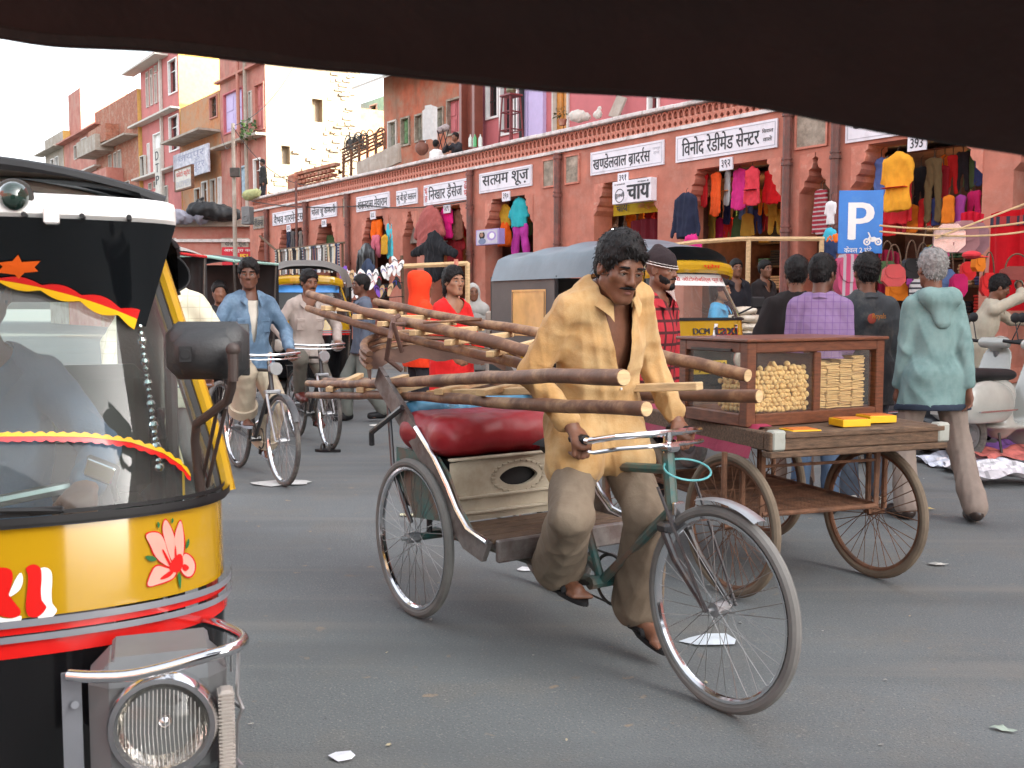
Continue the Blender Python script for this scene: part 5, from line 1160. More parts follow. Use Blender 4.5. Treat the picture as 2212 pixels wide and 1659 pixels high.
decal('lettering_shadow', [smooth([(x + 48, y + 14) for x, y in BAR]), smooth([(x + 46, y + 12) for x, y in RR[1:5]] + [(30, 880)]), smooth([(-40, 960), (50, 980), (100, 955), (98, 990), (60, 1008), (-40, 985)])], MT['white'], .003)
decal('lettering', [smooth(BAR), smooth(RR)], M_tred, .0045)
# painted scallops on the glass
def scallop(pts, up, dn, m, per, out, name):
    top, bot = [], []; L = 0; path = []
    for (a, b) in zip(pts, pts[1:]):
        for k in range(12): path.append((lerp(a[0], b[0], k / 12), lerp(a[1], b[1], k / 12)))
    path.append(pts[-1]); s_ = 0; vs = []
    for i, (x, y) in enumerate(path):
        if i: s_ += math.hypot(x - path[i - 1][0], y - path[i - 1][1])
        w = abs(math.sin(math.pi * s_ / per)); vs += [nose(x, y - up(w), out), nose(x, y + dn(w), out)]
    mb = MB(); mb.add(vs, [(2 * i, 2 * i + 1, 2 * i + 3, 2 * i + 2) for i in range(len(path) - 1)]); return mb.build(name, m, A1, 0)
M_yl = paint((.75, .42, .01), 'yellow_line_paint', .3)
LS = [(-140, 945), (0, 941), (100, 940), (190, 942), (283, 953), (354, 977), (392, 1003), (412, 1028)]
scallop(LS, lambda w: 3 + 6 * w, lambda w: 2, M_yl, 24, .004, 'yellow_scallop'); scallop([(x, y + 7) for x, y in LS], lambda w: 4, lambda w: 3 + 5 * w, M_tred, 24, .0055, 'red_scallop')
# smoked visor under the header
zb = lambda x: 1.437 - .085 * (abs(x) / .39) ** 2.4
def vis(u, v):
    x0 = (u * 2 - 1); xt = x0 * .455; xb = x0 * .398
    yt = sel(math.asin(max(-1, min(1, x0 * .985))), .47, .16)[1] + .10; z = lerp(ztF + .004, zb(xb), v); b, a, y0 = lev(zb(xb)); uu = min(abs(xb) / b, .999)
    yb = a * (1 - (1 - uu ** NN) ** (1 / NN)) + y0 - .012
    return V(lerp(xt, xb, v), lerp(yt, yb, v), z)
mb = MB(); mb.grid(41, 9, vis); vz = mb.build('visor', M_vis, A1, 180)
def strip(v0, v1, per, m, out, name, sc0, sc1):
    mb = MB(); n = 160; vs = []
    for i in range(n):
        u = .02 + .96 * i / (n - 1); w = abs(math.sin(u * per))
        a = vis(u, v0 - sc0 * w); b = vis(u, v1 + sc1 * w); vs += [a + V(0, -out, 0), b + V(0, -out, 0)]
    mb.add(vs, [(2 * i, 2 * i + 1, 2 * i + 3, 2 * i + 2) for i in range(n - 1)]); return mb.build(name, m, vz, 0)
strip(.93, .965, 40, M_tred, .003, 'red_edging', .06, 0); strip(.965, 1.0, 40, M_yl, .004, 'yellow_edging', 0, .07)
ST = [(120, 597), (165, 633), (280, 637), (240, 680), (284, 724), (185, 729), (135, 757), (95, 729), (-8, 724), (35, 680), (-8, 638), (82, 634)]
def visq(px, py):                              # picture point -> visor surface
    best = None
    for i in range(61):
        for j in range(21):
            p = vis(.5 + .5 * i / 60, j / 20); w = FW(p); k_ = math.atan(169.5 / 2200); dz = w.z - EYE; f = w.y * CP - dz * SP; up = w.y * SP + dz * CP
            e = (1106 + 2200 * w.x / f - px) ** 2 + (829.5 - 2200 * up / f - py) ** 2
            if best is None or e < best[0]: best = (e, p)
    return best[1]
sp = [visq(*z5(*p)) + V(0, -.004, 0) for p in ST]; c = sum(sp, V(0, 0, 0)) / len(sp) + V(0, -.001, 0)
mb = MB(); mb.add([c] + sp, [(0, 1 + i, 1 + (i + 1) % 12) for i in range(12)]); mb.build('orange_star', paint((.62, .09, .004), 'orange_sticker', .4), vz, 0)
# header hardware
for px in (62, 180, 279):
    p = FL(at(px, 471, 1.78)); mb = MB(); mb.tube([(p.x, .10, p.z), (p.x, .30, p.z)], .0045, 8)
    mb.build('bolt', MT['black'], A1)
p = FL(at(108, 463, 1.70)); mb = MB(); mb.box((p.x, .115, p.z), (.024, .035, .028), 0, None, .003); mb.build('clip', MT['white'], A1)
p = FL(at(30, 424, 1.72)); mb = MB(); mb.ball((p.x, p.y, p.z), .0245, 18); mb.build('roof_lamp', mat('dark_bottle_lens', (.012, .03, .022), .06, coat=1), A1); mb = MB(); mb.ring((p.x, p.y + .005, p.z), .0265, .004, (0, 1, 0), 24, 6); mb.build('roof_lamp_rim', MT['darkmetal'], A1)
mb = MB()
def bow(off, dy): return [V(x_ * .44, .40 + dy, 1.59 + off + .07 * (1 - abs(x_) ** 2.3)) for x_ in np.linspace(-1, 1, 25)]
mb.tube(bow(0, 0), .016, 8); mb.build('roof_bow', MT['black'], A1); mb = MB(); mb.tube(bow(-.035, -.02), .011, 8); mb.build('roof_bow', MT['offwhite'], A1)
# wiper, inside mirror, beads
mb = MB(); a, b = nose(-60, 1104, .012), nose(138, 1102, .012); mb.tube([a, b], .005, 6); mb.box(tuple(lerp(a, b, .8)), (.05, .006, .012), 0, None, .002); mb.build('wiper', MT['black'], A1)
p = at(216, 1018, 1.95); mb = MB(); q = FL(p); Xm = T(q, -32, 0, 18); mb.box((0, .006, 0), (.075, .012, .045), 0, Xm, .006); im = mb.build('inside_mirror', MT['black'], A1); mb = MB(); mb.box((0, -.002, 0), (.062, .005, .034), 0, Xm, .002); mb.build('mirror_glass', MT['chrome'], im); mb = MB(); mb.tube([q + V(.02, 0, -.02), q + V(.03, .0, -.06)], .006); mb.build('mirror_stem', MT['black'], im)
mb = MB()
for k in range(22):
    p = FL(at(lerp(300, 345, k / 21), lerp(690, 1010, k / 21), 1.98)); mb.ball(p, .0055 if k % 3 else .009, 8)
mb.build('bead_string', MT['chrome'], A1)
# mirror on its bracket
mp = FL(at(449, 757, 1.66))
mb = MB(); Xm = T(mp, -17); mb.box((0, 0, 0), (.132, .05, .094), 0, Xm, .02); mb.box((0, -.014, -.002), (.116, .05, .078), 0, Xm, .024); mb.box((0, .026, 0), (.124, .006, .086), 0, Xm, .002)
mr = mb.build('wing_mirror', mat('grained_black_plastic', (.025, .026, .027), .5, var=.15, bump=.15, bscale=160), A1, 50)
mb = MB(); mb.ring(mp + V(-.037, -.0395, -.004), .008, .0012, (0, 1, 0), 20, 5); mb.box(mp + V(-.037, -.039, -.004), (.02, .002, .026), 0, None, .006); mb.build('moulded_mark', MT['black'], mr)
kb = FL(at(503, 755, 1.60))
mb = MB(); mb.ball(kb, .0115, 12); mb.tube([kb, kb + V(.0, .0, -.05)], [.009, .0075], 10)
arm = [kb + V(0, .0, -.03), FL(at(500, 838, 1.62)), FL(at(492, 865, 1.64)), FL(at(425, 915, 1.78)), FL(at(421, 950, 1.80)), FL(at(438, 1112, 1.86))]
mb.tube(arm, [.0075, .0075, .0075, .008, .008, .0095], 10); mb.tube([FL(at(470, 880, 1.70)), FL(at(437, 1040, 1.85))], .0035, 6); mb.tube([FL(at(488, 880, 1.68)), FL(at(448, 1050, 1.85))], .0035, 6); mb.build('mirror_arm', mat('rusty_black_rod', (.05, .035, .03), .6, var=.4, dirt=(.15, .07, .04), damt=.35, dscale=12), A1)
hp = FL(at(443, 1128, 1.87)); mb = MB(); mb.tube([hp + V(0, 0, .02), hp - V(0, 0, .025)], .0125, 10); mb.tube([hp - V(0, 0, .027), hp - V(0, 0, .035)], .009, 8); mb.build('arm_socket', M_tyel, A1)
# guard, lamp
G = lambda x, y, Y: FL(at(x, y, Y))
mb = MB(); loop = [G(150, 1459, 1.50), G(200, 1462, 1.49), G(270, 1460, 1.485), G(340, 1447, 1.485), G(420, 1425, 1.49), G(480, 1408, 1.50), G(510, 1398, 1.52), G(524, 1386, 1.56), G(524, 1375, 1.60), G(505, 1362, 1.66), G(470, 1348, 1.73), G(447, 1342, 1.79)]
LP = []
for i in range(len(loop) - 1):
    p0, p1, p2, p3 = loop[max(i - 1, 0)], loop[i], loop[i + 1], loop[min(i + 2, len(loop) - 1)]
    for k in range(5):
        t_ = k / 5; LP.append(.5 * ((2 * p1) + (p2 - p0) * t_ + (2 * p0 - 5 * p1 + 4 * p2 - p3) * t_ * t_ + (3 * p1 - p0 - 3 * p2 + p3) * t_ ** 3))
LP.append(loop[-1]); mb.tube(LP, .0092, 14); gd = mb.build('lamp_guard', MT['chrome'], A1)
mb = MB(); mb.box(tuple(G(158, 1590, 1.51)), (.028, .004, .20)); mb.tube([G(162, 1523, 1.505), G(162, 1523, 1.50)], .006, 8); mb.build('guard_strap', M_tgry, gd)
mb = MB(); mb.tube([G(516, 1395, 1.56), G(512, 1500, 1.565), G(524, 1530, 1.56), G(514, 1560, 1.565), G(512, 1660, 1.57)], .0035, 6); mb.tube([G(524, 1530, 1.56), G(500, 1512, 1.6)], .0035, 6)
mb.build('guard_rod', MT['steel'], gd)
for x in (487, 500): mb = MB(); mb.tube([G(x, 1365 + (x - 487), 1.68), G(x, 1450, 1.68)], .0028, 6); mb.build('guard_rod', MT['steel'], gd)
mb = MB(); mb.tube([G(450, 1660, 1.62), G(505, 1640, 1.57), G(520, 1660, 1.55)], .007, 8); mb.build('guard_rod', MT['steel'], gd)
hc_ = G(354, 1562, 1.52); mb = MB(); mb.box(tuple(hc_ + V(-.005, .085, -.01)), (.205, .15, .2), 0, None, .03); mb.build('lamp_housing', M_grey, A1)
mb = MB(); mb.box(tuple(hc_ + V(-.0, .10, .086)), (.15, .12, .02), 0, T((0, 0, 0)), .006); mb.build('lamp_hood', M_grey, A1)
Xl = Matrix.Translation(hc_) @ Matrix.Rotation(R(90), 4, 'X') @ Matrix.Rotation(R(-8), 4, 'Y')
mb = MB(); mb.lathe([(.066, .012), (.070, .022), (.0775, .022), (.0815, .014), (.082, .0), (.079, -.02)], 48, Xl); hl = mb.build('headlight', MT['chrome'], A1)
mb = MB(); mb.lathe([(.001, -.045), (.018, -.044), (.035, -.034), (.05, -.016), (.06, -.0), (.067, .010)], 40, Xl); mb.build('reflector', mat('silvered_reflector', (.66, .63, .58), .1, metal=1, var=.3, scale=22, bump=.5, bscale=30, stretch=(6, 1, 1)), hl)
mb = MB(); mb.lathe([(.0001, -.02), (.012, -.02), (.014, -.035), (.006, -.045)], 16, Xl); mb.build('bulb_shield', MT['darkmetal'], hl)
mb = MB(); mb.lathe([(.0001, .034), (.02, .032), (.04, .026), (.057, .016), (.066, .008)], 40, Xl); m_ = glass('fluted_lens', (.95, .95, .94), .015, .9, .0)
mb.build('lens', m_, hl); mb = MB()
for k in range(-9, 10): h_ = math.sqrt(max(0, .06 ** 2 - (k * .006) ** 2)); mb.tube([(k * .006, -h_, .035 - .3 * .06 * (h_ / .06) ** 2 - 6 * (k * .006) ** 2), (k * .006, 0, .036 - 6 * (k * .006) ** 2), (k * .006, h_, .035 - .3 * .06 * (h_ / .06) ** 2 - 6 * (k * .006) ** 2)], .0007, 4, X=Xl)
mb.build('lens_flutes', mat('flute_glass', (.5, .5, .48), .15, coat=.5), hl); mb = MB(); mb.ball((0, 0, -.012), .013, 12, X=Xl); mb.build('bulb', MT['chrome'], hl)
ip = G(489, 1580, 1.545); mb = MB(); mb.box(tuple(ip), (.022, .03, .14), 0, None, .004)
for k in range(24): mb.box(tuple(ip + V(0, -.001, -.066 + k * .0057)), (.0245, .032, .0022))
mb.build('ribbed_reflector', mat('cloudy_plastic', (.36, .33, .3), .35, coat=.3), A1)
mb = MB(); mb.tube([G(445, 1150, 1.90), G(458, 1250, 1.90), G(456, 1420, 1.88)], .010, 8); mb.box(tuple(G(458, 1180, 1.92)), (.012, .02, .1), 0, None, .003); mb.build('body_edge', paint((.3, .03, .02), 'chipped_red_edge', .5, var=.5, scale=30), A1)
# round horn on the far side of the cab
hq = FL(at(364, 590, 2.25)); Xh = Matrix.Translation(hq) @ Matrix.Rotation(R(62), 4, 'X') @ Matrix.Rotation(R(22), 4, 'Y')
mb = MB(); mb.lathe([(.001, -.07), (.035, -.07), (.046, .0), (.047, .0), (.0475, .006), (.044, .006), (.035, -.05), (.001, -.055)], 30, Xh); mb.ring((0, 0, .006), .0462, .0016, (0, 0, 1), 30, 6, X=Xh); mb.build('horn', MT['black'], A1); mb = MB(); mb.tube([hq + V(0, .05, 0), hq + V(-.08, .05, -.1)], .008); mb.build('horn_bracket', MT['black'], A1)
M_wsg = glass('dusty_haze_windscreen', (.60, .72, .69), .09, .9, .0); [c for c in kids(A1) if c.name.startswith('windscreen') and 'seal' not in c.name][0].data.materials[0] = M_wsg  # diffuse dust layer also paints in the pale haze of reflected sky
person('driver behind the windscreen of the yellow auto rickshaw in a blue shirt', FW((.02, 1.05, 0)), FZ, h=1.62, P=(0, -.02, .78), lean=(6, 0), hands=((-.25, -.48, 1.0), (.25, -.48, 1.0)), feet=((-.12, -.42, .42), (.12, -.42, .42)), grip=(True, True), shirt=dict(m=cloth((.07, .12, .2), 'dark_blue_cotton'), v=.1), trousers=dict(m=cloth((.05, .05, .06), 'charcoal_cotton')), vox=.012, seed=4, face='m')

# ------------------------------------------------------------------ the canopy of the vehicle the picture is taken from
EDGE = [(-700, 20), (-350, 40), (0, 80), (60, 93), (120, 100), (310, 107), (400, 115), (560, 135), (700, 150), (830, 159), (1000, 178), (1200, 197), (1400, 206), (1560, 217), (1700, 240), (1800, 262), (1950, 291), (2100, 315), (2212, 331), (2600, 400), (3100, 470)]
def ev(px):
    for (a, b), (c, d) in zip(EDGE, EDGE[1:]):
        if a <= px <= c:
            t_ = (px - a) / (c - a); return lerp(b, d, t_)
NE = 140; ex = [lerp(-700, 3100, i / (NE - 1)) for i in range(NE)]; es = [ev(x) for x in ex]
for _ in range(3): es = [es[0]] + [(es[i - 1] + 2 * es[i] + es[i + 1]) / 4 for i in range(1, NE - 1)] + [es[-1]]
edge_ = [at(x, y, lerp(.92, .62, (x + 700) / 3800)) for x, y in zip(ex, es)]
def can(i, v, off=0):
    p = edge_[i]; q = V(p.x * .9, lerp(p.y, -.75, v), p.z + .05 * min(1, v * 8) ** .5 + .24 * v ** .8 + .0022 * math.sin(i * .21) * math.sin(min(1, v * 6) * math.pi) + .0012 * math.sin(i * .6 + v * 30) * (v < .4) + off)
    if v == 0: q = V(p.x, p.y, p.z + off)
    return q
vsn = [0, .012, .03, .06, .10, .16, .25, .4, .6, .8, 1.0]
cn = thing('rickshaw_canopy', 'dark canvas canopy edge hanging across the top of the view', 'canopy', (0, 0, 0))
for nm, off, m_ in (('canopy_lining', 0, mat('dark_brown_lining', (.026, .012, .010), .9, var=.3, scale=5, bump=.35, bscale=24)), ('canopy_cover', .012, mat('black_canvas', (.03, .028, .026), .8))):
    mb = MB(); mb.add([can(i, v, off) for v in vsn for i in range(NE)], [(j * NE + i, j * NE + i + 1, (j + 1) * NE + i + 1, (j + 1) * NE + i) for j in range(len(vsn) - 1) for i in range(NE - 1)]); mb.build(nm, m_, cn, 180)
mb = MB(); mb.tube([p + V(0, .004, .008) for p in edge_], .0085, 8); mb.build('hem', MT['hair'] and mat('black_piping', (.02, .015, .013), .8, bump=.3, bscale=60), cn)
mb = MB(); mb.tube([can(i, .10) + V(0, 0, -.004) for i in range(NE)], .005, 6); mb.build('seam', mat('seam_cord', (.035, .022, .018), .9), cn)
# rear bulkhead and side of that vehicle, behind the camera
mb = MB(); mb.box((0, -.8, .95), (1.6, .04, 1.5)); mb.build('cabin_back', MT['black'], cn)

# ------------------------------------------------------------------ cycle rickshaw
TR = V(-.12, 4.685, 0); TZ = R(33)
def tw(x, y, z): c, s_ = math.cos(TZ), math.sin(TZ); return V(TR.x + x * c - y * s_, TR.y + x * s_ + y * c, z)
tk = thing('cycle_rickshaw', 'worn cycle rickshaw with a red padded bench loaded with long poles', 'cycle rickshaw', TR, TZ)
for lc in ((-.385, 0, .355), (.385, 0, .355), (0, -1.52, .355)): wheel(tk, lc, 0, .355, .021, 'trike', 36, .016, tyre=mat('grey_dusty_tyre', (.15, .145, .135), .85, var=.2), roll=random.random())
M_pan = mat('cream_panel', (.42, .37, .28), .6, var=.15, scale=4, dirt=(.26, .2, .13), dscale=3, damt=.42)
M_wst = mat('weathered_steel_strap', (.19, .17, .16), .5, metal=.4, var=.35, scale=12, dirt=(.1, .06, .05), dscale=8, damt=.45)
mb = MB(); mb.tube([(-.38, 0, .355), (.38, 0, .355)], .018)
for sx in (-1, 1): mb.tube([(sx * .24, .06, .36), (sx * .2, -.35, .36), (sx * .06, -.78, .31), (0, -.87, .30)], .018)
mb.tube([(0, -.87, .30), (0, -1.28, .66)], .019); mb.tube([(0, -.66, .74), (0, -1.26, .80)], .018); mb.tube([(0, -.87, .3), (0, -.64, .78)], .017); mb.tube([(0, -1.285, .60), (0, -1.25, .86)], .023); mb.tube([(-.06, -.87, .3), (.06, -.87, .3)], .026)
mb.tube([(-.2, -.35, .36), (.2, -.35, .36)], .016); mb.build('frame', M_teal, tk)
mb = MB()
for sx in (-1, 1): mb.tube([(sx * .055, -1.30, .585), (sx * .058, -1.36, .50), (sx * .06, -1.52, .355)], [.015, .013, .010]); mb.tube([(sx * .07, -1.53, .355), (sx * .09, -1.30, .75)], .006, 6)
mb.box((0, -1.295, .6), (.14, .06, .035), 0, None, .01); mb.build('fork', M_frame, tk)
mb = MB(); mb.box((0, -1.262, .88), (.06, .06, .03), 0, None, .01); mb.build('stem_clamp', MT['chrome'], tk); mb = MB(); mb.tube([(0, -1.29, .62), (0, -1.29, .66)], .03); mb.box((0, -1.31, .665), (.05, .02, .05), 0, None, .005); mb.build('head_lug', MT['chrome'], tk)
mb = MB(); hb = [(-.24, -1.02, .90), (-.255, -1.12, .905), (-.2, -1.20, .925), (-.08, -1.245, .93), (.08, -1.245, .93), (.2, -1.20, .925), (.255, -1.12, .905), (.24, -1.02, .90)]
mb.tube(hb, .0125, 10); mb.tube([(x * .98, y - .02, z - .04) for x, y, z in hb[:]], .008, 8); mb.tube([(0, -1.25, .84), (0, -1.25, .935)], .016); hbr = mb.build('handlebar', MT['chrome'], tk)
for sx in (-1, 1): mb = MB(); mb.tube([(sx * .248, -1.09, .905), (sx * .235, -.99, .90)], .019); mb.build('grip', MT['black'], hbr)
mb = MB(); mb.tube([V(.05 + .1 * math.cos(a), -1.3 + .06 * math.sin(a), .80 + .03 * math.sin(a)) for a in np.linspace(0, 6.28, 24, endpoint=False)], .004, 6, closed=True); mb.build('brake_cable', paint((.1, .35, .36), 'turquoise_cable'), tk)
pts = [V(0, -1.52 + .385 * math.cos(R(a)), .355 + .385 * math.sin(R(a))) for a in np.linspace(75, 118, 10)]
mb = MB(); mb.add([p + V(sx * .03, 0, -.012 * abs(sx)) for p in pts for sx in (-1, -.5, .5, 1)], [(4 * i + j, 4 * i + j + 1, 4 * i + j + 5, 4 * i + j + 4) for i in range(9) for j in range(3)]); mb.build('mudguard', MT['steel'], tk)
mb = MB(); mb.ring((.05, -.87, .30), .10, .007, (1, 0, 0), 28, 5); mb.tube([(-.05, -.87, .30), (-.07, -.75, .28)], .011, 8); mb.tube([(.06, -.87, .30), (.075, -.96, .13)], .011, 8); mb.tube([(.05, -.87, .40), (.05, 0, .40)], .0045, 4); mb.tube([(.05, -.87, .2), (.05, -.45, .22), (.05, 0, .31)], .0045, 4); mb.build('crank_and_chain', MT['darkmetal'], tk)
for x, y, z in ((-.13, -.77, .275), (.135, -.965, .12)):
    mb = MB(); mb.box((x, y, z), (.10, .08, .02), 0, None, .005); mb.build('pedal', MT['black'], tk)
mb = MB(); mb.grid(9, 7, lambda u, v: V((u - .5) * lerp(.22, .06, v ** .7), -.66 + .12 - v * .28, .845 - .02 * v - .03 * (2 * u - 1) ** 2)); mb.box((0, -.6, .80), (.14, .16, .05), 0, None, .02); mb.build('saddle', MT['black'], tk)
# bench
sd = SDF(.012); sd.cap((-.30, -.20, .82), (.30, -.20, .82), .085, None, .03); sd.cap((-.30, .10, .82), (.30, .10, .82), .085, None, .08); sd.cap((-.28, -.05, .82), (.28, -.05, .82), .085, None, .1, (0, 1, 0), 1.4)
sdf_obj('seat_cushion', sd, mat('torn_red_vinyl', (.26, .010, .016), .45, var=.2, scale=4, coat=.0, bump=.3, bscale=14, dirt=(.2, .09, .08), dscale=4, damt=.3), tk, .007, 5, 18)
sd = SDF(.012); sd.cap((-.28, .16, .91), (.30, .14, .91), .05, .06, .04); sd.cap((-.25, .22, .86), (.28, .22, .86), .07, None, .06); sdf_obj('blue_cover', sd, mat('blue_tarpaulin', (.09, .30, .48), .4, var=.25, scale=6, dirt=(.35, .45, .5), dscale=5, damt=.35), tk, .012, 8, 30)
mb = MB(); hole = [(.10 * math.cos(a), -.012 + .042 * math.sin(a) * (1 - .0 * abs(math.cos(a))) * (abs(math.sin(a)) ** .35)) for a in np.linspace(0, 2 * math.pi, 24, endpoint=False)]
q = plate_hole(.70, .165, hole, .02); mb.add([(v[0], v[1] - .275, v[2] + .650) for v in q.v], q.f); mb.box((0, -.262, .515), (.70, .02, .105)); mb.build('front_panel', M_pan, tk, 0)
mb = MB()
for z in (.735, .568, .50): mb.box((0, -.28, z), (.71, .025, .012), 0, None, .003)
for k in range(26):
    a = k / 26 * 2 * math.pi; mb.box((.135 * math.cos(a), -.279, .640 + .068 * math.sin(a)), (.02, .006, .006))
mb.build('panel_moulding', M_pan, tk, 0)
mb = MB(); mb.box((0, -.02, .60), (.66, .44, .26)); mb.build('seat_box', MT['black'], tk, 0)
mb = MB()
for k in range(4): mb.box((0, -.33 - k * .085, .452), (.70, .078, .02), 0, None, .004)
mb.build('floor_board', MT['oldwood'], tk, 0)
mb = MB(); mb.box((0, -.65, .42), (.70, .03, .09), 0, None, .006); mb.box((0, -.35, .40), (.5, .5, .03)); mb.build('floor_skirt', M_wst, tk, 0)
for sg in (-1, 1):
    mb = MB(); path = [(.36, 1.10), (.18, .98), (-.02, .845), (-.19, .73), (-.30, .63), (-.38, .54), (-.47, .475), (-.62, .45)]
    vs = []
    for y, z in path: vs += [(sg * .372, y, z), (sg * .372, y + .05, z - .085), (sg * .35, y + .05, z - .085), (sg * .35, y, z)]
    n = len(path); mb.add(vs, [(4 * i + j, 4 * i + (j + 1) % 4, 4 * i + 4 + (j + 1) % 4, 4 * i + 4 + j) for i in range(n - 1) for j in range(4)] + [(0, 1, 2, 3), tuple(4 * n - 4 + j for j in (3, 2, 1, 0))]); sp_ = mb.build('side_rail', M_wst, tk, 0)
    mb = MB(); mb.tube([(sg * .376, y, z + .006) for y, z in path[2:]], .012, 8); mb.build('rail_trim', MT['chrome'], sp_)
    mb = MB(); mb.prism([(-.26, .47), (-.48, .47), (-.38, .55), (-.28, .68), (-.19, .74), (.2, .74), (.2, .60), (.02, .44)], .012, Matrix(((0, 0, 1, sg * .362), (1, 0, 0, 0), (0, 1, 0, 0), (0, 0, 0, 1)))); mb.build('side_panel', M_teal, tk, 0)
    mb = MB(); mb.tube([(sg * .36, .30, 1.06), (sg * .36, .24, .62), (sg * .34, .1, .40)], .011, 8); mb.tube([(sg * .38, .1, .93), (sg * .44, .3, .80), (sg * .43, .32, .74)], .014, 8); mb.tube([(sg * .3, 0, .37), (sg * .3, .0, .6)], .014, 8); mb.build('hood_stay', M_frame, tk)
mb = MB(); pts = [V(.42 * math.cos(a), .36 + .36 * math.sin(a) , 1.10 + .09 * math.sin(a)) for a in np.linspace(0, math.pi, 28)]
for dz, sc in ((0, 1.0), (.032, 1.0), (.062, .99)): mb.tube([V(p.x * sc, p.y, p.z + dz) for p in pts], .019, 8, flat=.7)
mb.build('folded_hood_bow', MT['bark'], tk)
mb = MB(); mb.grid(28, 8, lambda u, v: V(.41 * math.cos(math.pi * u), .36 + .35 * math.sin(math.pi * u) * (1 - .3 * v), 1.10 + .08 * math.sin(math.pi * u) - .07 * v + .01 * math.sin(u * 40))); mb.build('folded_hood', mat('brown_hood_cloth', (.09, .045, .03), .8, var=.3, dirt=(.2, .12, .08), damt=.4), tk, 180)

person('rickshaw puller in a loose faded gold shirt leaning over the handlebars', TR, TZ, h=1.78, P=(.01, -.80, .945), lean=(15, -7), head=(-8, 20, -4, .075), hands=((-.245, -1.00, .945), (.245, -1.02, .945)), wrist_dir=((0, -.55, -.5), (0, -.55, -.5)), grip=(True, True), elbow=((-.4, .7, -.4), (.45, .7, -.3)),
       feet=((-.13, -.76, .36), (.13, -.93, .20)), knee=((-.65, -1, .15), (-.35, -1, .1)), toes=((0, -1, -.15), (0, -1, -.35)),
       shirt=dict(m=mat('loose_faded_gold_shirt', (.43, .245, .095), .9, var=.16, scale=8, bump=.2, bscale=150, sheen=.1, spec=.15, dirt=(.52, .36, .18), dscale=5, damt=.48), v=.34, vw=.075, sleeve=.88, loose=.032, hem=.17, buttons=3, amp=.010, freq=30), trousers=dict(m=mat('brown_cotton_trousers', (.15, .11, .075), .9, var=.15, bump=.15, bscale=120, dirt=(.2, .155, .11), dscale=5), loose=.022, flare=.04, amp=.009),
       shoes=('sandal', MT['black']), face='mb' if False else 'ml', hair='flop', vox=.0062, seed=11, skin=mat('weathered_brown_skin', (.155, .066, .037), .45, var=.15, scale=25, bump=.12, bscale=200, sss=.12, spec=.4))
# the load
def pole(name, label, p0, p1, r0, r1, m_, group, parent=None, joints=True, seed=1):
    rr = random.Random(seed); n = 22; a, b = Vector(p0), Vector(p1); d = (b - a).normalized(); s_ = frame(d)[0]; u_ = d.cross(s_); pts, rs_ = [], []
    for i in range(n):
        t_ = i / (n - 1); pts.append(a.lerp(b, t_) + s_ * rr.uniform(-.003, .003) + u_ * (rr.uniform(-.003, .003) + .008 * math.sin(t_ * 7 + seed))); rs_.append(lerp(r0, r1, t_) * (1 + rr.uniform(-.04, .04) + (.10 if joints and i % 5 == 2 else 0)))
    mb = MB(); mb.tube(pts, rs_, 12, 0); c_ = pts[0] + d * -.001, pts[-1] + d * .001
    for q, r_, dd in ((pts[0], rs_[0], -1), (pts[-1], rs_[-1], 1)): mb.tube([q + d * (dd * .001), q + d * (dd * .003)], r_ * .93, 12, 1)
    o = mb.build(name, [m_, MT['wood']], parent)
    return tag(o, label, 'pole', group) if parent is None else o
ld = thing('wooden_ladder', 'upper ladder of dark round rails and pale slats tilted up behind the rickshaw puller', 'ladder', (0, 0, 0))
P1, P3 = (at(665, 638, 5.55), at(1168, 770, 4.05)), (at(812, 652, 5.9), at(1615, 808, 3.95))
pole('rail', None, *P1, .021, .027, MT['bark'], None, ld, seed=2); pole('rail', None, *P3, .021, .027, MT['bark'], None, ld, seed=3)
for k, (t0, t1) in enumerate(((.14, .08), (.30, .18), (.42, .27), (.56, .36), (.70, .45), (.85, .54))):
    a, b = P1[0].lerp(P1[1], t0) - V(0, 0, .035), P3[0].lerp(P3[1], t1) - V(0, 0, .035); d = (b - a).normalized(); a = a - d * .07; b = b + d * .04
    s_, u_, _ = frame(d); Xr = Matrix((d, s_, u_)).transposed().to_4x4(); Xr.translation = (a + b) / 2; mb = MB(); mb.box((0, 0, 0), ((b - a).length, .036, .026), 0, Xr, .003); mb.build('slat', MT['wood'], ld, 0)
ld2 = thing('wooden_ladder', 'lower ladder of pale tipped rails lying level over the rickshaw bench', 'ladder', (0, 0, 0))
P5, P6 = (at(665, 851, 5.75), at(1395, 880, 3.22)), (at(700, 822, 6.3), at(1640, 857, 3.98))
pole('rail', None, *P5, .018, .025, MT['bark'], None, ld2, seed=5); pole('rail', None, *P6, .020, .026, MT['bark'], None, ld2, seed=6)
for k, (t0, t1) in enumerate(((.12, .12), (.26, .26), (.40, .38), (.54, .5), (.66, .6))):
    a, b = P5[0].lerp(P5[1], t0) + V(0, 0, .035), P6[0].lerp(P6[1], t1) + V(0, 0, .035); d = (b - a).normalized(); a = a - d * .05; b = b + d * .05; s_, u_, _ = frame(d); Xr = Matrix((d, s_, u_)).transposed().to_4x4(); Xr.translation = (a + b) / 2; mb = MB(); mb.box((0, 0, 0), ((b - a).length, .040, .026), 0, Xr, .003); mb.build('slat', MT['wood'], ld2, 0)
pole('loose_pole', 'dark pole slanting down under the upper ladder towards the puller', at(665, 670, 5.6), at(1260, 826, 3.95), .019, .023, MT['bark'], 'poles on the rickshaw', seed=8)
pole('loose_pole', 'thick pole lying level beside the puller just above the lower ladder', at(665, 829, 5.85), at(1345, 812, 3.15), .019, .027, MT['bark'], 'poles on the rickshaw', seed=9)
a, b = at(930, 850, 4.55), at(1512, 834, 3.80); d = (b - a).normalized(); s_, u_, _ = frame(d); Xr = Matrix((d, s_, u_)).transposed().to_4x4(); Xr.translation = (a + b) / 2
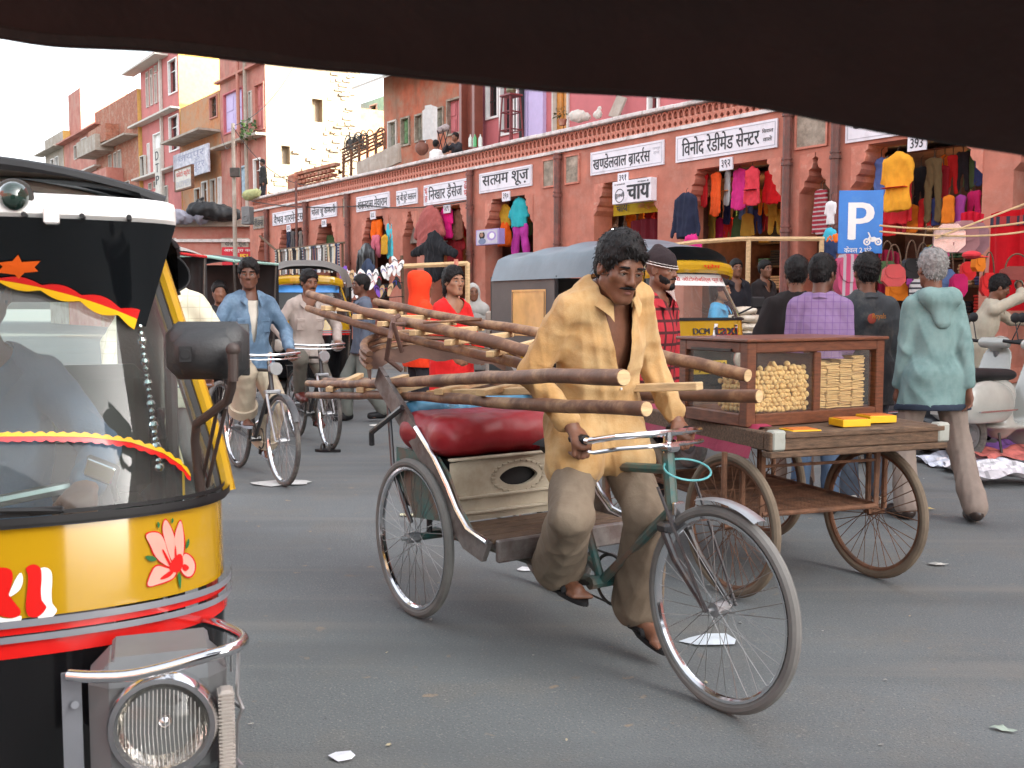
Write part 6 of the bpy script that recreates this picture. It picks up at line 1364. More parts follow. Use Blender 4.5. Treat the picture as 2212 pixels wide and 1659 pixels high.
mb = MB(); mb.box((0, 0, 0), ((b - a).length, .06, .030), 0, Xr, .003); tag(mb.build('plank', MT['wood'], None, 0), 'pale sawn plank lying across the poles in front of the puller', 'plank')
a, b = at(915, 697, 4.6), at(1040, 690, 4.5); mb = MB(); mb.tube([a, b], [.006, .009], 6); tag(mb.build('stick', MT['bark']), 'thin stick lying on the upper ladder', 'stick')
mb = MB(); a, b, c = at(850, 690, 4.72), at(835, 775, 4.72), at(868, 800, 4.75)
mb.tube([at(862, 682, 4.75), a, at(842, 730, 4.6), b, c], .012, 8); mb.tube([at(880, 700, 4.8), at(850, 700, 4.62), at(868, 760, 4.7)], .011, 8); tag(mb.build('rope', mat('brown_rag_rope', (.12, .065, .05), .9, bump=.4)), 'brown rag rope binding the poles to the folded hood', 'rope')
# ------------------------------------------------------------------ other vehicles on the street
def on(px, Y, z=0.0): return V((px - 1106) / 2200 * Y, Y, z)
A2 = auto('grey canvas roofed auto rickshaw with TAXI painted on its yellow nose behind the puller', on(1530, 8.46) , R(29.6), zc=.235, roof=1.86, canopy=M_canvb, L=2.75)[0]
def letter_on(txt, x0, x1, z0, z1, m, par, lv, out, bold=.03, zc=0.0, name='lettering', slant=0.0):
    vs, fc = letters(txt, 0.0); a0, a1 = min(v[0] for v in vs), max(v[0] for v in vs); b0, b1 = min(v[1] for v in vs), max(v[1] for v in vs)
    pts = on_nose([(lerp(x0, x1, (v[0] - a0) / (a1 - a0)), lerp(z0, z1, (v[1] - b0) / (b1 - b0)) + slant * (v[0] - a0)) for v in vs], 0, lv, out)
    mb = MB()
    for k, dx in enumerate((0, -1, 1)): mb.add([(p[0] + dx * bold * .6 * (x1 - x0) / (a1 - a0), p[1] - .0008 * k, p[2]) for p in pts], fc)
    return mb.build(name, m, par, 0)
def lev2(z, zc=.235, zt=1.66):
    q = z - zc
    if q < 1.06: return .53, .28, .03 * max(0, q - .82) / .24
    t_ = (z - 1.06 - zc) / (zt - 1.06 - zc); return lerp(.53, .40, t_), lerp(.28, .19, t_), lerp(.03, .22, t_)
mb = MB(); pts = [(.05, 1.135), (.35, 1.14), (.36, 1.225), (.08, 1.235)]; mb.add(on_nose(pts, 0, lev2, .004), [(0, 1, 2, 3)]); mb.build('lettering_ground', MT['white'], A2, 0)
letter_on('taxi', .07, .34, 1.14, 1.225, MT['ink'], A2, lev2, .007, .06); letter_on('~' if False else 'taxi', .075, .345, 1.137, 1.222, M_tred, A2, lev2, .0055, .075, name='lettering_shadow')
letter_on('DCM', -.15, .02, 1.15, 1.2, MT['ink'], A2, lev2, .005, .06); letter_on('प्रेम', .02, .2, 1.69, 1.735, M_tred, A2, lambda z: (.47, .19, .13), .035, .04)
mb = MB(); zs = (1.555, 1.65); mb.add([p for z in zs for p in on_nose([(x, z) for x in np.linspace(-.36, .42, 15)], 0, lev2, .006)], [(i, i + 1, 16 + i, 15 + i) for i in range(14)]); mb.build('sticker', MT['white'], A2, 0)
letter_on('एम पी ऑटोमोबिल्स प्रा लि', -.3, .38, 1.58, 1.63, M_tred, A2, lev2, .008, .01)
A3 = auto('yellow topped auto rickshaw with a blue windscreen strip', on(665, 12.6), R(12), zc=.2, roof=1.86)[0]
mb = MB(); l3 = lambda z: lev2(z, .2); mb.add([p for z in (1.55, 1.64) for p in on_nose([(x, z) for x in np.linspace(-.4, .4, 15)], 0, l3, .006)], [(i, i + 1, 16 + i, 15 + i) for i in range(14)]); mb.build('sticker', paint((.06, .25, .6), 'blue_film'), A3, 0)
A4 = auto('small far yellow and black auto rickshaw at the left edge of the street', on(440, 17.5), R(5), zc=.2, roof=1.86)[0]
# riders
def rider(lab, blab, contact, th, bike=True, **k):
    hx, hy = math.sin(R(th)), -math.cos(R(th)); o = V(contact.x - .56 * hx, contact.y - .56 * hy, 0)
    if bike: bicycle(blab, o, R(th))
    a = dict(P=(0, .20, .955), lean=(10, 0), hands=((-.255, -.07, 1.03), (.255, -.07, 1.03)), wrist_dir=((0, -.8, -.35), (0, -.8, -.35)), grip=(True, True), elbow=((-.6, .5, -.4), (.6, .5, -.4)), feet=((-.115, .02, .52), (.115, .20, .24)), knee=((-.2, -1, .2), (.2, -1, .2)), toes=((0, -1, -.1), (0, -1, -.2)))
    a.update(k); return person(lab, o, R(th), **a)
M_den = mat('faded_blue_denim', (.075, .13, .20), .9, var=.25, scale=5, bump=.2, bscale=160, dirt=(.16, .24, .32), dscale=5, damt=.42)
rider('young cyclist in a faded blue denim jacket and khaki trousers', 'black roadster bicycle ridden by the man in the denim jacket', gr(612, 1050), 33, h=1.72, lean=(4, 0), head=(-22, 4, 0), vox=.0088, hair='flop', shirt=dict(m=M_den, v=.40, vw=.045, inner=cloth((.5, .46, .4), 'cream_cotton'), pockets=True, hem=.08, loose=.03, amp=.009), trousers=dict(m=cloth((.42, .36, .27), 'khaki_cotton'), loose=.03, flare=.03, length=.86, turnup=True), shoes=('sandal', cloth((.3, .35, .4), 'grey_strap')), seed=21, face='l', skin=MT['skin3'])
rider('moustached cyclist in a grey beige shirt behind the denim jacketed rider', 'bicycle ridden by the man in the grey beige shirt', gr(712, 972), 28, h=1.70, lean=(12, 0), head=(8, 8, 0), vox=.0105, shirt=dict(m=cloth((.34, .29, .26), 'beige_cotton'), pockets=True, v=.1, loose=.03), trousers=dict(m=cloth((.13, .12, .10), 'dark_cotton'), loose=.02), shoes=('shoe', paint((.1, .02, .015), 'maroon_leather')), seed=22, face='m')
rider('man in a cream checked shirt half hidden by the black wing mirror', 'bicycle of the cream shirted man beside the yellow auto rickshaw', V(-1.83, 5.0, 0), 8, h=1.70, lean=(6, 0), head=(0, 4, 0), vox=.0105, shirt=dict(m=mat('cream_check_cotton', (.58, .55, .42), .9, var=.08, pat=('plaid', 16, (.45, .42, .3), .07), bump=.15, bscale=120), v=.14, vw=.05, loose=.03, pockets=True), trousers=dict(m=cloth((.1, .1, .1), 'black_cotton')), shoes=('shoe', MT['black']), seed=23)
# covered rickshaws behind them
def hood_cart(lab, loc, rz, roofm, trim, w=1.0, z=1.66):
    t_ = thing('covered_rickshaw', lab, 'rickshaw', loc, rz, 'covered rickshaws behind the cyclists'); mb = MB()
    mb.grid(13, 9, lambda u, v: V((u - .5) * w, -.4 + v * 1.0, z + .06 * (1 - (2 * u - 1) ** 2) + .03 * math.sin(v * 3.1))); mb.grid(13, 9, lambda u, v: V((.5 - u) * w, -.4 + v * 1.0, z - .02 + .06 * (1 - (2 * u - 1) ** 2) + .03 * math.sin(v * 3.1))); mb.build('hood', roofm, t_, 180)
    mb = MB(); mb.tube([(-w / 2, -.4, z), (-w / 4, -.4, z + .045), (0, -.4, z + .06), (w / 4, -.4, z + .045), (w / 2, -.4, z)], .018, 8); mb.tube([(w / 2, -.4, z), (w / 2, .6, z)], .016, 8); mb.tube([(-w / 2, -.4, z), (-w / 2, .6, z)], .016, 8); mb.build('hood_edge', trim, t_)
    mb = MB(); mb.grid(9, 5, lambda u, v: V((u - .5) * w, .6 + .02 * math.sin(u * 20), lerp(z, 1.0, v))); mb.build('hood_back', MT['black'], t_, 180)
    for sx in (-1, 1):
        mb = MB(); mb.tube([(sx * w * .47, -.3, .8), (sx * w * .49, -.38, z)], .014); mb.tube([(sx * w * .47, .5, .7), (sx * w * .49, .58, z)], .014); mb.build('stay', MT['darkmetal'], t_)
        wheel(t_, (sx * .42, .2, .355), 0, .355, .021, 'trike', 36, .016)
    mb = MB(); mb.box((0, .25, .78), (.8, .5, .16), 0, None, .04); mb.box((0, .25, .55), (.78, .46, .3)); mb.build('seat', MT['black'], t_); mb = MB(); mb.tube([(-.42, .2, .355), (.42, .2, .355)], .02); mb.tube([(0, .1, .36), (0, -.9, .3)], .02); mb.build('axle', MT['darkmetal'], t_)
hood_cart('covered rickshaw with a pale green edged black hood behind the denim jacketed cyclist', on(452, 11.4), R(-14), MT['black'], paint((.28, .48, .42), 'pale_green_edge'), 1.1, 1.86)
hood_cart('covered rickshaw with a red edged grey hood beside the round black horn', on(352, 9.0), R(-4), mat('grey_hood', (.3, .28, .26), .8), M_tred, .36, 1.84)
person('passenger in a dark jumper under the green edged hood', on(478, 11.0), R(20), h=1.66, P=(0, .1, .86), hands=((-.2, -.3, .9), (.2, -.3, .9)), feet=((-.12, -.4, .42), (.12, -.4, .42)), shirt=dict(m=cloth((.025, .025, .028), 'dark_wool')), trousers=dict(m=cloth((.04, .04, .05), 'dark_trousers')), vox=.018, seed=31, eyes=False)
person('man seen from behind in a pale blue shirt far up the street', on(462, 13), R(170), h=1.72, shirt=dict(m=cloth((.42, .55, .66), 'pale_blue_cotton')), trousers=dict(m=cloth((.05, .05, .06), 'dark_trousers')), vox=.018, seed=32, eyes=False)
person('man seen from behind in a bright blue shirt at the far left', on(447, 15), R(190), h=1.66, shirt=dict(m=cloth((.1, .35, .6), 'bright_blue_cotton')), trousers=dict(m=cloth((.05, .05, .06), 'dark_trousers')), vox=.02, seed=33, eyes=False)

# ------------------------------------------------------------------ people among the stalls on the far pavement
dk = cloth((.03, .03, .035), 'dark_trousers'); shs = ('shoe', MT['black'])
person('man in a grey suit jacket walking left past the slippers', on(788, 12.2), R(-70), h=1.74, shirt=dict(m=cloth((.1, .12, .16), 'grey_suiting'), v=.2, loose=.03), trousers=dict(m=cloth((.16, .17, .15), 'grey_trousers'), loose=.03), shoes=shs, vox=.015, seed=41, feet=((-.1, -.2, .09), (.1, .2, .12)), skin=MT['skin3'])
person('person in a bright orange red hooded top turned away', on(905, 9.6), R(120), h=1.60, hair='hood', lid=cloth((.75, .05, .015), 'orange_red_fleece'), shirt=dict(m=cloth((.75, .05, .015), 'orange_red_fleece'), collar=False, loose=.04), trousers=dict(m=dk), vox=.011, seed=42, eyes=False)
person('woman in a red tunic with dark tied back hair looking to the right', on(975, 8.3), R(38), h=1.62, female=True, hair='bun', shirt=dict(m=cloth((.6, .02, .02), 'red_tunic'), hem=.42, v=.10, vw=.08, collar=False, sleeve=.9), trousers=dict(m=cloth((.5, .03, .03), 'red_trousers')), skin=MT['skin2'], vox=.0085, seed=43, hands=((-.15, -.22, 1.0), (.15, -.22, 1.0)))
person('woman in a pale patterned headscarf standing far back by the drainpipe', on(1022, 13.5), R(10), h=1.55, female=True, hair='veil', lid=cloth((.4, .4, .38), 'pale_scarf'), shirt=dict(m=cloth((.35, .35, .33), 'pale_scarf'), hem=.4, collar=False), trousers=dict(m=dk), vox=.016, seed=44)
person('bearded man in a dark knitted cap and red checked jacket behind the puller', on(1402, 6.25), R(52), h=1.67, hair='beanie', face='mb', lean=(4, 0), shirt=dict(m=mat('red_check_wool', (.38, .02, .03), .95, pat=('plaid', 14, (.06, .01, .012), .25), bump=.2), loose=.035, v=.06), trousers=dict(m=dk), vox=.0088, seed=45, head=(0, 2, 0))
person('woman in a sky blue and red top seen through the taxi windscreen', on(1548, 10.3), R(60), h=1.52, hair='bun', hands=((-.2, -.2, 1.0), (.2, -.2, 1.0)), shirt=dict(m=cloth((.08, .35, .6), 'sky_blue_cotton'), extra=1), trousers=dict(m=cloth((.5, .06, .03), 'red_cotton')), skin=MT['skin2'], vox=.013, seed=46)
M_shawl = cloth((.018, .015, .015), 'black_wool_shawl')
person('man with a black shawl round his shoulders seen from behind', on(1718, 7.5), R(172), h=1.72, shirt=dict(m=M_shawl, hem=.42, loose=.06, sleeve=.55, amp=.02, freq=16), trousers=dict(m=cloth((.2, .15, .12), 'brown_trousers')), shoes=shs, vox=.0105, seed=51, hands=((-.16, -.2, 1.05), (.16, -.2, 1.05)), eyes=False)
M_purp = mat('lilac_check_shirt', (.21, .13, .25), .9, var=.1, scale=5, pat=('plaid', 22, (.14, .075, .21), .09), bump=.15, bscale=120)
person('man in a lilac checked shirt seen from behind over the glass case', on(1768, 6.75), R(160), h=1.68, head=(-28, 6, 0), lean=(4, 0), shirt=dict(m=M_purp, loose=.035, hem=.2, amp=.008), trousers=dict(m=cloth((.06, .09, .14), 'blue_jeans'), loose=.02), shoes=shs, vox=.0095, seed=52, hands=((-.15, -.24, 1.05), (.15, -.24, 1.05)), elbow=((-.1, .5, -.9), (.1, .5, -.9)), skin=MT['skin3'])
M_dden = mat('washed_black_denim', (.035, .04, .045), .9, var=.35, scale=4, bump=.2, dirt=(.13, .12, .10), dscale=3, damt=.40)
dj = person('man in a washed black denim jacket with an orange back print seen from behind', on(1872, 6.95), R(182), h=1.70, shirt=dict(m=M_dden, loose=.035, hem=.22, amp=.009), trousers=dict(m=mat('worn_blue_jeans', (.07, .09, .12), .9, var=.3, dirt=(.15, .17, .19), damt=.4), loose=.025), shoes=('shoe', MT['offwhite']), vox=.0095, seed=53)
mb = MB(); mb.ball((.03, .158, 1.30), (.03, .006, .034), 12); s_ = [c for c in kids(dj) if c.name.startswith('shirt')][0]; mb.build('printed_mark', paint((.3, .05, .03), 'faded_red_print', .8), s_)
letter_mesh('Royals', -.09, .0, 1.29, 1.335, paint((.45, .17, .02), 'orange_print', .8), s_, name='back_print', X=Matrix.Translation((0, .166, 0)) @ Matrix.Rotation(math.pi, 4, 'Z') @ Matrix.Translation((.06, 0, 0)), y=0)
M_thood = mat('pale_turquoise_fleece', (.14, .235, .226), .9, var=.12, scale=5, bump=.15, bscale=120, dirt=(.19, .29, .275), dscale=5)
person('grey haired man in a pale turquoise hooded jacket striding away', on(2020, 6.5), R(185), h=1.72, bulk=.86, hairm=MT['greyhair'], lean=(3, 0), shirt=dict(m=M_thood, loose=.028, hem=.20, hoodback=True, band=cloth((.03, .04, .06), 'dark_ribbing'), amp=.009), trousers=dict(m=mat('grey_brown_trousers', (.23, .18, .15), .9, var=.1, bump=.15, dirt=(.28, .23, .19), damt=.45), loose=.022, flare=.018, amp=.009), shoes=('shoe', paint((.03, .02, .016), 'dark_leather')), vox=.0088, seed=54, feet=((-.24, .12, .10), (.13, -.06, .085)), toes=((-.3, -1, -.1), (.1, -1, 0)), knee=((-.3, -1, .1), (.1, -1, .1)), hands=((-.185, .08, .86), (.18, -.12, .86)), elbow=((-.1, 1, 0), (.1, 1, 0)))
person('man in a beige jumper bending to his right and lifting a red cap', on(2105, 10.6), R(75), h=1.70, lean=(16, -6), head=(0, 20, 0), face='m', shirt=dict(m=cloth((.40, .36, .28), 'beige_knit'), loose=.03, v=.1, vw=.05, hem=.16), trousers=dict(m=dk), shoes=shs, vox=.0105, seed=55, hands=((.02, -.40, 1.62), (.1, -.62, 1.22)), elbow=((-.8, -.1, -.5), (.3, .2, -.6)))
c_ = on(2092, 10.35, 1.387 + 108 / 2200 * 10.35); mb = MB(); mb.ball(c_, (.09, .10, .045), 14); mb.box(c_ + V(.1, 0, -.02), (.1, .12, .012), 0, None, .005); tag(mb.build('cap', cloth((.55, .04, .05), 'red_cap_cotton')), 'red peaked cap held up by the man in the beige jumper', 'cap')
for (px, Y, lab, colr, th) in ((1585, 13.6, 'vendor in a black coat standing behind the stacked sacks', (.02, .02, .025), 10), (1646, 13.9, 'second vendor half hidden by the wooden stall post', (.025, .02, .02), 30)):
    person(lab, on(px, Y, .28), R(th), h=1.66, shirt=dict(m=cloth(colr, 'black_coat_cloth'), v=.16, loose=.03), trousers=dict(m=dk), vox=.018, seed=int(px))
# terrace
def tp(px, py, off): x, z = fs(px, py, off); return fw(x, off, z)
q = tp(584, 357, 1.0); person('man in a dark jacket standing upright on the arcade terrace', (q.x, q.y, q.z - 1.66), R(-60), h=1.66, shirt=dict(m=cloth((.03, .03, .03), 'dark_jacket'), loose=.035), trousers=dict(m=dk), vox=.022, seed=61, eyes=False)
mb = MB(); mb.box((0, 0, 0), (1.6, 1.2, q.z - 1.68 - 4.58), 0, None, .03); o = mb.build('brick_step', M_brk, None, 0, loc=(q.x, q.y, (q.z - 1.68 + 4.6) / 2), rz=FROT); tag(o, 'low brick platform under the man standing on the terrace', 'platform')
sit = dict(P=(0, 0, .42), feet=((-.12, -.35, .1), (.12, -.35, .1)), knee=((-.2, -.4, 1), (.2, -.4, 1)), hands=((-.15, -.3, .55), (.15, -.3, .55)))
q = tp(966, 318, .9); person('man in a white shirt squatting on the arcade terrace', (q.x, q.y, q.z - 1.10), FROT + R(200), h=1.62, shirt=dict(m=cloth((.72, .72, .7), 'white_cotton'), loose=.04), trousers=dict(m=dk), vox=.024, seed=62, eyes=False, **sit)
q = tp(1018, 302, .9); person('man in a dark jacket squatting by the green bottle on the terrace', (q.x, q.y, q.z - 1.10), FROT + R(10), h=1.62, lean=(10, 0), shirt=dict(m=cloth((.03, .03, .035), 'dark_jacket'), loose=.04, v=.15), trousers=dict(m=dk), vox=.024, seed=63, eyes=False, P=(0, 0, .42), feet=((-.12, -.35, .1), (.12, -.35, .1)), knee=((-.2, -.4, 1), (.2, -.4, 1)), hands=((-.08, -.32, .85), (.08, -.32, .85)))
def lathe_thing(name, lab, cat, p, prof, m, n=20, group=None):
    mb = MB(); mb.lathe(prof, n); o = mb.build(name, m, None, loc=p); return tag(o, lab, cat, group)
q = tp(936, 344, .8); lathe_thing('water_pot', 'round brown clay water pot on the terrace beside the white shirted man', 'pot', q, [(.001, 0), (.07, .0), (.16, .09), (.19, .18), (.17, .28), (.09, .33), (.08, .36), (.11, .38), (.085, .39), (.07, .35)], mat('brown_clay', (.18, .07, .045), .6, var=.2))
for px, cm, lab in ((1054, (.03, .3, .08), 'green plastic bottle on the parapet'), (1044, (.5, .55, .5), 'clear plastic bottle on the parapet'), (1066, (.45, .52, .48), 'small clear bottle on the parapet right of the green one')):
    q = tp(px, 326, .3); lathe_thing('bottle', lab, 'bottle', q, [(.001, 0), (.05, 0), (.05, .19), (.042, .22), (.017, .26), (.017, .3), (.001, .3)], paint(cm, 'bottle_plastic', .15, coat=.5), 14, 'bottles on the parapet')
t_ = thing('bundle_stand', 'patterned cloth bundle on a wire stand behind the two squatting men', 'bundle', tp(983, 322, 1.3), FROT); sd = SDF(.03); sd.cap((-.16, 0, .42), (.16, 0, .46), .10, None, .03); sdf_obj('bundle', sd, mat('flowered_cloth', (.5, .46, .44), .9, var=.3, scale=9, dirt=(.2, .15, .16), dscale=8), t_, .015, 3, 24)
mb = MB()
for sx in (-.13, .13):
    mb.tube([(sx, -.1, -.2), (sx, .1, .4)], .012, 6); mb.tube([(sx, .1, -.2), (sx, -.1, .4)], .012, 6)
mb.build('stand', MT['black'], t_)
q = tp(952, 322, 1.4); mb = MB(); mb.grid(7, 9, lambda u, v: V((u - .5) * .7, .06 * math.sin(u * 14), -.95 * v + .12 * math.sin(u * 3.1))); tag(mb.build('white_cloth', cloth((.6, .6, .58), 'white_rag'), None, 180, loc=(q.x, q.y, q.z + 1.0), rz=FROT), 'white cloth hung up behind the clay pot on the terrace', 'cloth')
# wire trellis of scrap iron
t_ = thing('iron_trellis', 'rusty scrap iron trellis standing on the terrace left of the orange house', 'trellis', fw(0, 0, 0), FROT); rr_ = random.Random(4)
(xa, za), (xb, zb_) = fs(760, 386, 1.4), fs(850, 296, 1.4); mb = MB()
for x in np.linspace(xa, xb, 6): mb.tube([(x, 1.4, 4.6), (x + .1, 1.4, zb_ - .3 * (x - xb) / (xa - xb))], .05, 6)
for z in np.linspace(za + .5, zb_, 5): mb.tube([(xa, 1.4, z - .15), (xb, 1.4, z + .1)], .03, 6)
mb.build('iron_post', MT['rust'], t_); mb = MB()
for k in range(26): mb.ring((rr_.uniform(xa + .3, xb - .1), 1.42, rr_.uniform(za + .9, zb_ - .1)), rr_.uniform(.12, .32), .018, (rr_.uniform(-.2, .2), 1, rr_.uniform(-.2, .2)), 14, 5)
tag(mb.build('wire_scroll', MT['darkmetal'], t_), kind='stuff')
q = tp(840, 372, .9); mb = MB(); mb.box((0, 0, .15), (2.6, .08, .55), 0, T((0, 0, 0), 0, 0, -6), .01); tag(mb.build('board', M_gry, None, 0, loc=q, rz=FROT), 'grey board leaning on the parapet below the iron trellis', 'board')
# tall red stool
t_ = thing('tall_stool', 'tall red stool on the terrace of the rose pink house', 'stool', tp(1134, 309, 1.4), FROT); zt2 = 1.03; ms = paint((.16, .03, .035), 'maroon_wood_paint', .5)
for sx in (-1, 1):
    for sy in (-1, 1):
        mb = MB(); mb.tube([(sx * .26, sy * .22, -.4), (sx * .17, sy * .15, zt2)], .025, 6); mb.build('leg', ms, t_)
for z, w in ((.22, .225), (.66, .19)):
    for a, b in (((-w, -.18), (w, -.18)), ((-w, .18), (w, .18)), ((-w, -.18), (-w, .18)), ((w, -.18), (w, .18))):
        mb = MB(); mb.tube([(a[0], a[1], z), (b[0], b[1], z)], .018, 6); mb.build('rung', ms, t_)
mb = MB(); mb.box((0, 0, zt2 + .04), (.46, .40, .05), 0, None, .01); mb.build('top', ms, t_)
q = tp(1134, 309, 1.4) + V(0, 0, zt2 + .06); lathe_thing('brass_pot', 'grey green pot standing on the tall red stool', 'pot', q, [(.001, 0), (.08, .01), (.13, .10), (.11, .2), (.05, .25), (.065, .3), (.04, .32)], mat('tarnished_metal', (.2, .2, .12), .45, metal=.5, var=.3))
q = tp(1282, 268, .5); sd = SDF(.02); sd.ell((0, 0, .1), (.21, .15, .14)); sd.ell((.15, 0, .08), (.15, .12, .1)); o = sdf_obj('white_sack', sd, MT['offwhite'], None, .02, 3, 24); o.location = q; tag(o, 'crumpled white sack on the parapet in front of the rose pink house', 'sack')
q = tp(1326, 262, .5); sd = SDF(.016); sd.ell((0, 0, .07), (.1, .1, .1)); sd.cap((0, 0, .12), (.03, 0, .21), .035, .05); o = sdf_obj('tied_bag', sd, MT['offwhite'], None, .02, 4, 18); o.location = q; tag(o, 'small tied white bag on the parapet beside the leaning slab', 'bag')
q = tp(1362, 258, .6); mb = MB(); mb.box((0, 0, .2), (.3, .06, .46), 0, T((0, 0, 0), 0, -14, 20), .01); tag(mb.build('stone_slab', M_gry, None, 0, loc=q, rz=FROT), 'grey stone slab leaning on the rose pink house', 'slab')
t_ = thing('potted_plant', 'straggly potted plant on the parapet in front of the orange door', 'plant', tp(1248, 278, .5), FROT); mb = MB(); mb.lathe([(.001, 0), (.07, 0), (.1, .13), (.085, .13)], 14); mb.build('pot', M_brk, t_); mb = MB(); rr_ = random.Random(9)
for k in range(70):
    a = rr_.uniform(0, 6.28); l_ = rr_.uniform(.1, .38); tip = V(math.cos(a) * l_, math.sin(a) * l_ * .5, .15 + rr_.uniform(0, .25)); b_ = tip * .7 + V(0, 0, .1); s2 = V(-math.sin(a), math.cos(a), .2) * .02; mb.add([b_ - s2 * .3, b_ + s2, tip, b_ - s2], [(0, 1, 2, 3)])
mb.build('leaves', mat('dusty_leaf', (.06, .085, .03), .6, var=.3), t_, 0)
t_ = thing('wall_plant', 'small green plant growing out of the ledge of the lilac shuttered house', 'plant', tp(552, 300, 3.6), FROT); mb = MB()
for k in range(120):
    a = rr_.uniform(0, 6.28); l_ = rr_.uniform(.1, .6); c0 = V(math.cos(a) * l_, math.sin(a) * .3, rr_.uniform(-.2, .9) * (1 - l_)); s2 = V(rr_.uniform(-1, 1), rr_.uniform(-1, 1), rr_.uniform(-1, 1)) * .08; u2 = V(rr_.uniform(-1, 1), rr_.uniform(-1, 1), rr_.uniform(-1, 1)) * .08; mb.add([c0 - s2, c0 + u2, c0 + s2, c0 - u2], [(0, 1, 2, 3)])
mb.build('leaves', mat('green_leaf', (.045, .09, .025), .6, var=.3), t_, 0)
q = tp(560, 438, -.1); sd = SDF(.03); sd.cap((-.4, 0, .1), (.35, 0, .12), .2, .17); o = sdf_obj('rolled_sack', sd, cloth((.4, .42, .2), 'yellow_green_sacking'), None, .03, 5, 14); o.location = q; o.rotation_euler = (0, 0, FROT); tag(o, 'yellow green rolled sack on the left end of the parapet', 'sack')
q = at(535, 466, 35.0); mb = MB(); mb.box((0, 0, 0), (.32, .3, .6), 0, None, .02); mb.ring((.02, -.155, -.1), .09, .02, (0, 1, 0), 18, 6); tag(mb.build('loudspeaker', M_grey, None, loc=q, rz=R(-20)), 'grey box loudspeaker at the left corner of the arcade roof', 'loudspeaker')
q = at(450, 470, 40.2); sd = SDF(.05); sd.ell((0, 0, .25), (.9, .4, .4)); sd.ell((.6, 0, .1), (.8, .4, .3)); sd.cap((-.7, 0, .4), (-.2, 0, .75), .15, .1); o = sdf_obj('tarpaulin_heap', sd, MT['black'], None, .09, 5, 7); o.location = q; tag(o, 'heap of black tarpaulin on the low roof left of the arcade', 'heap')
q = at(385, 478, 40.2); sd = SDF(.05); sd.ell((0, 0, .15), (.7, .4, .3)); sd.ell((.9, 0, .2), (.3, .3, .35)); o = sdf_obj('rag_heap', sd, cloth((.2, .2, .24), 'mixed_rags'), None, .09, 6, 7); o.location = q; tag(o, 'small heap of grey rags at the left end of the low roof', 'heap')
# ------------------------------------------------------------------ handcart with a glass case of snacks
CZ = R(19.9); CO = V(1.23, 4.56, 0)
def cw(x, y, z=0): c, s_ = math.cos(CZ), math.sin(CZ); return V(CO.x + x * c - y * s_, CO.y + x * s_ + y * c, z)
ct = thing('handcart', 'four wheeled wooden handcart with rusty iron legs carrying a glass snack case', 'handcart', CO, CZ)
M_caps = mat('galvanised_cap', (.33, .34, .3), .6, metal=.3, var=.2, dirt=(.2, .16, .1), damt=.35, dscale=9)
for k in range(9):
    mb = MB(); mb.box((.45, .08 + k * .185, .80), (.90, .178, .022), 0, None, .003); mb.build('deck_board', MT['oldwood'], ct, 0)
for (cx, cy, dx, dy, nm) in ((.42, .025, 1.0, .05, 'front_beam'), (.42, 1.72, 1.0, .05, 'rear_beam')):
    mb = MB(); mb.box((cx, cy, .775), (dx, dy, .085), 0, None, .006); mb.box((cx, cy, .716), (dx, dy + .02, .03), 0, None, .005); bm = mb.build(nm, MT['oldwood'], ct)
    for x in (-.03, .90):
        mb = MB(); mb.box((x, cy, .778), (.075, dy + .012, .095), 0, None, .01); mb.build('end_cap', M_caps, bm)
for x in (-.045, .89):
    mb = MB(); mb.box((x, .87, .77), (.05, 1.62, .085), 0, None, .006); mb.build('side_beam', MT['oldwood'], ct)
mb = MB(); mb.grid(8, 24, lambda u, v: V(-.075 + .12 * u - .01 * (u < .3), .16 + v * 1.35, (.825 + .006 * math.sin(v * 40) if u > .35 else .825 - (.35 - u) * .42 + .004 * math.sin(v * 50)))); mb.build('red_cloth_edge', mat('dusty_maroon_cloth', (.30, .02, .06), .8, var=.25, bump=.3, dirt=(.2, .05, .07), damt=.4), ct, 180)
for x, y in ((-.10, .28), (.77, .33), (-.10, 1.27), (.77, 1.30)):
    wheel(ct, (x, y, .345), R(7), .345, .022, 'cart', 36, .014, tyre=mat('mud_brown_tyre', (.15, .115, .08), .9, var=.25), rimm=MT['rust'])
    mb = MB()
    for dx in (-.05, .05): mb.tube([(x + dx, y - .02, .70), (x + dx, y - .02, .36)], .014, 8)
    mb.tube([(x - .05, y - .02, .345), (x + .05, y - .02, .345)], .013); mb.build('wheel_fork', MT['rust'], ct)
mb = MB(); fr = .40
for x in (.02, .68): mb.tube([(x, .2, .70), (x, .2, fr), (x, 1.45, fr), (x, 1.45, .70)], .016, 8)
for y in (.2, .8, 1.45): mb.tube([(.02, y, fr), (.68, y, fr)], .013, 8)
mb.tube([(.02, .2, .63), (.68, .2, .63)], .008, 6); mb.build('under_frame', MT['rust'], ct)
mb = MB()
for k in range(34): mb.tube([(.02 + .66 * k / 33, .2, fr - .004), (.02 + .66 * k / 33, 1.45, fr - .004)], .003, 4, cap=False)
for k in range(44): mb.tube([(.02, .2 + 1.25 * k / 43, fr + .002), (.68, .2 + 1.25 * k / 43, fr + .002)], .0028, 4, cap=False)
tag(mb.build('wire_shelf', MT['rust'], ct), kind='stuff')
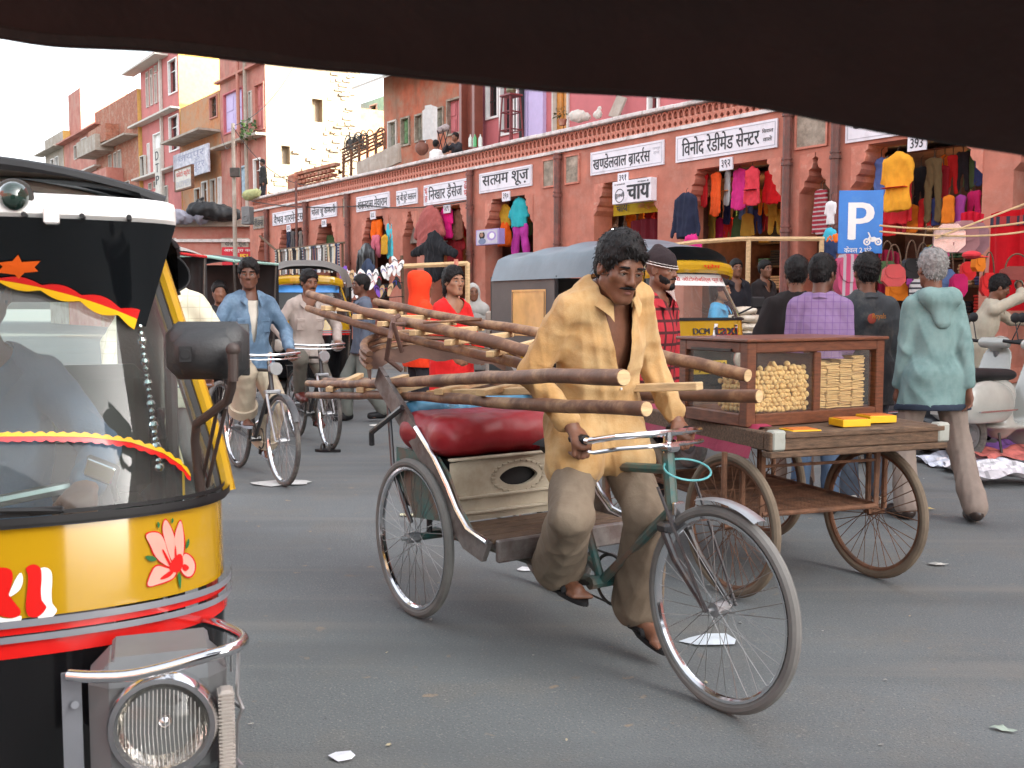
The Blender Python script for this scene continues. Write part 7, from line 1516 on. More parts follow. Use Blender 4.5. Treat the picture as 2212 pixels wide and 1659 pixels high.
# glass case
KZ = R(28); KO = V(1.10, 4.75, .815); KW, KD, KH = .90, .52, .40
ks = thing('glass_snack_case', 'brown wooden glass case with puffed snacks and stacked flat biscuits on the handcart', 'display case', KO, KZ)
b = .055
for x in (b / 2, KW - b / 2):
    for y in (b / 2, KD - b / 2):
        mb = MB(); mb.box((x, y, KH / 2), (b, b, KH), 0, None, .004); mb.build('corner_post', MT['darkwood'], ks)
for z, h_ in ((.03, .06), (KH - .025, .05)):
    for y in (b / 2 - .002, KD - b / 2 + .002): mb = MB(); mb.box((KW / 2, y, z), (KW - 2 * b, b - .006, h_), 0, None, .004); mb.build('rail', MT['darkwood'], ks)
    for x in (b / 2 - .002, KW - b / 2 + .002): mb = MB(); mb.box((x, KD / 2, z), (b - .006, KD - 2 * b, h_), 0, None, .004); mb.build('rail', MT['darkwood'], ks)
mb = MB(); mb.box((KW / 2, b / 2, KH / 2), (.045, b - .01, KH - .11), 0, None, .004); mb.build('middle_post', MT['darkwood'], ks)
mb = MB(); mb.box((KW / 2, KD / 2, KH + .008), (KW + .03, KD + .03, .016), 0, None, .004); mb.build('top', MT['darkwood'], ks)
mb = MB(); mb.box((KW / 2, KD / 2, .055), (KW - .1, KD - .1, .012)); mb.box((KW / 2, KD / 2, .2), (.012, KD - .12, .27)); mb.build('floor_and_divider', MT['darkwood'], ks, 0)
M_cg = glass('case_glass', (.97, .97, .95), .03, .8, .0)
for (cx, cy, dx, dy) in ((.255, .02, .355, .004), (KW - .255, .02, .355, .004), (.02, KD / 2, .004, KD - 2 * b), (KW - .02, KD / 2, .004, KD - 2 * b), (KW / 2, KD - .02, KW - 2 * b, .004)):
    mb = MB(); mb.box((cx, cy, .205), (dx, dy, .29)); mb.build('pane', M_cg, ks, 0)
mb = MB(); mb.box((-.004, KD / 2, .36), (.012, .30, .012)); mb.box((-.008, .25, .25), (.012, .02, .02)); mb.build('catch', MT['darkmetal'], ks, 0)
def kw(p): c, s_ = math.cos(KZ), math.sin(KZ); return V(KO.x + p[0] * c - p[1] * s_, KO.y + p[0] * s_ + p[1] * c, KO.z + p[2])
M_puf = mat('golden_puff', (.70, .44, .17), .8, var=.15, scale=30, bump=.3, bscale=90, dirt=(.68, .47, .2), dscale=20); M_bis = mat('pale_biscuit', (.72, .50, .23), .85, var=.12, scale=25, bump=.2, bscale=120, dirt=(.58, .38, .16), dscale=12, damt=.35)
rr_ = random.Random(8); pm = []
for k in range(4):
    mb = MB(); mb.tube([(-.012, 0, 0), (-.008, 0, 0), (.008, 0, .001), (.012, 0, 0)], [.006, .0135, .0145, .007], 9); pm.append(mb.mesh('puffed_snack', M_puf, 180))
nP = 0
for lay in range(2):
    for j in range(11):
        for i in range(13):
            x = .072 + (i + .5 * (j % 2)) * .0275; z = .074 + j * .0215; top = .235 + .055 * math.sin((x - .06) * 7) + rr_.uniform(-.012, .012)
            if z > top or x > .425: continue
            if lay == 1 and z < top - .05: continue
            p = kw((x + rr_.uniform(-.004, .004), .048 + lay * .026 + rr_.uniform(-.004, .006), z + rr_.uniform(-.003, .003))); o = link('puffed_snack', pm[nP % 4], None, p, 0, (rr_.uniform(-1, 1), rr_.uniform(-1.2, 1.2), KZ + rr_.uniform(-1.5, 1.5))); nP += 1; o.scale = (rr_.uniform(.8, 1.35), rr_.uniform(.8, 1.15), rr_.uniform(.8, 1.1))
            tag(o, 'golden puffed snack heaped behind the left pane of the glass case', 'snack', 'puffed snacks in the glass case')
for j in range(6):
    for i in range(5):
        p = kw((.048 + rr_.uniform(0, .006), .10 + i * .03, .074 + j * .021)); o = link('puffed_snack', pm[(i + j) % 4], None, p, 0, (rr_.uniform(-1, 1), rr_.uniform(-1, 1), rr_.uniform(-2, 2))); tag(o, 'golden puffed snack heaped behind the narrow end pane of the glass case', 'snack', 'puffed snacks by the end pane')
mb = MB()
for k in range(260): mb.ball((rr_.uniform(.07, .42), rr_.uniform(.10, .30), rr_.uniform(.07, .21)), .015, 6)
o = mb.build('snack_heap', M_puf, None, 180, loc=KO, rz=KZ); tag(o, 'rest of the heap of puffed snacks inside the glass case', 'snacks', None, 'stuff')
mb = MB(); mb.box((0, 0, 0), (.082, .07, .0065), 0, None, .002); bm_ = mb.mesh('flat_biscuit', M_bis, 0)
for s_ in range(4):
    h_ = (27, 26, 28, 30)[s_]
    for k in range(h_):
        p = kw((.50 + s_ * .087 + rr_.uniform(-.003, .003), .075 + rr_.uniform(-.006, .006), .067 + k * .0086)); o = link('flat_biscuit', bm_, None, p, 0, (rr_.uniform(-.05, .05), rr_.uniform(-.05, .05), KZ + rr_.uniform(-.06, .06))); tag(o, ('topmost ' if k == h_ - 1 else 'lowest ' if k == 0 else '') + 'flat pale biscuit in the %s stack behind the right pane' % ('first', 'second', 'third', 'last')[s_], 'biscuit', 'flat biscuits in the %s stack' % ('first', 'second', 'third', 'last')[s_])
mb = MB(); mb.box((.63, .2, .18), (.34, .15, .23), 0, None, .01); tag(mb.build('biscuit_heap', M_bis, None, loc=KO, rz=KZ), 'rear stacks of flat biscuits inside the glass case', 'biscuits', None, 'stuff')
M_ybx = paint((.75, .42, .01), 'yellow_card'); M_obx = paint((.6, .16, .03), 'orange_card')
for k, (px, py, Y, lab) in enumerate(((1835, 915, 4.82, 'left of two flat yellow and orange boxes on the handcart edge'), (1892, 909, 4.98, 'right of two flat yellow and orange boxes on the handcart edge'), (1728, 937, 4.66, 'yellow card lying on the handcart by the corner of the glass case'))):
    q = at(px, py, Y); q.z = .815 + (.02 if k < 2 else .003); t_ = thing('snack_box', lab, 'box', q, CZ + R(-4), 'yellow boxes on the handcart')
    mb = MB(); mb.box((0, 0, 0), (.15, .12, .034 if k < 2 else .006), 0, None, .002); mb.build('carton', M_ybx, t_, 0); mb = MB(); mb.box((0, 0, .019 if k < 2 else .005), (.125, .095, .003)); mb.build('printed_lid', M_obx, t_, 0)

# ------------------------------------------------------------------ parking sign
ps = thing('parking_sign', 'blue and white square P parking sign with a motorcycle symbol on a thin post', 'sign', on(1852, 12, 0), R(-4)); sc = 12 / 2200; zt = EYE + (660 - 415) * sc; zb2 = EYE + (660 - 549) * sc; w = 93 * sc
M_blu = mat('sign_blue_enamel', (.015, .17, .55), .35, var=.1, scale=3, dirt=(.06, .22, .5), damt=.35, dscale=6)
mb = MB(); mb.box((0, 0, (zt + zb2) / 2), (w, .015, zt - zb2), 0, None, .004); mb.build('plate', M_blu, ps)
mb = MB(); mb.tube([(0, .04, 0), (0, .04, zt - .05)], .028, 8); mb.build('post', MT['steel'], ps)
letter_mesh('P', -w * .26, w * .28, lerp(zb2, zt, .22), lerp(zb2, zt, .80), MT['white'], ps, y=-.0095, bold=.03)
letter_mesh('केवल 2 घंटे', -w * .36, w * .26, lerp(zb2, zt, .015), lerp(zb2, zt, .115), MT['white'], ps, y=-.0095, bold=.012)
mb = MB(); c0, c1, zz = .04, .17, lerp(zb2, zt, .185)
for cx in (.075, .205): mb.ring((cx, -.0105, zz), .033, .009, (0, 1, 0), 18, 4, flat=.3); mb.ring((cx, -.0105, zz), .008, .006, (0, 1, 0), 8, 4, flat=.3)
for pl in ([(.075, 0), (.10, .07), (.08, .11), (.095, .115), (.115, .075), (.13, .03)], [(.10, .05), (.16, .06), (.185, .045), (.23, .05), (.205, .02), (.15, .0), (.12, .0)]):
    mb.add([(x, -.0105, zz + z) for x, z in pl], [tuple(range(len(pl)))])
mb.build('motorcycle_symbol', MT['white'], ps, 0)

# ------------------------------------------------------------------ scooters
def scooter(lab, loc, rz, col):
    s_ = thing('scooter', lab, 'scooter', loc, rz, 'parked scooters'); cm = mat('scooter_paint', col, .25, var=.08, coat=.5, dirt=tuple(c * .8 for c in col), damt=.35)
    for y in (-.62, .55):
        mb = MB(); mb.ring((0, y, .225), .175, .05, (1, 0, 0), 28, 10); wl = mb.build('wheel', MT['tyre'], s_); mb = MB(); mb.lathe([(.001, -.05), (.05, -.05), (.09, -.02), (.125, -.02), (.125, .02), (.09, .02), (.05, .05), (.001, .05)], 20, Matrix.Translation((0, y, .225)) @ Matrix.Rotation(R(90), 4, 'Y')); mb.build('rim', M_grey, wl)
    for sx in (-1, 1):
        sd = SDF(.014); sd.ell((sx * .15, .52, .52), (.11, .36, .21)); sd.plane((0, 0, .36), (0, 0, -1)); sdf_obj('side_cowl', sd, cm, s_)
        mb = MB(); mb.box((sx * .26, .5, .47), (.02, .5, .012), 0, None, .004); mb.build('cowl_trim', MT['chrome'], s_)
    sd = SDF(.014); sd.cap((0, .15, .58), (0, .85, .62), .14, .09, .05); sd.cap((0, -.2, .28), (0, .2, .3), .14, .16, .05, (0, 0, 1), .25); sd.cap((0, .15, .3), (0, .2, .6), .13, None, .05); sd.cap((0, -.25, .32), (0, -.42, .85), .24, .17, .05, (0, 1, .3), .16); sd.cap((0, -.62, .42), (0, -.5, .47), .085, .09, .05); sdf_obj('body_shell', sd, cm, s_)
    mb = MB(); mb.tube([(0, -.62, .225), (0, -.42, .9), (0, -.38, 1.0)], .028, 8); mb.build('steering_column', M_grey, s_)
    sd = SDF(.012); sd.cap((-.12, -.38, 1.02), (.12, -.38, 1.02), .055, None, .03); sd.cap((0, -.42, 1.0), (0, -.47, 1.01), .075, .08, .03); hb = sdf_obj('handlebar_cowl', sd, cm, s_)
    for sx in (-1, 1): mb = MB(); mb.tube([(sx * .15, -.38, 1.03), (sx * .34, -.34, 1.05)], .017); mb.build('grip', MT['black'], hb)
    mb = MB(); mb.tube([(0, -.535, 1.01), (0, -.555, 1.01)], [.068, .06], 18); mb.build('headlight', MT['chrome'], s_)
    for sx in (-1, 1): mb = MB(); mb.tube([(sx * .2, -.37, 1.05), (sx * .26, -.40, 1.22)], .006, 6); mb.ball((sx * .27, -.41, 1.27), (.055, .015, .05), 14); mb.build('mirror', MT['black'], s_)
    sd = SDF(.014); sd.cap((0, .1, .76), (0, .62, .78), .11, .12, .05, (0, 0, 1), .5); sdf_obj('seat', sd, MT['black'], s_)
    mb = MB(); mb.box((0, .93, .48), (.2, .012, .1), 0, None, .003); mb.build('number_plate', MT['offwhite'], s_); mb = MB(); mb.tube([(-.12, .3, .25), (-.2, .34, 0)], .012); mb.build('stand', MT['darkmetal'], s_)
scooter('grey white scooter with round side cowls parked at the right edge', on(2186, 9.3), R(118), (.36, .36, .32))
scooter('second pale grey scooter parked behind the striding grey haired man', on(2092, 9.9), R(118), (.33, .34, .31))
scooter('dark scooter parked beyond the man in the black denim jacket', on(1962, 9.2), R(120), (.03, .03, .035))

# ------------------------------------------------------------------ hanging clothes and stall goods
GN = [0]
def garment(kind, lab, p0, p1, off, col, group, cat='garment', twist=0, m=None, col2=None):
    """p0, p1: left top and right bottom in the photograph's pixels, hung 'off' metres behind the arcade front"""
    (xa, zt), (xb, zb) = fs(*p0, off), fs(*p1, off); w, h = abs(xb - xa), abs(zt - zb); GN[0] += 1
    t_ = thing('hanging_' + kind, lab, cat, fw((xa + xb) / 2, off, zt), FROT + R(twist), group); mm = m or cloth(col, 'hung_' + kind); v = max(.014, min(.03, w / 22)); sd = SDF(v); F3 = (0, 1, 0); d = .3
    if kind in ('jacket', 'shirt', 'jumper'):
        bw = w * (.30 if kind != 'shirt' else .36); sd.cap((-w * .26, 0, -h * .07), (w * .26, 0, -h * .07), h * .06, None, .04, F3, .7)
        sd.cap((0, 0, -h * .16), (0, 0, -h * .9), bw, bw * 1.06, .05, F3, .32); sd.plane((0, 0, -h * .97), (0, 0, -1))
        for sg in (-1, 1): sd.cap((sg * w * .31, 0, -h * .10), (sg * w * .43, -.02, -h * (.9 if kind != 'shirt' else .45)), w * .085, w * .07, .03, F3, .8)
        sd.cap((0, 0, -h * .01), (0, .0, -h * .06), w * .1, w * .12, .03, F3, .6)
    elif kind == 'spread_jacket':
        sd.cap((0, 0, -h * .25), (0, 0, -h * .9), w * .2, w * .22, .05, F3, .25); sd.cap((-w * .46, 0, -h * .42), (0, 0, -h * .14), w * .06, w * .09, .05, F3, .7); sd.cap((w * .46, 0, -h * .55), (0, 0, -h * .14), w * .06, w * .09, .05, F3, .7)
    elif kind == 'trousers':
        sd.cap((-w * .25, 0, -h * .08), (w * .25, 0, -h * .08), w * .22, None, .03, F3, .5)
        for sg in (-1, 1): sd.cap((sg * w * .2, 0, -h * .1), (sg * w * .3, 0, -h * .93), w * .22, w * .2, .02, F3, .55)
    elif kind == 'skirt': sd.cap((0, 0, -h * .1), (0, 0, -h * .85), w * .3, w * .48, .03, F3, .4); sd.plane((0, 0, -h), (0, 0, -1))
    else: sd.cap((-w * .3, 0, -h * .05), (-w * .3, 0, -h * .95), w * .2, w * .22, .06, F3, .5); sd.cap((w * .25, .03, -h * .05), (w * .28, 0, -h * .9), w * .22, w * .24, .06, F3, .5)
    sdf_obj(kind, sd, mm, t_, min(.03, w * .05), GN[0], 24 if w < .6 else 16)
    if col2 is not None:
        mb = MB(); mb.tube([(-w * .3, -w * .1 - .012, -h * .55), (0, -w * .115 - .012, -h * .55), (w * .3, -w * .1 - .012, -h * .55)], h * .09, 8, flat=.1); mb.build('stripe', cloth(col2, 'stripe_cloth'), t_)
    mb = MB(); mb.tube([(-w * .3, 0, -h * .08), (0, 0, h * .0), (w * .3, 0, -h * .08)], .008, 5); mb.tube([(0, 0, 0), (0, 0, .12), (.04, 0, .15)], .006, 5); mb.build('hanger', MT['darkmetal'], t_); return t_
g1 = 'jackets hanging in the bay right of the tea shop'
garment('jacket', 'red jacket with a blue shoulder, leftmost in its row', (1553, 386), (1575, 462), .3, (.55, .02, .025), g1, twist=-20)
garment('jacket', 'orange jacket hanging second in the row under the large black lettered sign', (1573, 386), (1604, 482), .2, (.75, .1, .02), g1, twist=-15)
garment('jacket', 'grey and cream jacket with an orange panel, the narrowest in the row of jackets', (1603, 380), (1626, 459), .25, (.34, .36, .36), g1, col2=(.75, .25, .06), twist=-25)
garment('jacket', 'magenta jacket hanging in the middle of the row of red jackets', (1623, 378), (1658, 468), .2, (.55, .03, .2), g1)
garment('jacket', 'coral red quilted jacket beside the magenta jacket', (1650, 376), (1688, 458), .1, (.62, .05, .07), g1, col2=(.25, .02, .05))
garment('jacket', 'bright red jacket hanging nearest to the drainpipe', (1692, 380), (1736, 453), .3, (.62, .015, .02), g1)
garment('jacket', 'dark navy jacket hanging in front of the pillar left of the red jackets', (1490, 440), (1556, 530), -.25, (.02, .025, .05), None)
garment('shirt', 'pink folded top on the wire rack below the navy jacket', (1508, 540), (1562, 575), -.9, (.6, .03, .2), None)
g2 = 'clothes hanging in the bay behind the parking sign'
garment('shirt', 'yellow jersey with a red yoke hanging right of the parking sign', (1952, 352), (2030, 470), .0, (.72, .33, .03), g2, col2=(.65, .06, .02))
garment('jacket', 'blue sleeved top half hidden behind the yellow jersey', (1940, 352), (1968, 476), .3, (.12, .2, .5), g2)
garment('jacket', 'red top below and behind the yellow jersey', (1962, 400), (2028, 500), .3, (.6, .03, .04), g2)
garment('trousers', 'dark olive trousers hanging right of the yellow jersey', (2052, 350), (2090, 495), .3, (.12, .085, .04), g2)
garment('trousers', 'black trousers hanging deep in the bay right of the yellow jersey', (2028, 370), (2056, 480), .5, (.02, .02, .022), g2)
garment('jacket', 'dark red jacket at the right of the bay behind the parking sign', (2078, 370), (2106, 470), .5, (.35, .02, .03), g2)
garment('jumper', 'red and white striped jumper in the narrow opening left of the parking sign', (1803, 424), (1838, 524), .2, None, None, m=mat('striped_knit', (.35, .03, .05), .9, pat=('st', 14, (.5, .45, .45), .35, 'Z')))
for (a, b_, col, lab) in (((1830, 452), (1856, 500), (.7, .7, .7), 'white top hanging at the left edge of the parking sign'), ((1826, 515), (1858, 535), (.06, .45, .6), 'cyan cloth hanging below the white top'), ((1836, 522), (1860, 552), (.75, .16, .02), 'orange cloth hanging at the lower left of the parking sign'), ((1822, 540), (1862, 585), (.03, .05, .12), 'navy cloth hanging under the orange cloth by the parking sign')):
    garment('shirt', lab, a, b_, -1.6, col, 'clothes hung beside the parking sign')
g3 = 'clothes hanging in the far bays of the arcade'
garment('trousers', 'bright orange suit hanging in the bay left of the narrow opening', (824, 494), (850, 556), .1, (.8, .14, .01), g3)
garment('trousers', 'pink trousers hanging below the orange suit', (824, 528), (845, 568), .0, (.6, .15, .2), g3)
garment('jacket', 'mustard jacket hanging right of the orange suit', (846, 524), (862, 566), -.1, (.6, .32, .03), g3)
garment('dress', 'turquoise long scarf hanging at the right end beside the orange suit', (858, 496), (873, 572), .0, (.08, .5, .6), g3)
garment('jacket', 'dark brown top hanging left of the orange suit', (816, 492), (828, 530), .2, (.08, .03, .03), g3)
garment('jacket', 'red and white top behind the orange suit', (842, 494), (852, 528), .2, (.6, .1, .12), g3)
garment('jacket', 'black leather jacket hanging below the orange suit', (792, 556), (834, 612), -.3, (.015, .015, .017), g3, m=paint((.015, .015, .017), 'black_leather', .35))
garment('jacket', 'dark denim shirt hanging under the black leather jacket', (798, 592), (836, 625), -.5, (.05, .07, .12), g3)
garment('shirt', 'long hot pink top hanging in the bay with the small red marked sign', (972, 470), (1008, 530), .1, (.75, .02, .22), g3)
garment('jacket', 'brown striped top beside the hot pink top', (1004, 470), (1030, 534), .2, (.2, .09, .06), g3)
garment('shirt', 'big dusty red shirt hanging left of the hot pink top', (920, 498), (990, 552), -.15, (.33, .09, .08), g3)
garment('spread_jacket', 'black jacket with its arms spread hanging over the bamboo rail', (915, 538), (1014, 590), -.6, (.016, .017, .02), g3)
garment('shirt', 'maroon cloth hanging below the brown striped top', (986, 530), (1034, 582), .3, (.28, .02, .025), g3)
garment('shirt', 'grey cloth hanging at the left side of the narrow opening', (908, 494), (932, 542), .3, (.3, .27, .24), g3)
garment('shirt', 'yellow ochre top hanging left of the turquoise top', (1108, 462), (1136, 504), .3, (.5, .3, .03), g3)
garment('skirt', 'orange skirt below the yellow ochre top', (1104, 502), (1140, 546), .3, (.7, .1, .01), g3)
garment('shirt', 'turquoise top hanging over purple trousers', (1128, 460), (1176, 504), .1, (.03, .36, .40), g3)
garment('trousers', 'purple magenta trousers below the turquoise top', (1136, 502), (1174, 562), .1, (.4, .04, .28), g3)
garment('shirt', 'ochre cloth at the right side of the turquoise top', (1166, 455), (1184, 494), .35, (.45, .16, .03), g3)
for k in range(5): garment('trousers', ('first', 'second', 'third', 'fourth', 'last')[k] + ' pair of dark trousers above the belts, counted from the left', (636 + k * 9, 515), (645 + k * 9, 550), .0, [(.03, .035, .06), (.1, .09, .09), (.02, .02, .03), (.2, .17, .15), (.04, .04, .05)][k], 'dark trousers above the belts')
# more stock crowded under the arches
g4 = 'garments crowded inside the nearer bays'; rr_ = random.Random(41); PAL = [(.6, .03, .03), (.5, .02, .12), (.7, .2, .02), (.03, .04, .12), (.03, .03, .035), (.1, .3, .3), (.45, .3, .05), (.3, .02, .03), (.55, .5, .45), (.12, .2, .4), (.3, .05, .25), (.08, .14, .06)]
CN = ['red', 'crimson', 'orange', 'navy', 'black', 'teal', 'ochre', 'maroon', 'cream', 'blue', 'plum', 'dark green']
ORDI = ('first', 'second', 'third', 'fourth', 'fifth', 'sixth', 'seventh', 'eighth', 'ninth', 'tenth', 'eleventh', 'last')
PL = [('behind the row of red jackets', 1562, 1722, 452, 505, 1.0, 8), ('low behind the row of red jackets', 1566, 1726, 492, 540, .9, 8), ('in the tea shop', 1366, 1456, 470, 520, 1.2, 4), ('right of the yellow jersey', 2064, 2180, 352, 440, .7, 6), ('low right of the parking sign', 1930, 2170, 470, 530, .4, 9), ('behind the turquoise top', 1100, 1180, 470, 540, .9, 4), ('behind the hot pink top', 960, 1034, 476, 540, .8, 4), ('behind the orange suit', 812, 870, 500, 560, .9, 4), ('left of the orange suit', 716, 748, 530, 580, .5, 3), ('in the bay right of the pale pillar', 2205, 2270, 380, 470, .6, 3)]
for where, x0, x1, y0, y1, off, n_ in PL:
    for k in range(n_):
        ci = rr_.randrange(len(PAL)); a = lerp(x0, x1, k / n_); dy = rr_.uniform(-6, 6) - .2 * (a - x0); garment(rr_.choice(('jacket', 'shirt', 'trousers', 'jacket')), '%s garment, %s from the left %s' % (CN[ci], ORDI[k], where), (a, y0 + dy), (a + (x1 - x0) / n_ * rr_.uniform(1.0, 1.5), y1 + dy), off + rr_.uniform(-.15, .15), PAL[ci], g4, twist=rr_.uniform(-30, 30))
# belts on a rail
(xa, zt_), (xb, zb_) = fs(612, 548, -1.2), fs(757, 606, -1.2); zt_ = fs(690, 548, -1.2)[1]; zb_ = fs(690, 606, -1.2)[1]
t_ = thing('belt_rail', 'wooden rail on posts carrying the row of hanging belts', 'rail', fw(xa, -1.2, 0), FROT); mb = MB(); mb.tube([(-1.0, -.1, zt_ + .5), (0, 0, zt_ + .02), (xb - xa + .2, 0, zt_ + .02)], .035, 6); mb.build('rail', MT['oldwood'], t_)
for x in (0, xb - xa): mb = MB(); mb.tube([(x, .05, 0), (x, .05, zt_)], .035, 6); mb.build('post', MT['oldwood'], t_)
BC = [(.05, .05, .045), (.45, .45, .4), (.5, .4, .28), (.03, .03, .035), (.13, .12, .10), (.62, .5, .34), (.08, .09, .1), (.22, .2, .18), (.03, .04, .09), (.6, .6, .6)]
nb = 34; rr_ = random.Random(12)
for k in range(nb):
    c = BC[0] if k < 2 else rr_.choice(BC); cn_ = ('black', 'pale grey', 'tan', 'jet black', 'brown', 'cream', 'blue black', 'grey', 'navy', 'white')[BC.index(c)]; x = (k + .5) * (xb - xa) / nb; mb = MB(); wd = (xb - xa) / nb * .88; mb.grid(3, 9, lambda u, v: V((u - .5) * wd + .02 * math.sin(v * 5 + k), -.03 - .02 * math.sin(v * 3 + k) + .01 * (u == .5), -v * (zt_ - zb_) * (1 + .03 * math.sin(k * 3)))); mb.box((0, -.04, -.02), (wd, .03, .06))
    st = rr_.random() < .5; o = mb.build('belt', mat('studded_belt', c, .5, pat=('st', 13, (.45, .45, .42), .3, 'Z')) if st and k % 3 == 0 else cloth(c, 'belt_leather'), None, 60, loc=fw(xa + x, -1.2, zt_), rz=FROT); tag(o, cn_ + (' studded' if st and k % 3 == 0 else '') + ' belt in the dense row on the far rail, ' + ('left third' if k < 11 else 'middle third' if k < 23 else 'right third'), 'belt', ('studded' if st and k % 3 == 0 else 'plain') + ' belts on the rail')
# slippers on lines
FL_ = [(1360, 1130, 2), (1410, 1150, 0), (1470, 1190, 3), (1532, 1230, 0), (1590, 1180, 0), (1640, 1190, 0), (1720, 1190, 0), (1765, 1200, 0), (1805, 1180, 0), (1915, 1130, 0), (1945, 1160, 0), (1980, 1100, 0), (2015, 1085, 0), (2060, 1090, 0), (2072, 995, 0), (2100, 1100, 0), (1765, 1290, 0), (1828, 1385, 2), (1880, 1395, 3), (1932, 1390, 1), (2000, 1370, 3), (2060, 1290, 1), (2110, 1275, 1), (1500, 1395, 0), (1550, 1395, 0), (1590, 1400, 0), (1460, 1260, 3), (1415, 1200, 0), (1850, 1240, 1), (2140, 1050, 0)]
SC_ = [(MT['white'], 'white'), (MT['black'], 'black and white'), (paint((.16, .05, .4), 'purple_rubber', .6), 'purple'), (paint((.5, .32, .16), 'tan_rubber', .6), 'tan')]
STR = [paint(c, 'slipper_strap', .5) for c in ((.03, .05, .35), (.5, .02, .04), (.02, .02, .02))]; rr_ = random.Random(2)
for k, (x, y, c) in enumerate(FL_):
    p = at((540 + x / 6.144) * K, (420 + y / 6.144) * K, 21.0 + .05 * (k % 4)); t_ = thing('slipper', SC_[c][1] + ' slipper pegged on the rack left of the slanting post, ' + ('upper' if y < 1110 else 'middle' if y < 1260 else 'lower') + ' row', 'slipper', p, R(rr_.uniform(-12, 12)), SC_[c][1] + ' slippers on the rack'); sc = 1.12; a0 = rr_.uniform(-.5, .5)
    out = [(.045 * sc * math.sin(a) * (1.1 if math.cos(a) > 0 else .85), .13 * sc * math.cos(a)) for a in np.linspace(0, 2 * math.pi, 18, endpoint=False)]; X_ = Matrix.Rotation(a0, 4, 'Y') @ Matrix.Rotation(R(80), 4, 'X'); mb = MB(); mb.prism(out, .018, X_); mb.build('sole', SC_[c][0], t_, 0)
    mb = MB(); mb.tube([(-.045, .0, .02), (-.02, .05, .05), (0, .07, .02)], .007, 5, X=X_); mb.tube([(.045, .0, .02), (.02, .05, .05), (0, .07, .02)], .007, 5, X=X_); mb.build('strap', STR[k % 3], t_)
t_ = thing('slipper_rack', 'rack of cords on a slanting wooden post carrying the slippers', 'rack', at(875, 700, 21.3), 0); mb = MB(); p1 = at(868, 552, 21.3) - t_.location; mb.tube([(0, 0, -1.0), tuple(p1)], .035, 6); mb.build('post', MT['oldwood'], t_); mb = MB()
for a, b_ in (((745, 605), (868, 580)), ((745, 625), (870, 610)), ((750, 650), (872, 640)), ((790, 590), (868, 560))): mb.tube([at(*a, 21.25) - t_.location, at(*b_, 21.25) - t_.location], .008, 4)
mb.build('cord', MT['black'], t_); mb = MB(); mb.tube([at(742, 590, 21.3) - t_.location, at(742, 705, 21.3) - t_.location], .03, 6); mb.build('far_post', MT['oldwood'], t_)
# rails of poles in front of the bays
def rail(lab, pts, posts, m=MT['oldwood'], Y=13.0, r=.035):
    o0 = at(*pts[0], Y); t_ = thing('stall_rail', lab, 'rail', o0); mb = MB(); mb.tube([at(*p, Y) - o0 for p in pts], r, 6); mb.build('rail', m, t_)
    for (x, y) in posts: mb = MB(); q = at(x, y, Y) - o0; mb.tube([q, (q.x, q.y, -o0.z)], r, 6); mb.build('post', m, t_)
rail('long horizontal pole of the stall in front of the hanging red jackets', [(1430, 533), (1500, 523), (1600, 516), (1780, 516)], [(1617, 517), (1775, 517)], MT['wood'], 14.5)
rail('bamboo rail in front of the spread black jacket', [(872, 575), (1010, 569), (1012, 572)], [(1010, 570)], MT['wood'], 13.2)
mb = MB(); mb.tube([on(1000, 13.0, 0), at(985, 560, 13.0)], .03, 6); tag(mb.build('stall_post', M_pink2), 'short pale post beside the spread black jacket', 'post')
# tea sign, banner, poster box
(xa, z0), (xb, z1) = fs(1360, 451, -.15), fs(1446, 396, -.15); t_ = thing('tea_sign', 'white box sign with a large black word for tea and a round mark', 'sign', fw(xa, -.15, z0 - .03), FROT); w, h = xb - xa, z1 - z0 + .06
mb = MB(); mb.box((w / 2, .06, h / 2), (w, .16, h), 0, None, .006); mb.build('box', M_sign, t_); letter_mesh('चाय', .40 * w, .97 * w, .12 * h, .76 * h, MT['ink'], t_, y=-.026, bold=.055); letter_mesh('तुलसी', .08 * w, .32 * w, .24 * h, .5 * h, MT['ink'], t_, y=-.026, bold=.03)
letter_mesh('अच्छा है', .66 * w, .95 * w, .82 * h, .92 * h, MT['ink'], t_, y=-.026, bold=.02); letter_mesh('दा इलायची', .06 * w, .34 * w, .82 * h, .91 * h, MT['ink'], t_, y=-.026, bold=.01); mb = MB(); mb.ring((.2 * w, -.026, .36 * h), .29 * h, .008, (0, 1, 0), 28, 4, flat=.3); mb.build('round_mark', MT['ink'], t_)
(xa, z0), (xb, z1) = fs(1361, 480, .3), fs(1480, 432, .3); t_ = thing('yellow_banner', 'mustard yellow cloth banner hanging under the white tea sign', 'banner', fw(xa, .3, z0), FROT); w, h = xb - xa, z1 - z0 + .3; mb = MB(); mb.grid(12, 5, lambda u, v: V(u * w, .02 * math.sin(u * 9), v * h)); mb.build('cloth', cloth((.5, .36, .03), 'yellow_banner_cloth'), t_, 180)
letter_mesh('चाय', .08 * w, .30 * w, .12 * h, .36 * h, MT['ink'], t_, y=-.035, bold=.03); letter_mesh('की दुकान', .5 * w, .9 * w, .12 * h, .34 * h, paint((.6, .15, .02), 'orange_lettering'), t_, y=-.035, bold=.01)
(xa, z0), (xb, z1) = fs(1056, 545, -.35), fs(1106, 506, -.35); t_ = thing('poster_box', 'lightbox advertisement with a dark haired woman on the pillar', 'sign', fw(xa, -.35, z0), FROT); w, h = xb - xa, z1 - z0
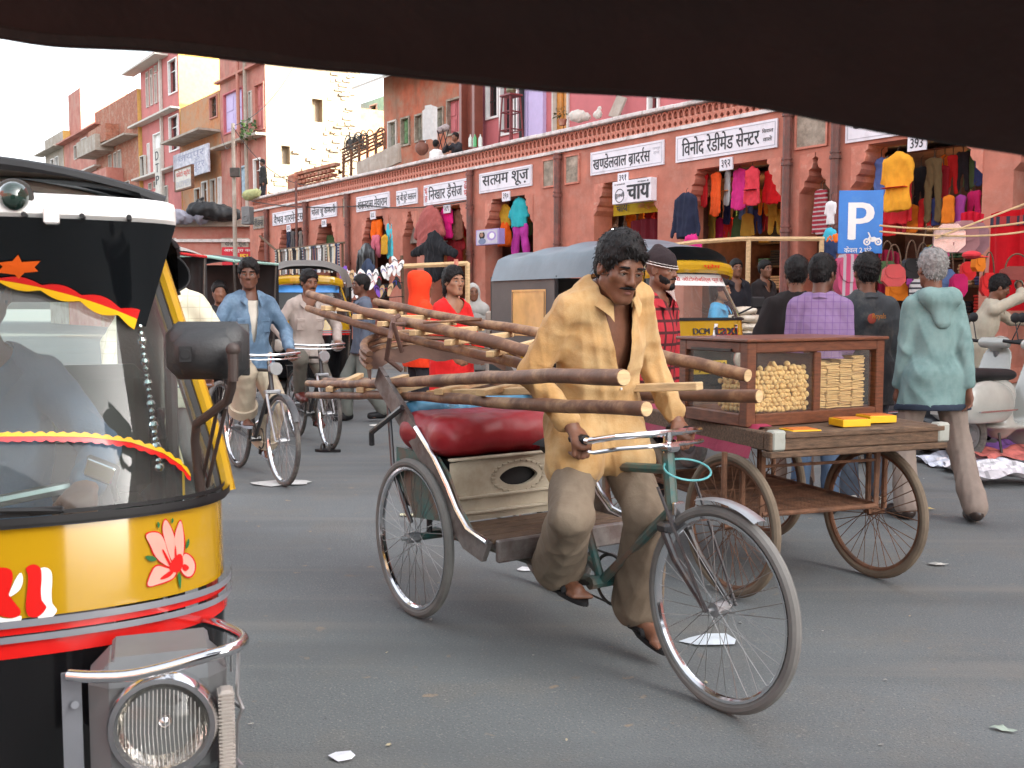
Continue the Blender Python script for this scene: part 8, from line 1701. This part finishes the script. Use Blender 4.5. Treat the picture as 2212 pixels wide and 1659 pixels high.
mb = MB(); mb.box((w / 2, .09, h / 2), (w, .18, h), 0, None, .005); mb.build('box', paint((.3, .24, .5), 'lilac_box'), t_); fl = lambda x, z, rx, rz_, m, nm, y=-.003: (lambda q: (q.add([(x * w + rx * w * math.cos(a), y, z * h + rz_ * h * math.sin(a)) for a in np.linspace(0, 6.283, 22, endpoint=False)], [tuple(range(22))]), q.build(nm, m, t_, 0)))(MB())
mb = MB(); mb.add([(.05 * w, -.002, .06 * h), (.95 * w, -.002, .06 * h), (.95 * w, -.002, .94 * h), (.05 * w, -.002, .94 * h)], [(0, 1, 2, 3)]); mb.build('poster', paint((.45, .42, .5), 'poster_ground'), t_, 0)
fl(.28, .62, .13, .26, MT['hair'], 'printed_hair', -.004); fl(.27, .66, .075, .14, MT['skin2'], 'printed_face', -.006); fl(.27, .86, .1, .05, MT['offwhite'], 'printed_hat', -.007); fl(.29, .24, .17, .2, paint((.1, .13, .25), 'blue_dress_print'), 'printed_dress', -.005); fl(.7, .55, .2, .3, paint((.3, .2, .5), 'violet_print'), 'printed_swirl', -.004); fl(.72, .56, .11, .19, MT['white'], 'printed_swirl', -.006)
# cloths and bags at the right
def sheet(name, lab, p0, p1, off, m, cat, amp=.03, border=None):
    (xa, z1), (xb, z0) = fs(*p0, off), fs(*p1, off); t_ = thing(name, lab, cat, fw(xa, off, z0), FROT); w, h = xb - xa, z1 - z0; mb = MB(); mb.grid(30, 12, lambda u, v: V(u * w, amp * math.sin(u * 23 + 2 * v) + amp * .5 * math.sin(u * 51), v * h + .03 * math.sin(u * 4) * v)); mb.build('cloth', m, t_, 180)
    if border: mb = MB(); mb.grid(30, 3, lambda u, v: V(u * w, -.012 + amp * math.sin(u * 23 + 2) + amp * .5 * math.sin(u * 51), h * (.86 + .10 * v))); mb.build('border', border, t_, 180)
sheet('red_curtain', 'large red cloth hung over the right edge pillar', (2196, 474), (2420, 690), -1.4, cloth((.45, .006, .012), 'deep_red_cloth'), 'cloth', .035, mat('patterned_border', (.35, .03, .03), .9, pat=('st', 9, (.03, .03, .05), .4, 'X')))
sheet('maroon_cloth', 'dark maroon cloth hung across the tea shop counter', (1398, 492), (1478, 560), .3, cloth((.10, .008, .014), 'maroon_velvet'), 'cloth', .02)
sheet('red_shawl', 'maroon red shawl hanging between the bags and the black denim jacket', (1948, 560), (1994, 650), -1.6, cloth((.2, .008, .03), 'maroon_shawl'), 'cloth', .03)
sheet('red_sheet', 'red sheet hanging behind the bag stall', (2130, 475), (2182, 515), -.6, cloth((.5, .01, .03), 'bright_red_cloth'), 'cloth', .02)
def bag(lab, px, py, Y, w, h, m, handle=True):
    t_ = thing('handbag', lab, 'bag', at(px, py, Y), R(random.uniform(-25, 25)), 'bags hanging at the stall by the right pillar'); mb = MB(); a = w * random.uniform(.36, .5); Xq = Matrix.Rotation(R(90), 4, 'X'); mb.prism(smooth([(-w * .5, -h * .5), (w * .5, -h * .5), (a, h * .5), (-a, h * .5)], 1), h * .2, Xq, 0, -h * .2); mb.prism(smooth([(-a * .95, h * .46), (a * .95, h * .46), (a * .9, -h * .05), (0, -h * .18), (-a * .9, -h * .05)], 1), h * .23, Xq, 0, h * .205); mb.build('pouch', m, t_, 40)
    if handle: mb = MB(); mb.tube([V(w * .3 * math.cos(a), 0, h * .3 + h * 1.1 * math.sin(a)) for a in np.linspace(0, math.pi, 12)], .009, 5); mb.build('handle', MT['oldwood'], t_)
lc = ('silvery', 'mauve')
bag('red handbag hanging from the stall cord right of the parking sign', 1930, 595, 11.2, .26, .24, paint((.45, .03, .03), 'red_leather', .4)); bag('shiny silver bag bundled high at the bag stall', 2050, 515, 11, .32, .3, mat('silver_foil_bag', (.6, .55, .55), .25, metal=.8, var=.3), False); bag('dusty mauve rolled bag at the bag stall', 2082, 512, 11, .3, .34, cloth((.34, .17, .18), 'mauve_bag'), False); bag('second mauve rolled bag nearest the right pillar', 2108, 516, 11.1, .26, .34, cloth((.3, .16, .18), 'mauve_bag'), False)
bag('black handbag hanging beside the red handbag', 1968, 580, 11.3, .24, .22, MT['black']); bag('pale cream handbag on the bag stall', 1992, 585, 11.4, .24, .22, cloth((.5, .45, .32), 'cream_bag')); bag('grey blue cloth bag hanging on the stall cord', 2006, 560, 11.4, .22, .26, cloth((.25, .32, .38), 'grey_bag')); bag('pink bag hanging deep in the bag stall', 2030, 545, 11.6, .2, .2, cloth((.55, .08, .2), 'pink_bag')); bag('small dark red basket bag in front of the red curtain', 2196, 590, 10.5, .36, .14, paint((.2, .03, .02), 'dark_red_cane', .6))
bag('white and black striped bag low on the bag stall', 1985, 625, 11.2, .2, .22, mat('striped_bag', (.5, .5, .5), .8, pat=('st', 18, (.04, .04, .05), .4, 'Z')), False); bag('pink striped scarf bundle behind the black denim jacketed man', 1830, 596, 8.6, .2, .36, mat('striped_shawl', (.4, .05, .12), .9, pat=('st', 16, (.35, .3, .33), .4, 'X')), False); bag('bright red bag hanging under the parking sign', 1835, 570, 9.5, .3, .16, cloth((.6, .04, .06), 'red_bag'), False)
for k, (a, b_, c) in enumerate((((1900, 487), (2060, 505), (2215, 480)), ((1900, 500), (2100, 520), (2215, 500)), ((2020, 515), (2110, 480), (2215, 440)))):
    pts = []; P_ = [at(*q, 10.8) for q in (a, b_, c)]
    for i in range(13): t2 = i / 12; pts.append((P_[0] * (1 - t2) ** 2 + P_[1] * 2 * t2 * (1 - t2) + P_[2] * t2 * t2))
    mb = MB(); mb.tube(pts, .011, 5); tag(mb.build('straw_rope', MT['wood']), ('upper', 'lower', 'steep')[k] + ' straw coloured cord strung across the bag stall at the right', 'cord')
for k in range(12):
    ci = rr_.randrange(len(PAL)); bag('%s bag crowded on the bag stall, %s from the left' % (CN[ci], ORDI[k]), 1915 + k * 22, rr_.uniform(545, 640), 11.9 + rr_.uniform(-.3, .3), rr_.uniform(.16, .26), rr_.uniform(.18, .28), cloth(PAL[ci], 'stall_bag'), k % 2 == 0)
# sacks of bread and counter
mb = MB(); mb.box((0, 0, .42), (2.9, .8, .84), 0, None, .02); o = mb.build('counter', MT['oldwood'], None, loc=on(1640, 11.4), rz=R(-14)); tag(o, 'weathered wooden counter under the pile of sacks', 'counter')
rr_ = random.Random(6); k = 0; ORD = ('bottom', 'second', 'third', 'fourth', 'fifth', 'topmost')
for c_, (px, n_) in enumerate(((1575, 5), (1608, 6), (1642, 5), (1672, 4))):
    for j in range(n_):
        q = on(px, 11.2 + .1 * c_, .90 + j * .085); sd = SDF(.022); sd.cap((-.09, 0, 0), (.09, 0, .01 * rr_.uniform(-1, 1)), .05, .05, .02, (0, 1, 0), 2.2); o = sdf_obj('bread_sack', sd, mat('clear_bagged_bread', (.52, .42, .3), .4, var=.25, scale=9, dirt=(.6, .55, .48), dscale=7, damt=.45, coat=.3), None, .012, k, 30); o.location = q; o.rotation_euler = (0, 0, R(rr_.uniform(-15, 15))); k += 1
        tag(o, '%s pale bread bag in the %s pile on the counter behind the taxi' % ('topmost' if j == n_ - 1 else ORD[j], ('first', 'second', 'third', 'fourth')[c_]), 'bag', 'bagged bread piled on the counter')
q = on(1622, 10.6, .95); mb = MB(); mb.box((0, 0, .05), (.3, .2, .2), 0, None, .015); tag(mb.build('black_box', MT['black'], None, loc=q), 'black box in front of the piled bread bags', 'box')
for px, zz, lab in ((1185, 1.66, 'upper'), (1180, 1.50, 'lower')):
    mb = MB(); 
    for k in range(90): mb.ball((rr_.gauss(0, .14), rr_.gauss(0, .1), rr_.uniform(0, .16)), .03, 6)
    o = mb.build('nut_heap', mat('brown_nut_brittle', (.2, .07, .03), .5, var=.4, scale=30), None, 180, loc=on(px, 12.5, zz - .1)); tag(o, '%s heap of brown nut brittle on the stall seen through the taxi' % lab, 'nuts', None, 'stuff')
mb = MB(); mb.box((0, 0, .66), (1.6, .7, 1.32), 0, None, .02); tag(mb.build('stall_table', M_gry, None, loc=on(1190, 12.6)), 'grey stall table carrying heaps of nut brittle', 'table')
# cloths spread on the ground
SH = [((2090, 1000), .9, .5, (.55, .58, .66), 'white and pale blue cloth spread on the ground nearest the road', 10), ((2150, 1020), .8, .5, (.62, .6, .62), 'white cloth with dark stripes spread at the right edge of the ground', -15), ((2130, 980), .8, .45, (.25, .1, .36), 'purple cloth spread on the ground by the scooters', 5), ((2180, 995), .9, .45, (.45, .12, .1), 'red patterned cloth spread on the ground by the scooters', 20), ((2195, 1045), .8, .4, (.55, .52, .54), 'pale grey cloth spread in front of the red patterned cloth', -5)]
for (px, py), w, h, col, lab, rz_ in SH:
    q = gr(px, py); sd_ = rr_.random() * 9; mb = MB(); mb.grid(24, 16, lambda u, v: V((u - .5) * w + .03 * math.sin(v * 9 + sd_), (v - .5) * h + .03 * math.sin(u * 11 + sd_), .03 + .022 * math.sin(u * 13 + v * 5 + sd_) + .015 * math.sin(v * 17 + sd_))); o = mb.build('ground_cloth', mat('spread_cloth', col, .9, var=.2, scale=5, dirt=tuple(min(1, c * 1.5) for c in col), dscale=5, damt=.45, pat=('st', 7, tuple(c * .5 for c in col), .2, 'X')), None, 180, loc=(q.x, q.y, .01 + .012 * (SH.index(((px, py), w, h, col, lab, rz_)))), rz=R(rz_)); tag(o, lab, 'cloth', 'cloths spread on the ground')
# litter
def scrap(lab, px, py, w, h, col, rz_, n=9, name='paper_scrap', cat='paper', thick=.012):
    q = gr(px, py); rs_ = random.Random(px); pts = [(w / 2 * math.cos(a) * rs_.uniform(.7, 1.1), h / 2 * math.sin(a) * rs_.uniform(.7, 1.1)) for a in np.linspace(0, 6.283, n, endpoint=False)]
    mb = MB(); c = [(0, 0, thick * 1.2)]; vs = c + [(x * .55, y * .55, thick * rs_.uniform(.3, 1.6)) for x, y in pts] + [(x, y, .003 + thick * rs_.uniform(0, .8)) for x, y in pts]; n = len(pts)
    mb.add(vs, [(0, 1 + i, 1 + (i + 1) % n) for i in range(n)] + [(1 + i, 1 + n + i, 1 + n + (i + 1) % n, 1 + (i + 1) % n) for i in range(n)]); o = mb.build(name, mat('crumpled_paper', col, .8, var=.12, scale=12), None, 20, loc=(q.x, q.y, .002), rz=R(rz_)); tag(o, lab, cat, 'litter on the road')
scrap('torn pale newspaper under the front wheel of the denim jacketed cyclist', 608, 1046, .52, .26, (.5, .5, .48), 5, 14); scrap('white paper square near the bottom edge of the picture', 742, 1638, .085, .075, (.62, .63, .68), 12, 6); scrap('large white paper lying behind the puller front wheel', 1535, 1386, .26, .17, (.55, .6, .64), 4, 8)
scrap('white paper strip beside the far rear wheel of the cycle rickshaw', 1133, 1233, .1, .07, (.65, .65, .66), 0, 7); scrap('yellowed wrapper seen through the near rear wheel', 884, 1115, .17, .09, (.6, .57, .36), 0, 8); scrap('crumpled white paper on the road behind the rickshaw hood', 812, 920, .2, .16, (.65, .63, .58), 5, 8)
scrap('pale green leaf lying at the lower right of the road', 2165, 1580, .085, .03, (.3, .36, .3), -30, 8, 'leaf', 'leaf'); scrap('curved yellow peel by the wheel of the handcart', 1998, 1102, .16, .045, (.55, .4, .16), -4, 8, 'peel', 'peel'); scrap('pale chalky scrap on the road right of the handcart wheel', 2025, 1222, .13, .05, (.4, .39, .36), -10, 7)
for k in range(26):
    px, py = rr_.uniform(500, 2190), rr_.uniform(900, 1630)
    scrap('tiny pale scrap of litter lying on the grey road', int(px), int(py), rr_.uniform(.012, .035), rr_.uniform(.008, .02), rr_.choice([(.45, .43, .4), (.4, .3, .2), (.3, .29, .27), (.42, .36, .24)]), rr_.uniform(0, 90), 5, 'litter_scrap', 'litter', .004)
t_ = thing('lost_sandal', 'lone dark sandal lying on the road by the second bicycle wheel', 'sandal', gr(708, 976), R(80)); mb = MB(); mb.prism([(.045 * math.sin(a) * (1.1 if math.cos(a) > 0 else .85), .13 * math.cos(a)) for a in np.linspace(0, 6.283, 18, endpoint=False)], .025); mb.build('sole', MT['black'], t_); mb = MB()
for y, h_ in ((.05, .06), (-.03, .055)): mb.tube([V(.05 * math.cos(a), y, .02 + h_ * math.sin(a)) for a in np.linspace(0, math.pi, 9)], .012, 6, flat=.5)
mb.build('strap', MT['darkmetal'], t_)
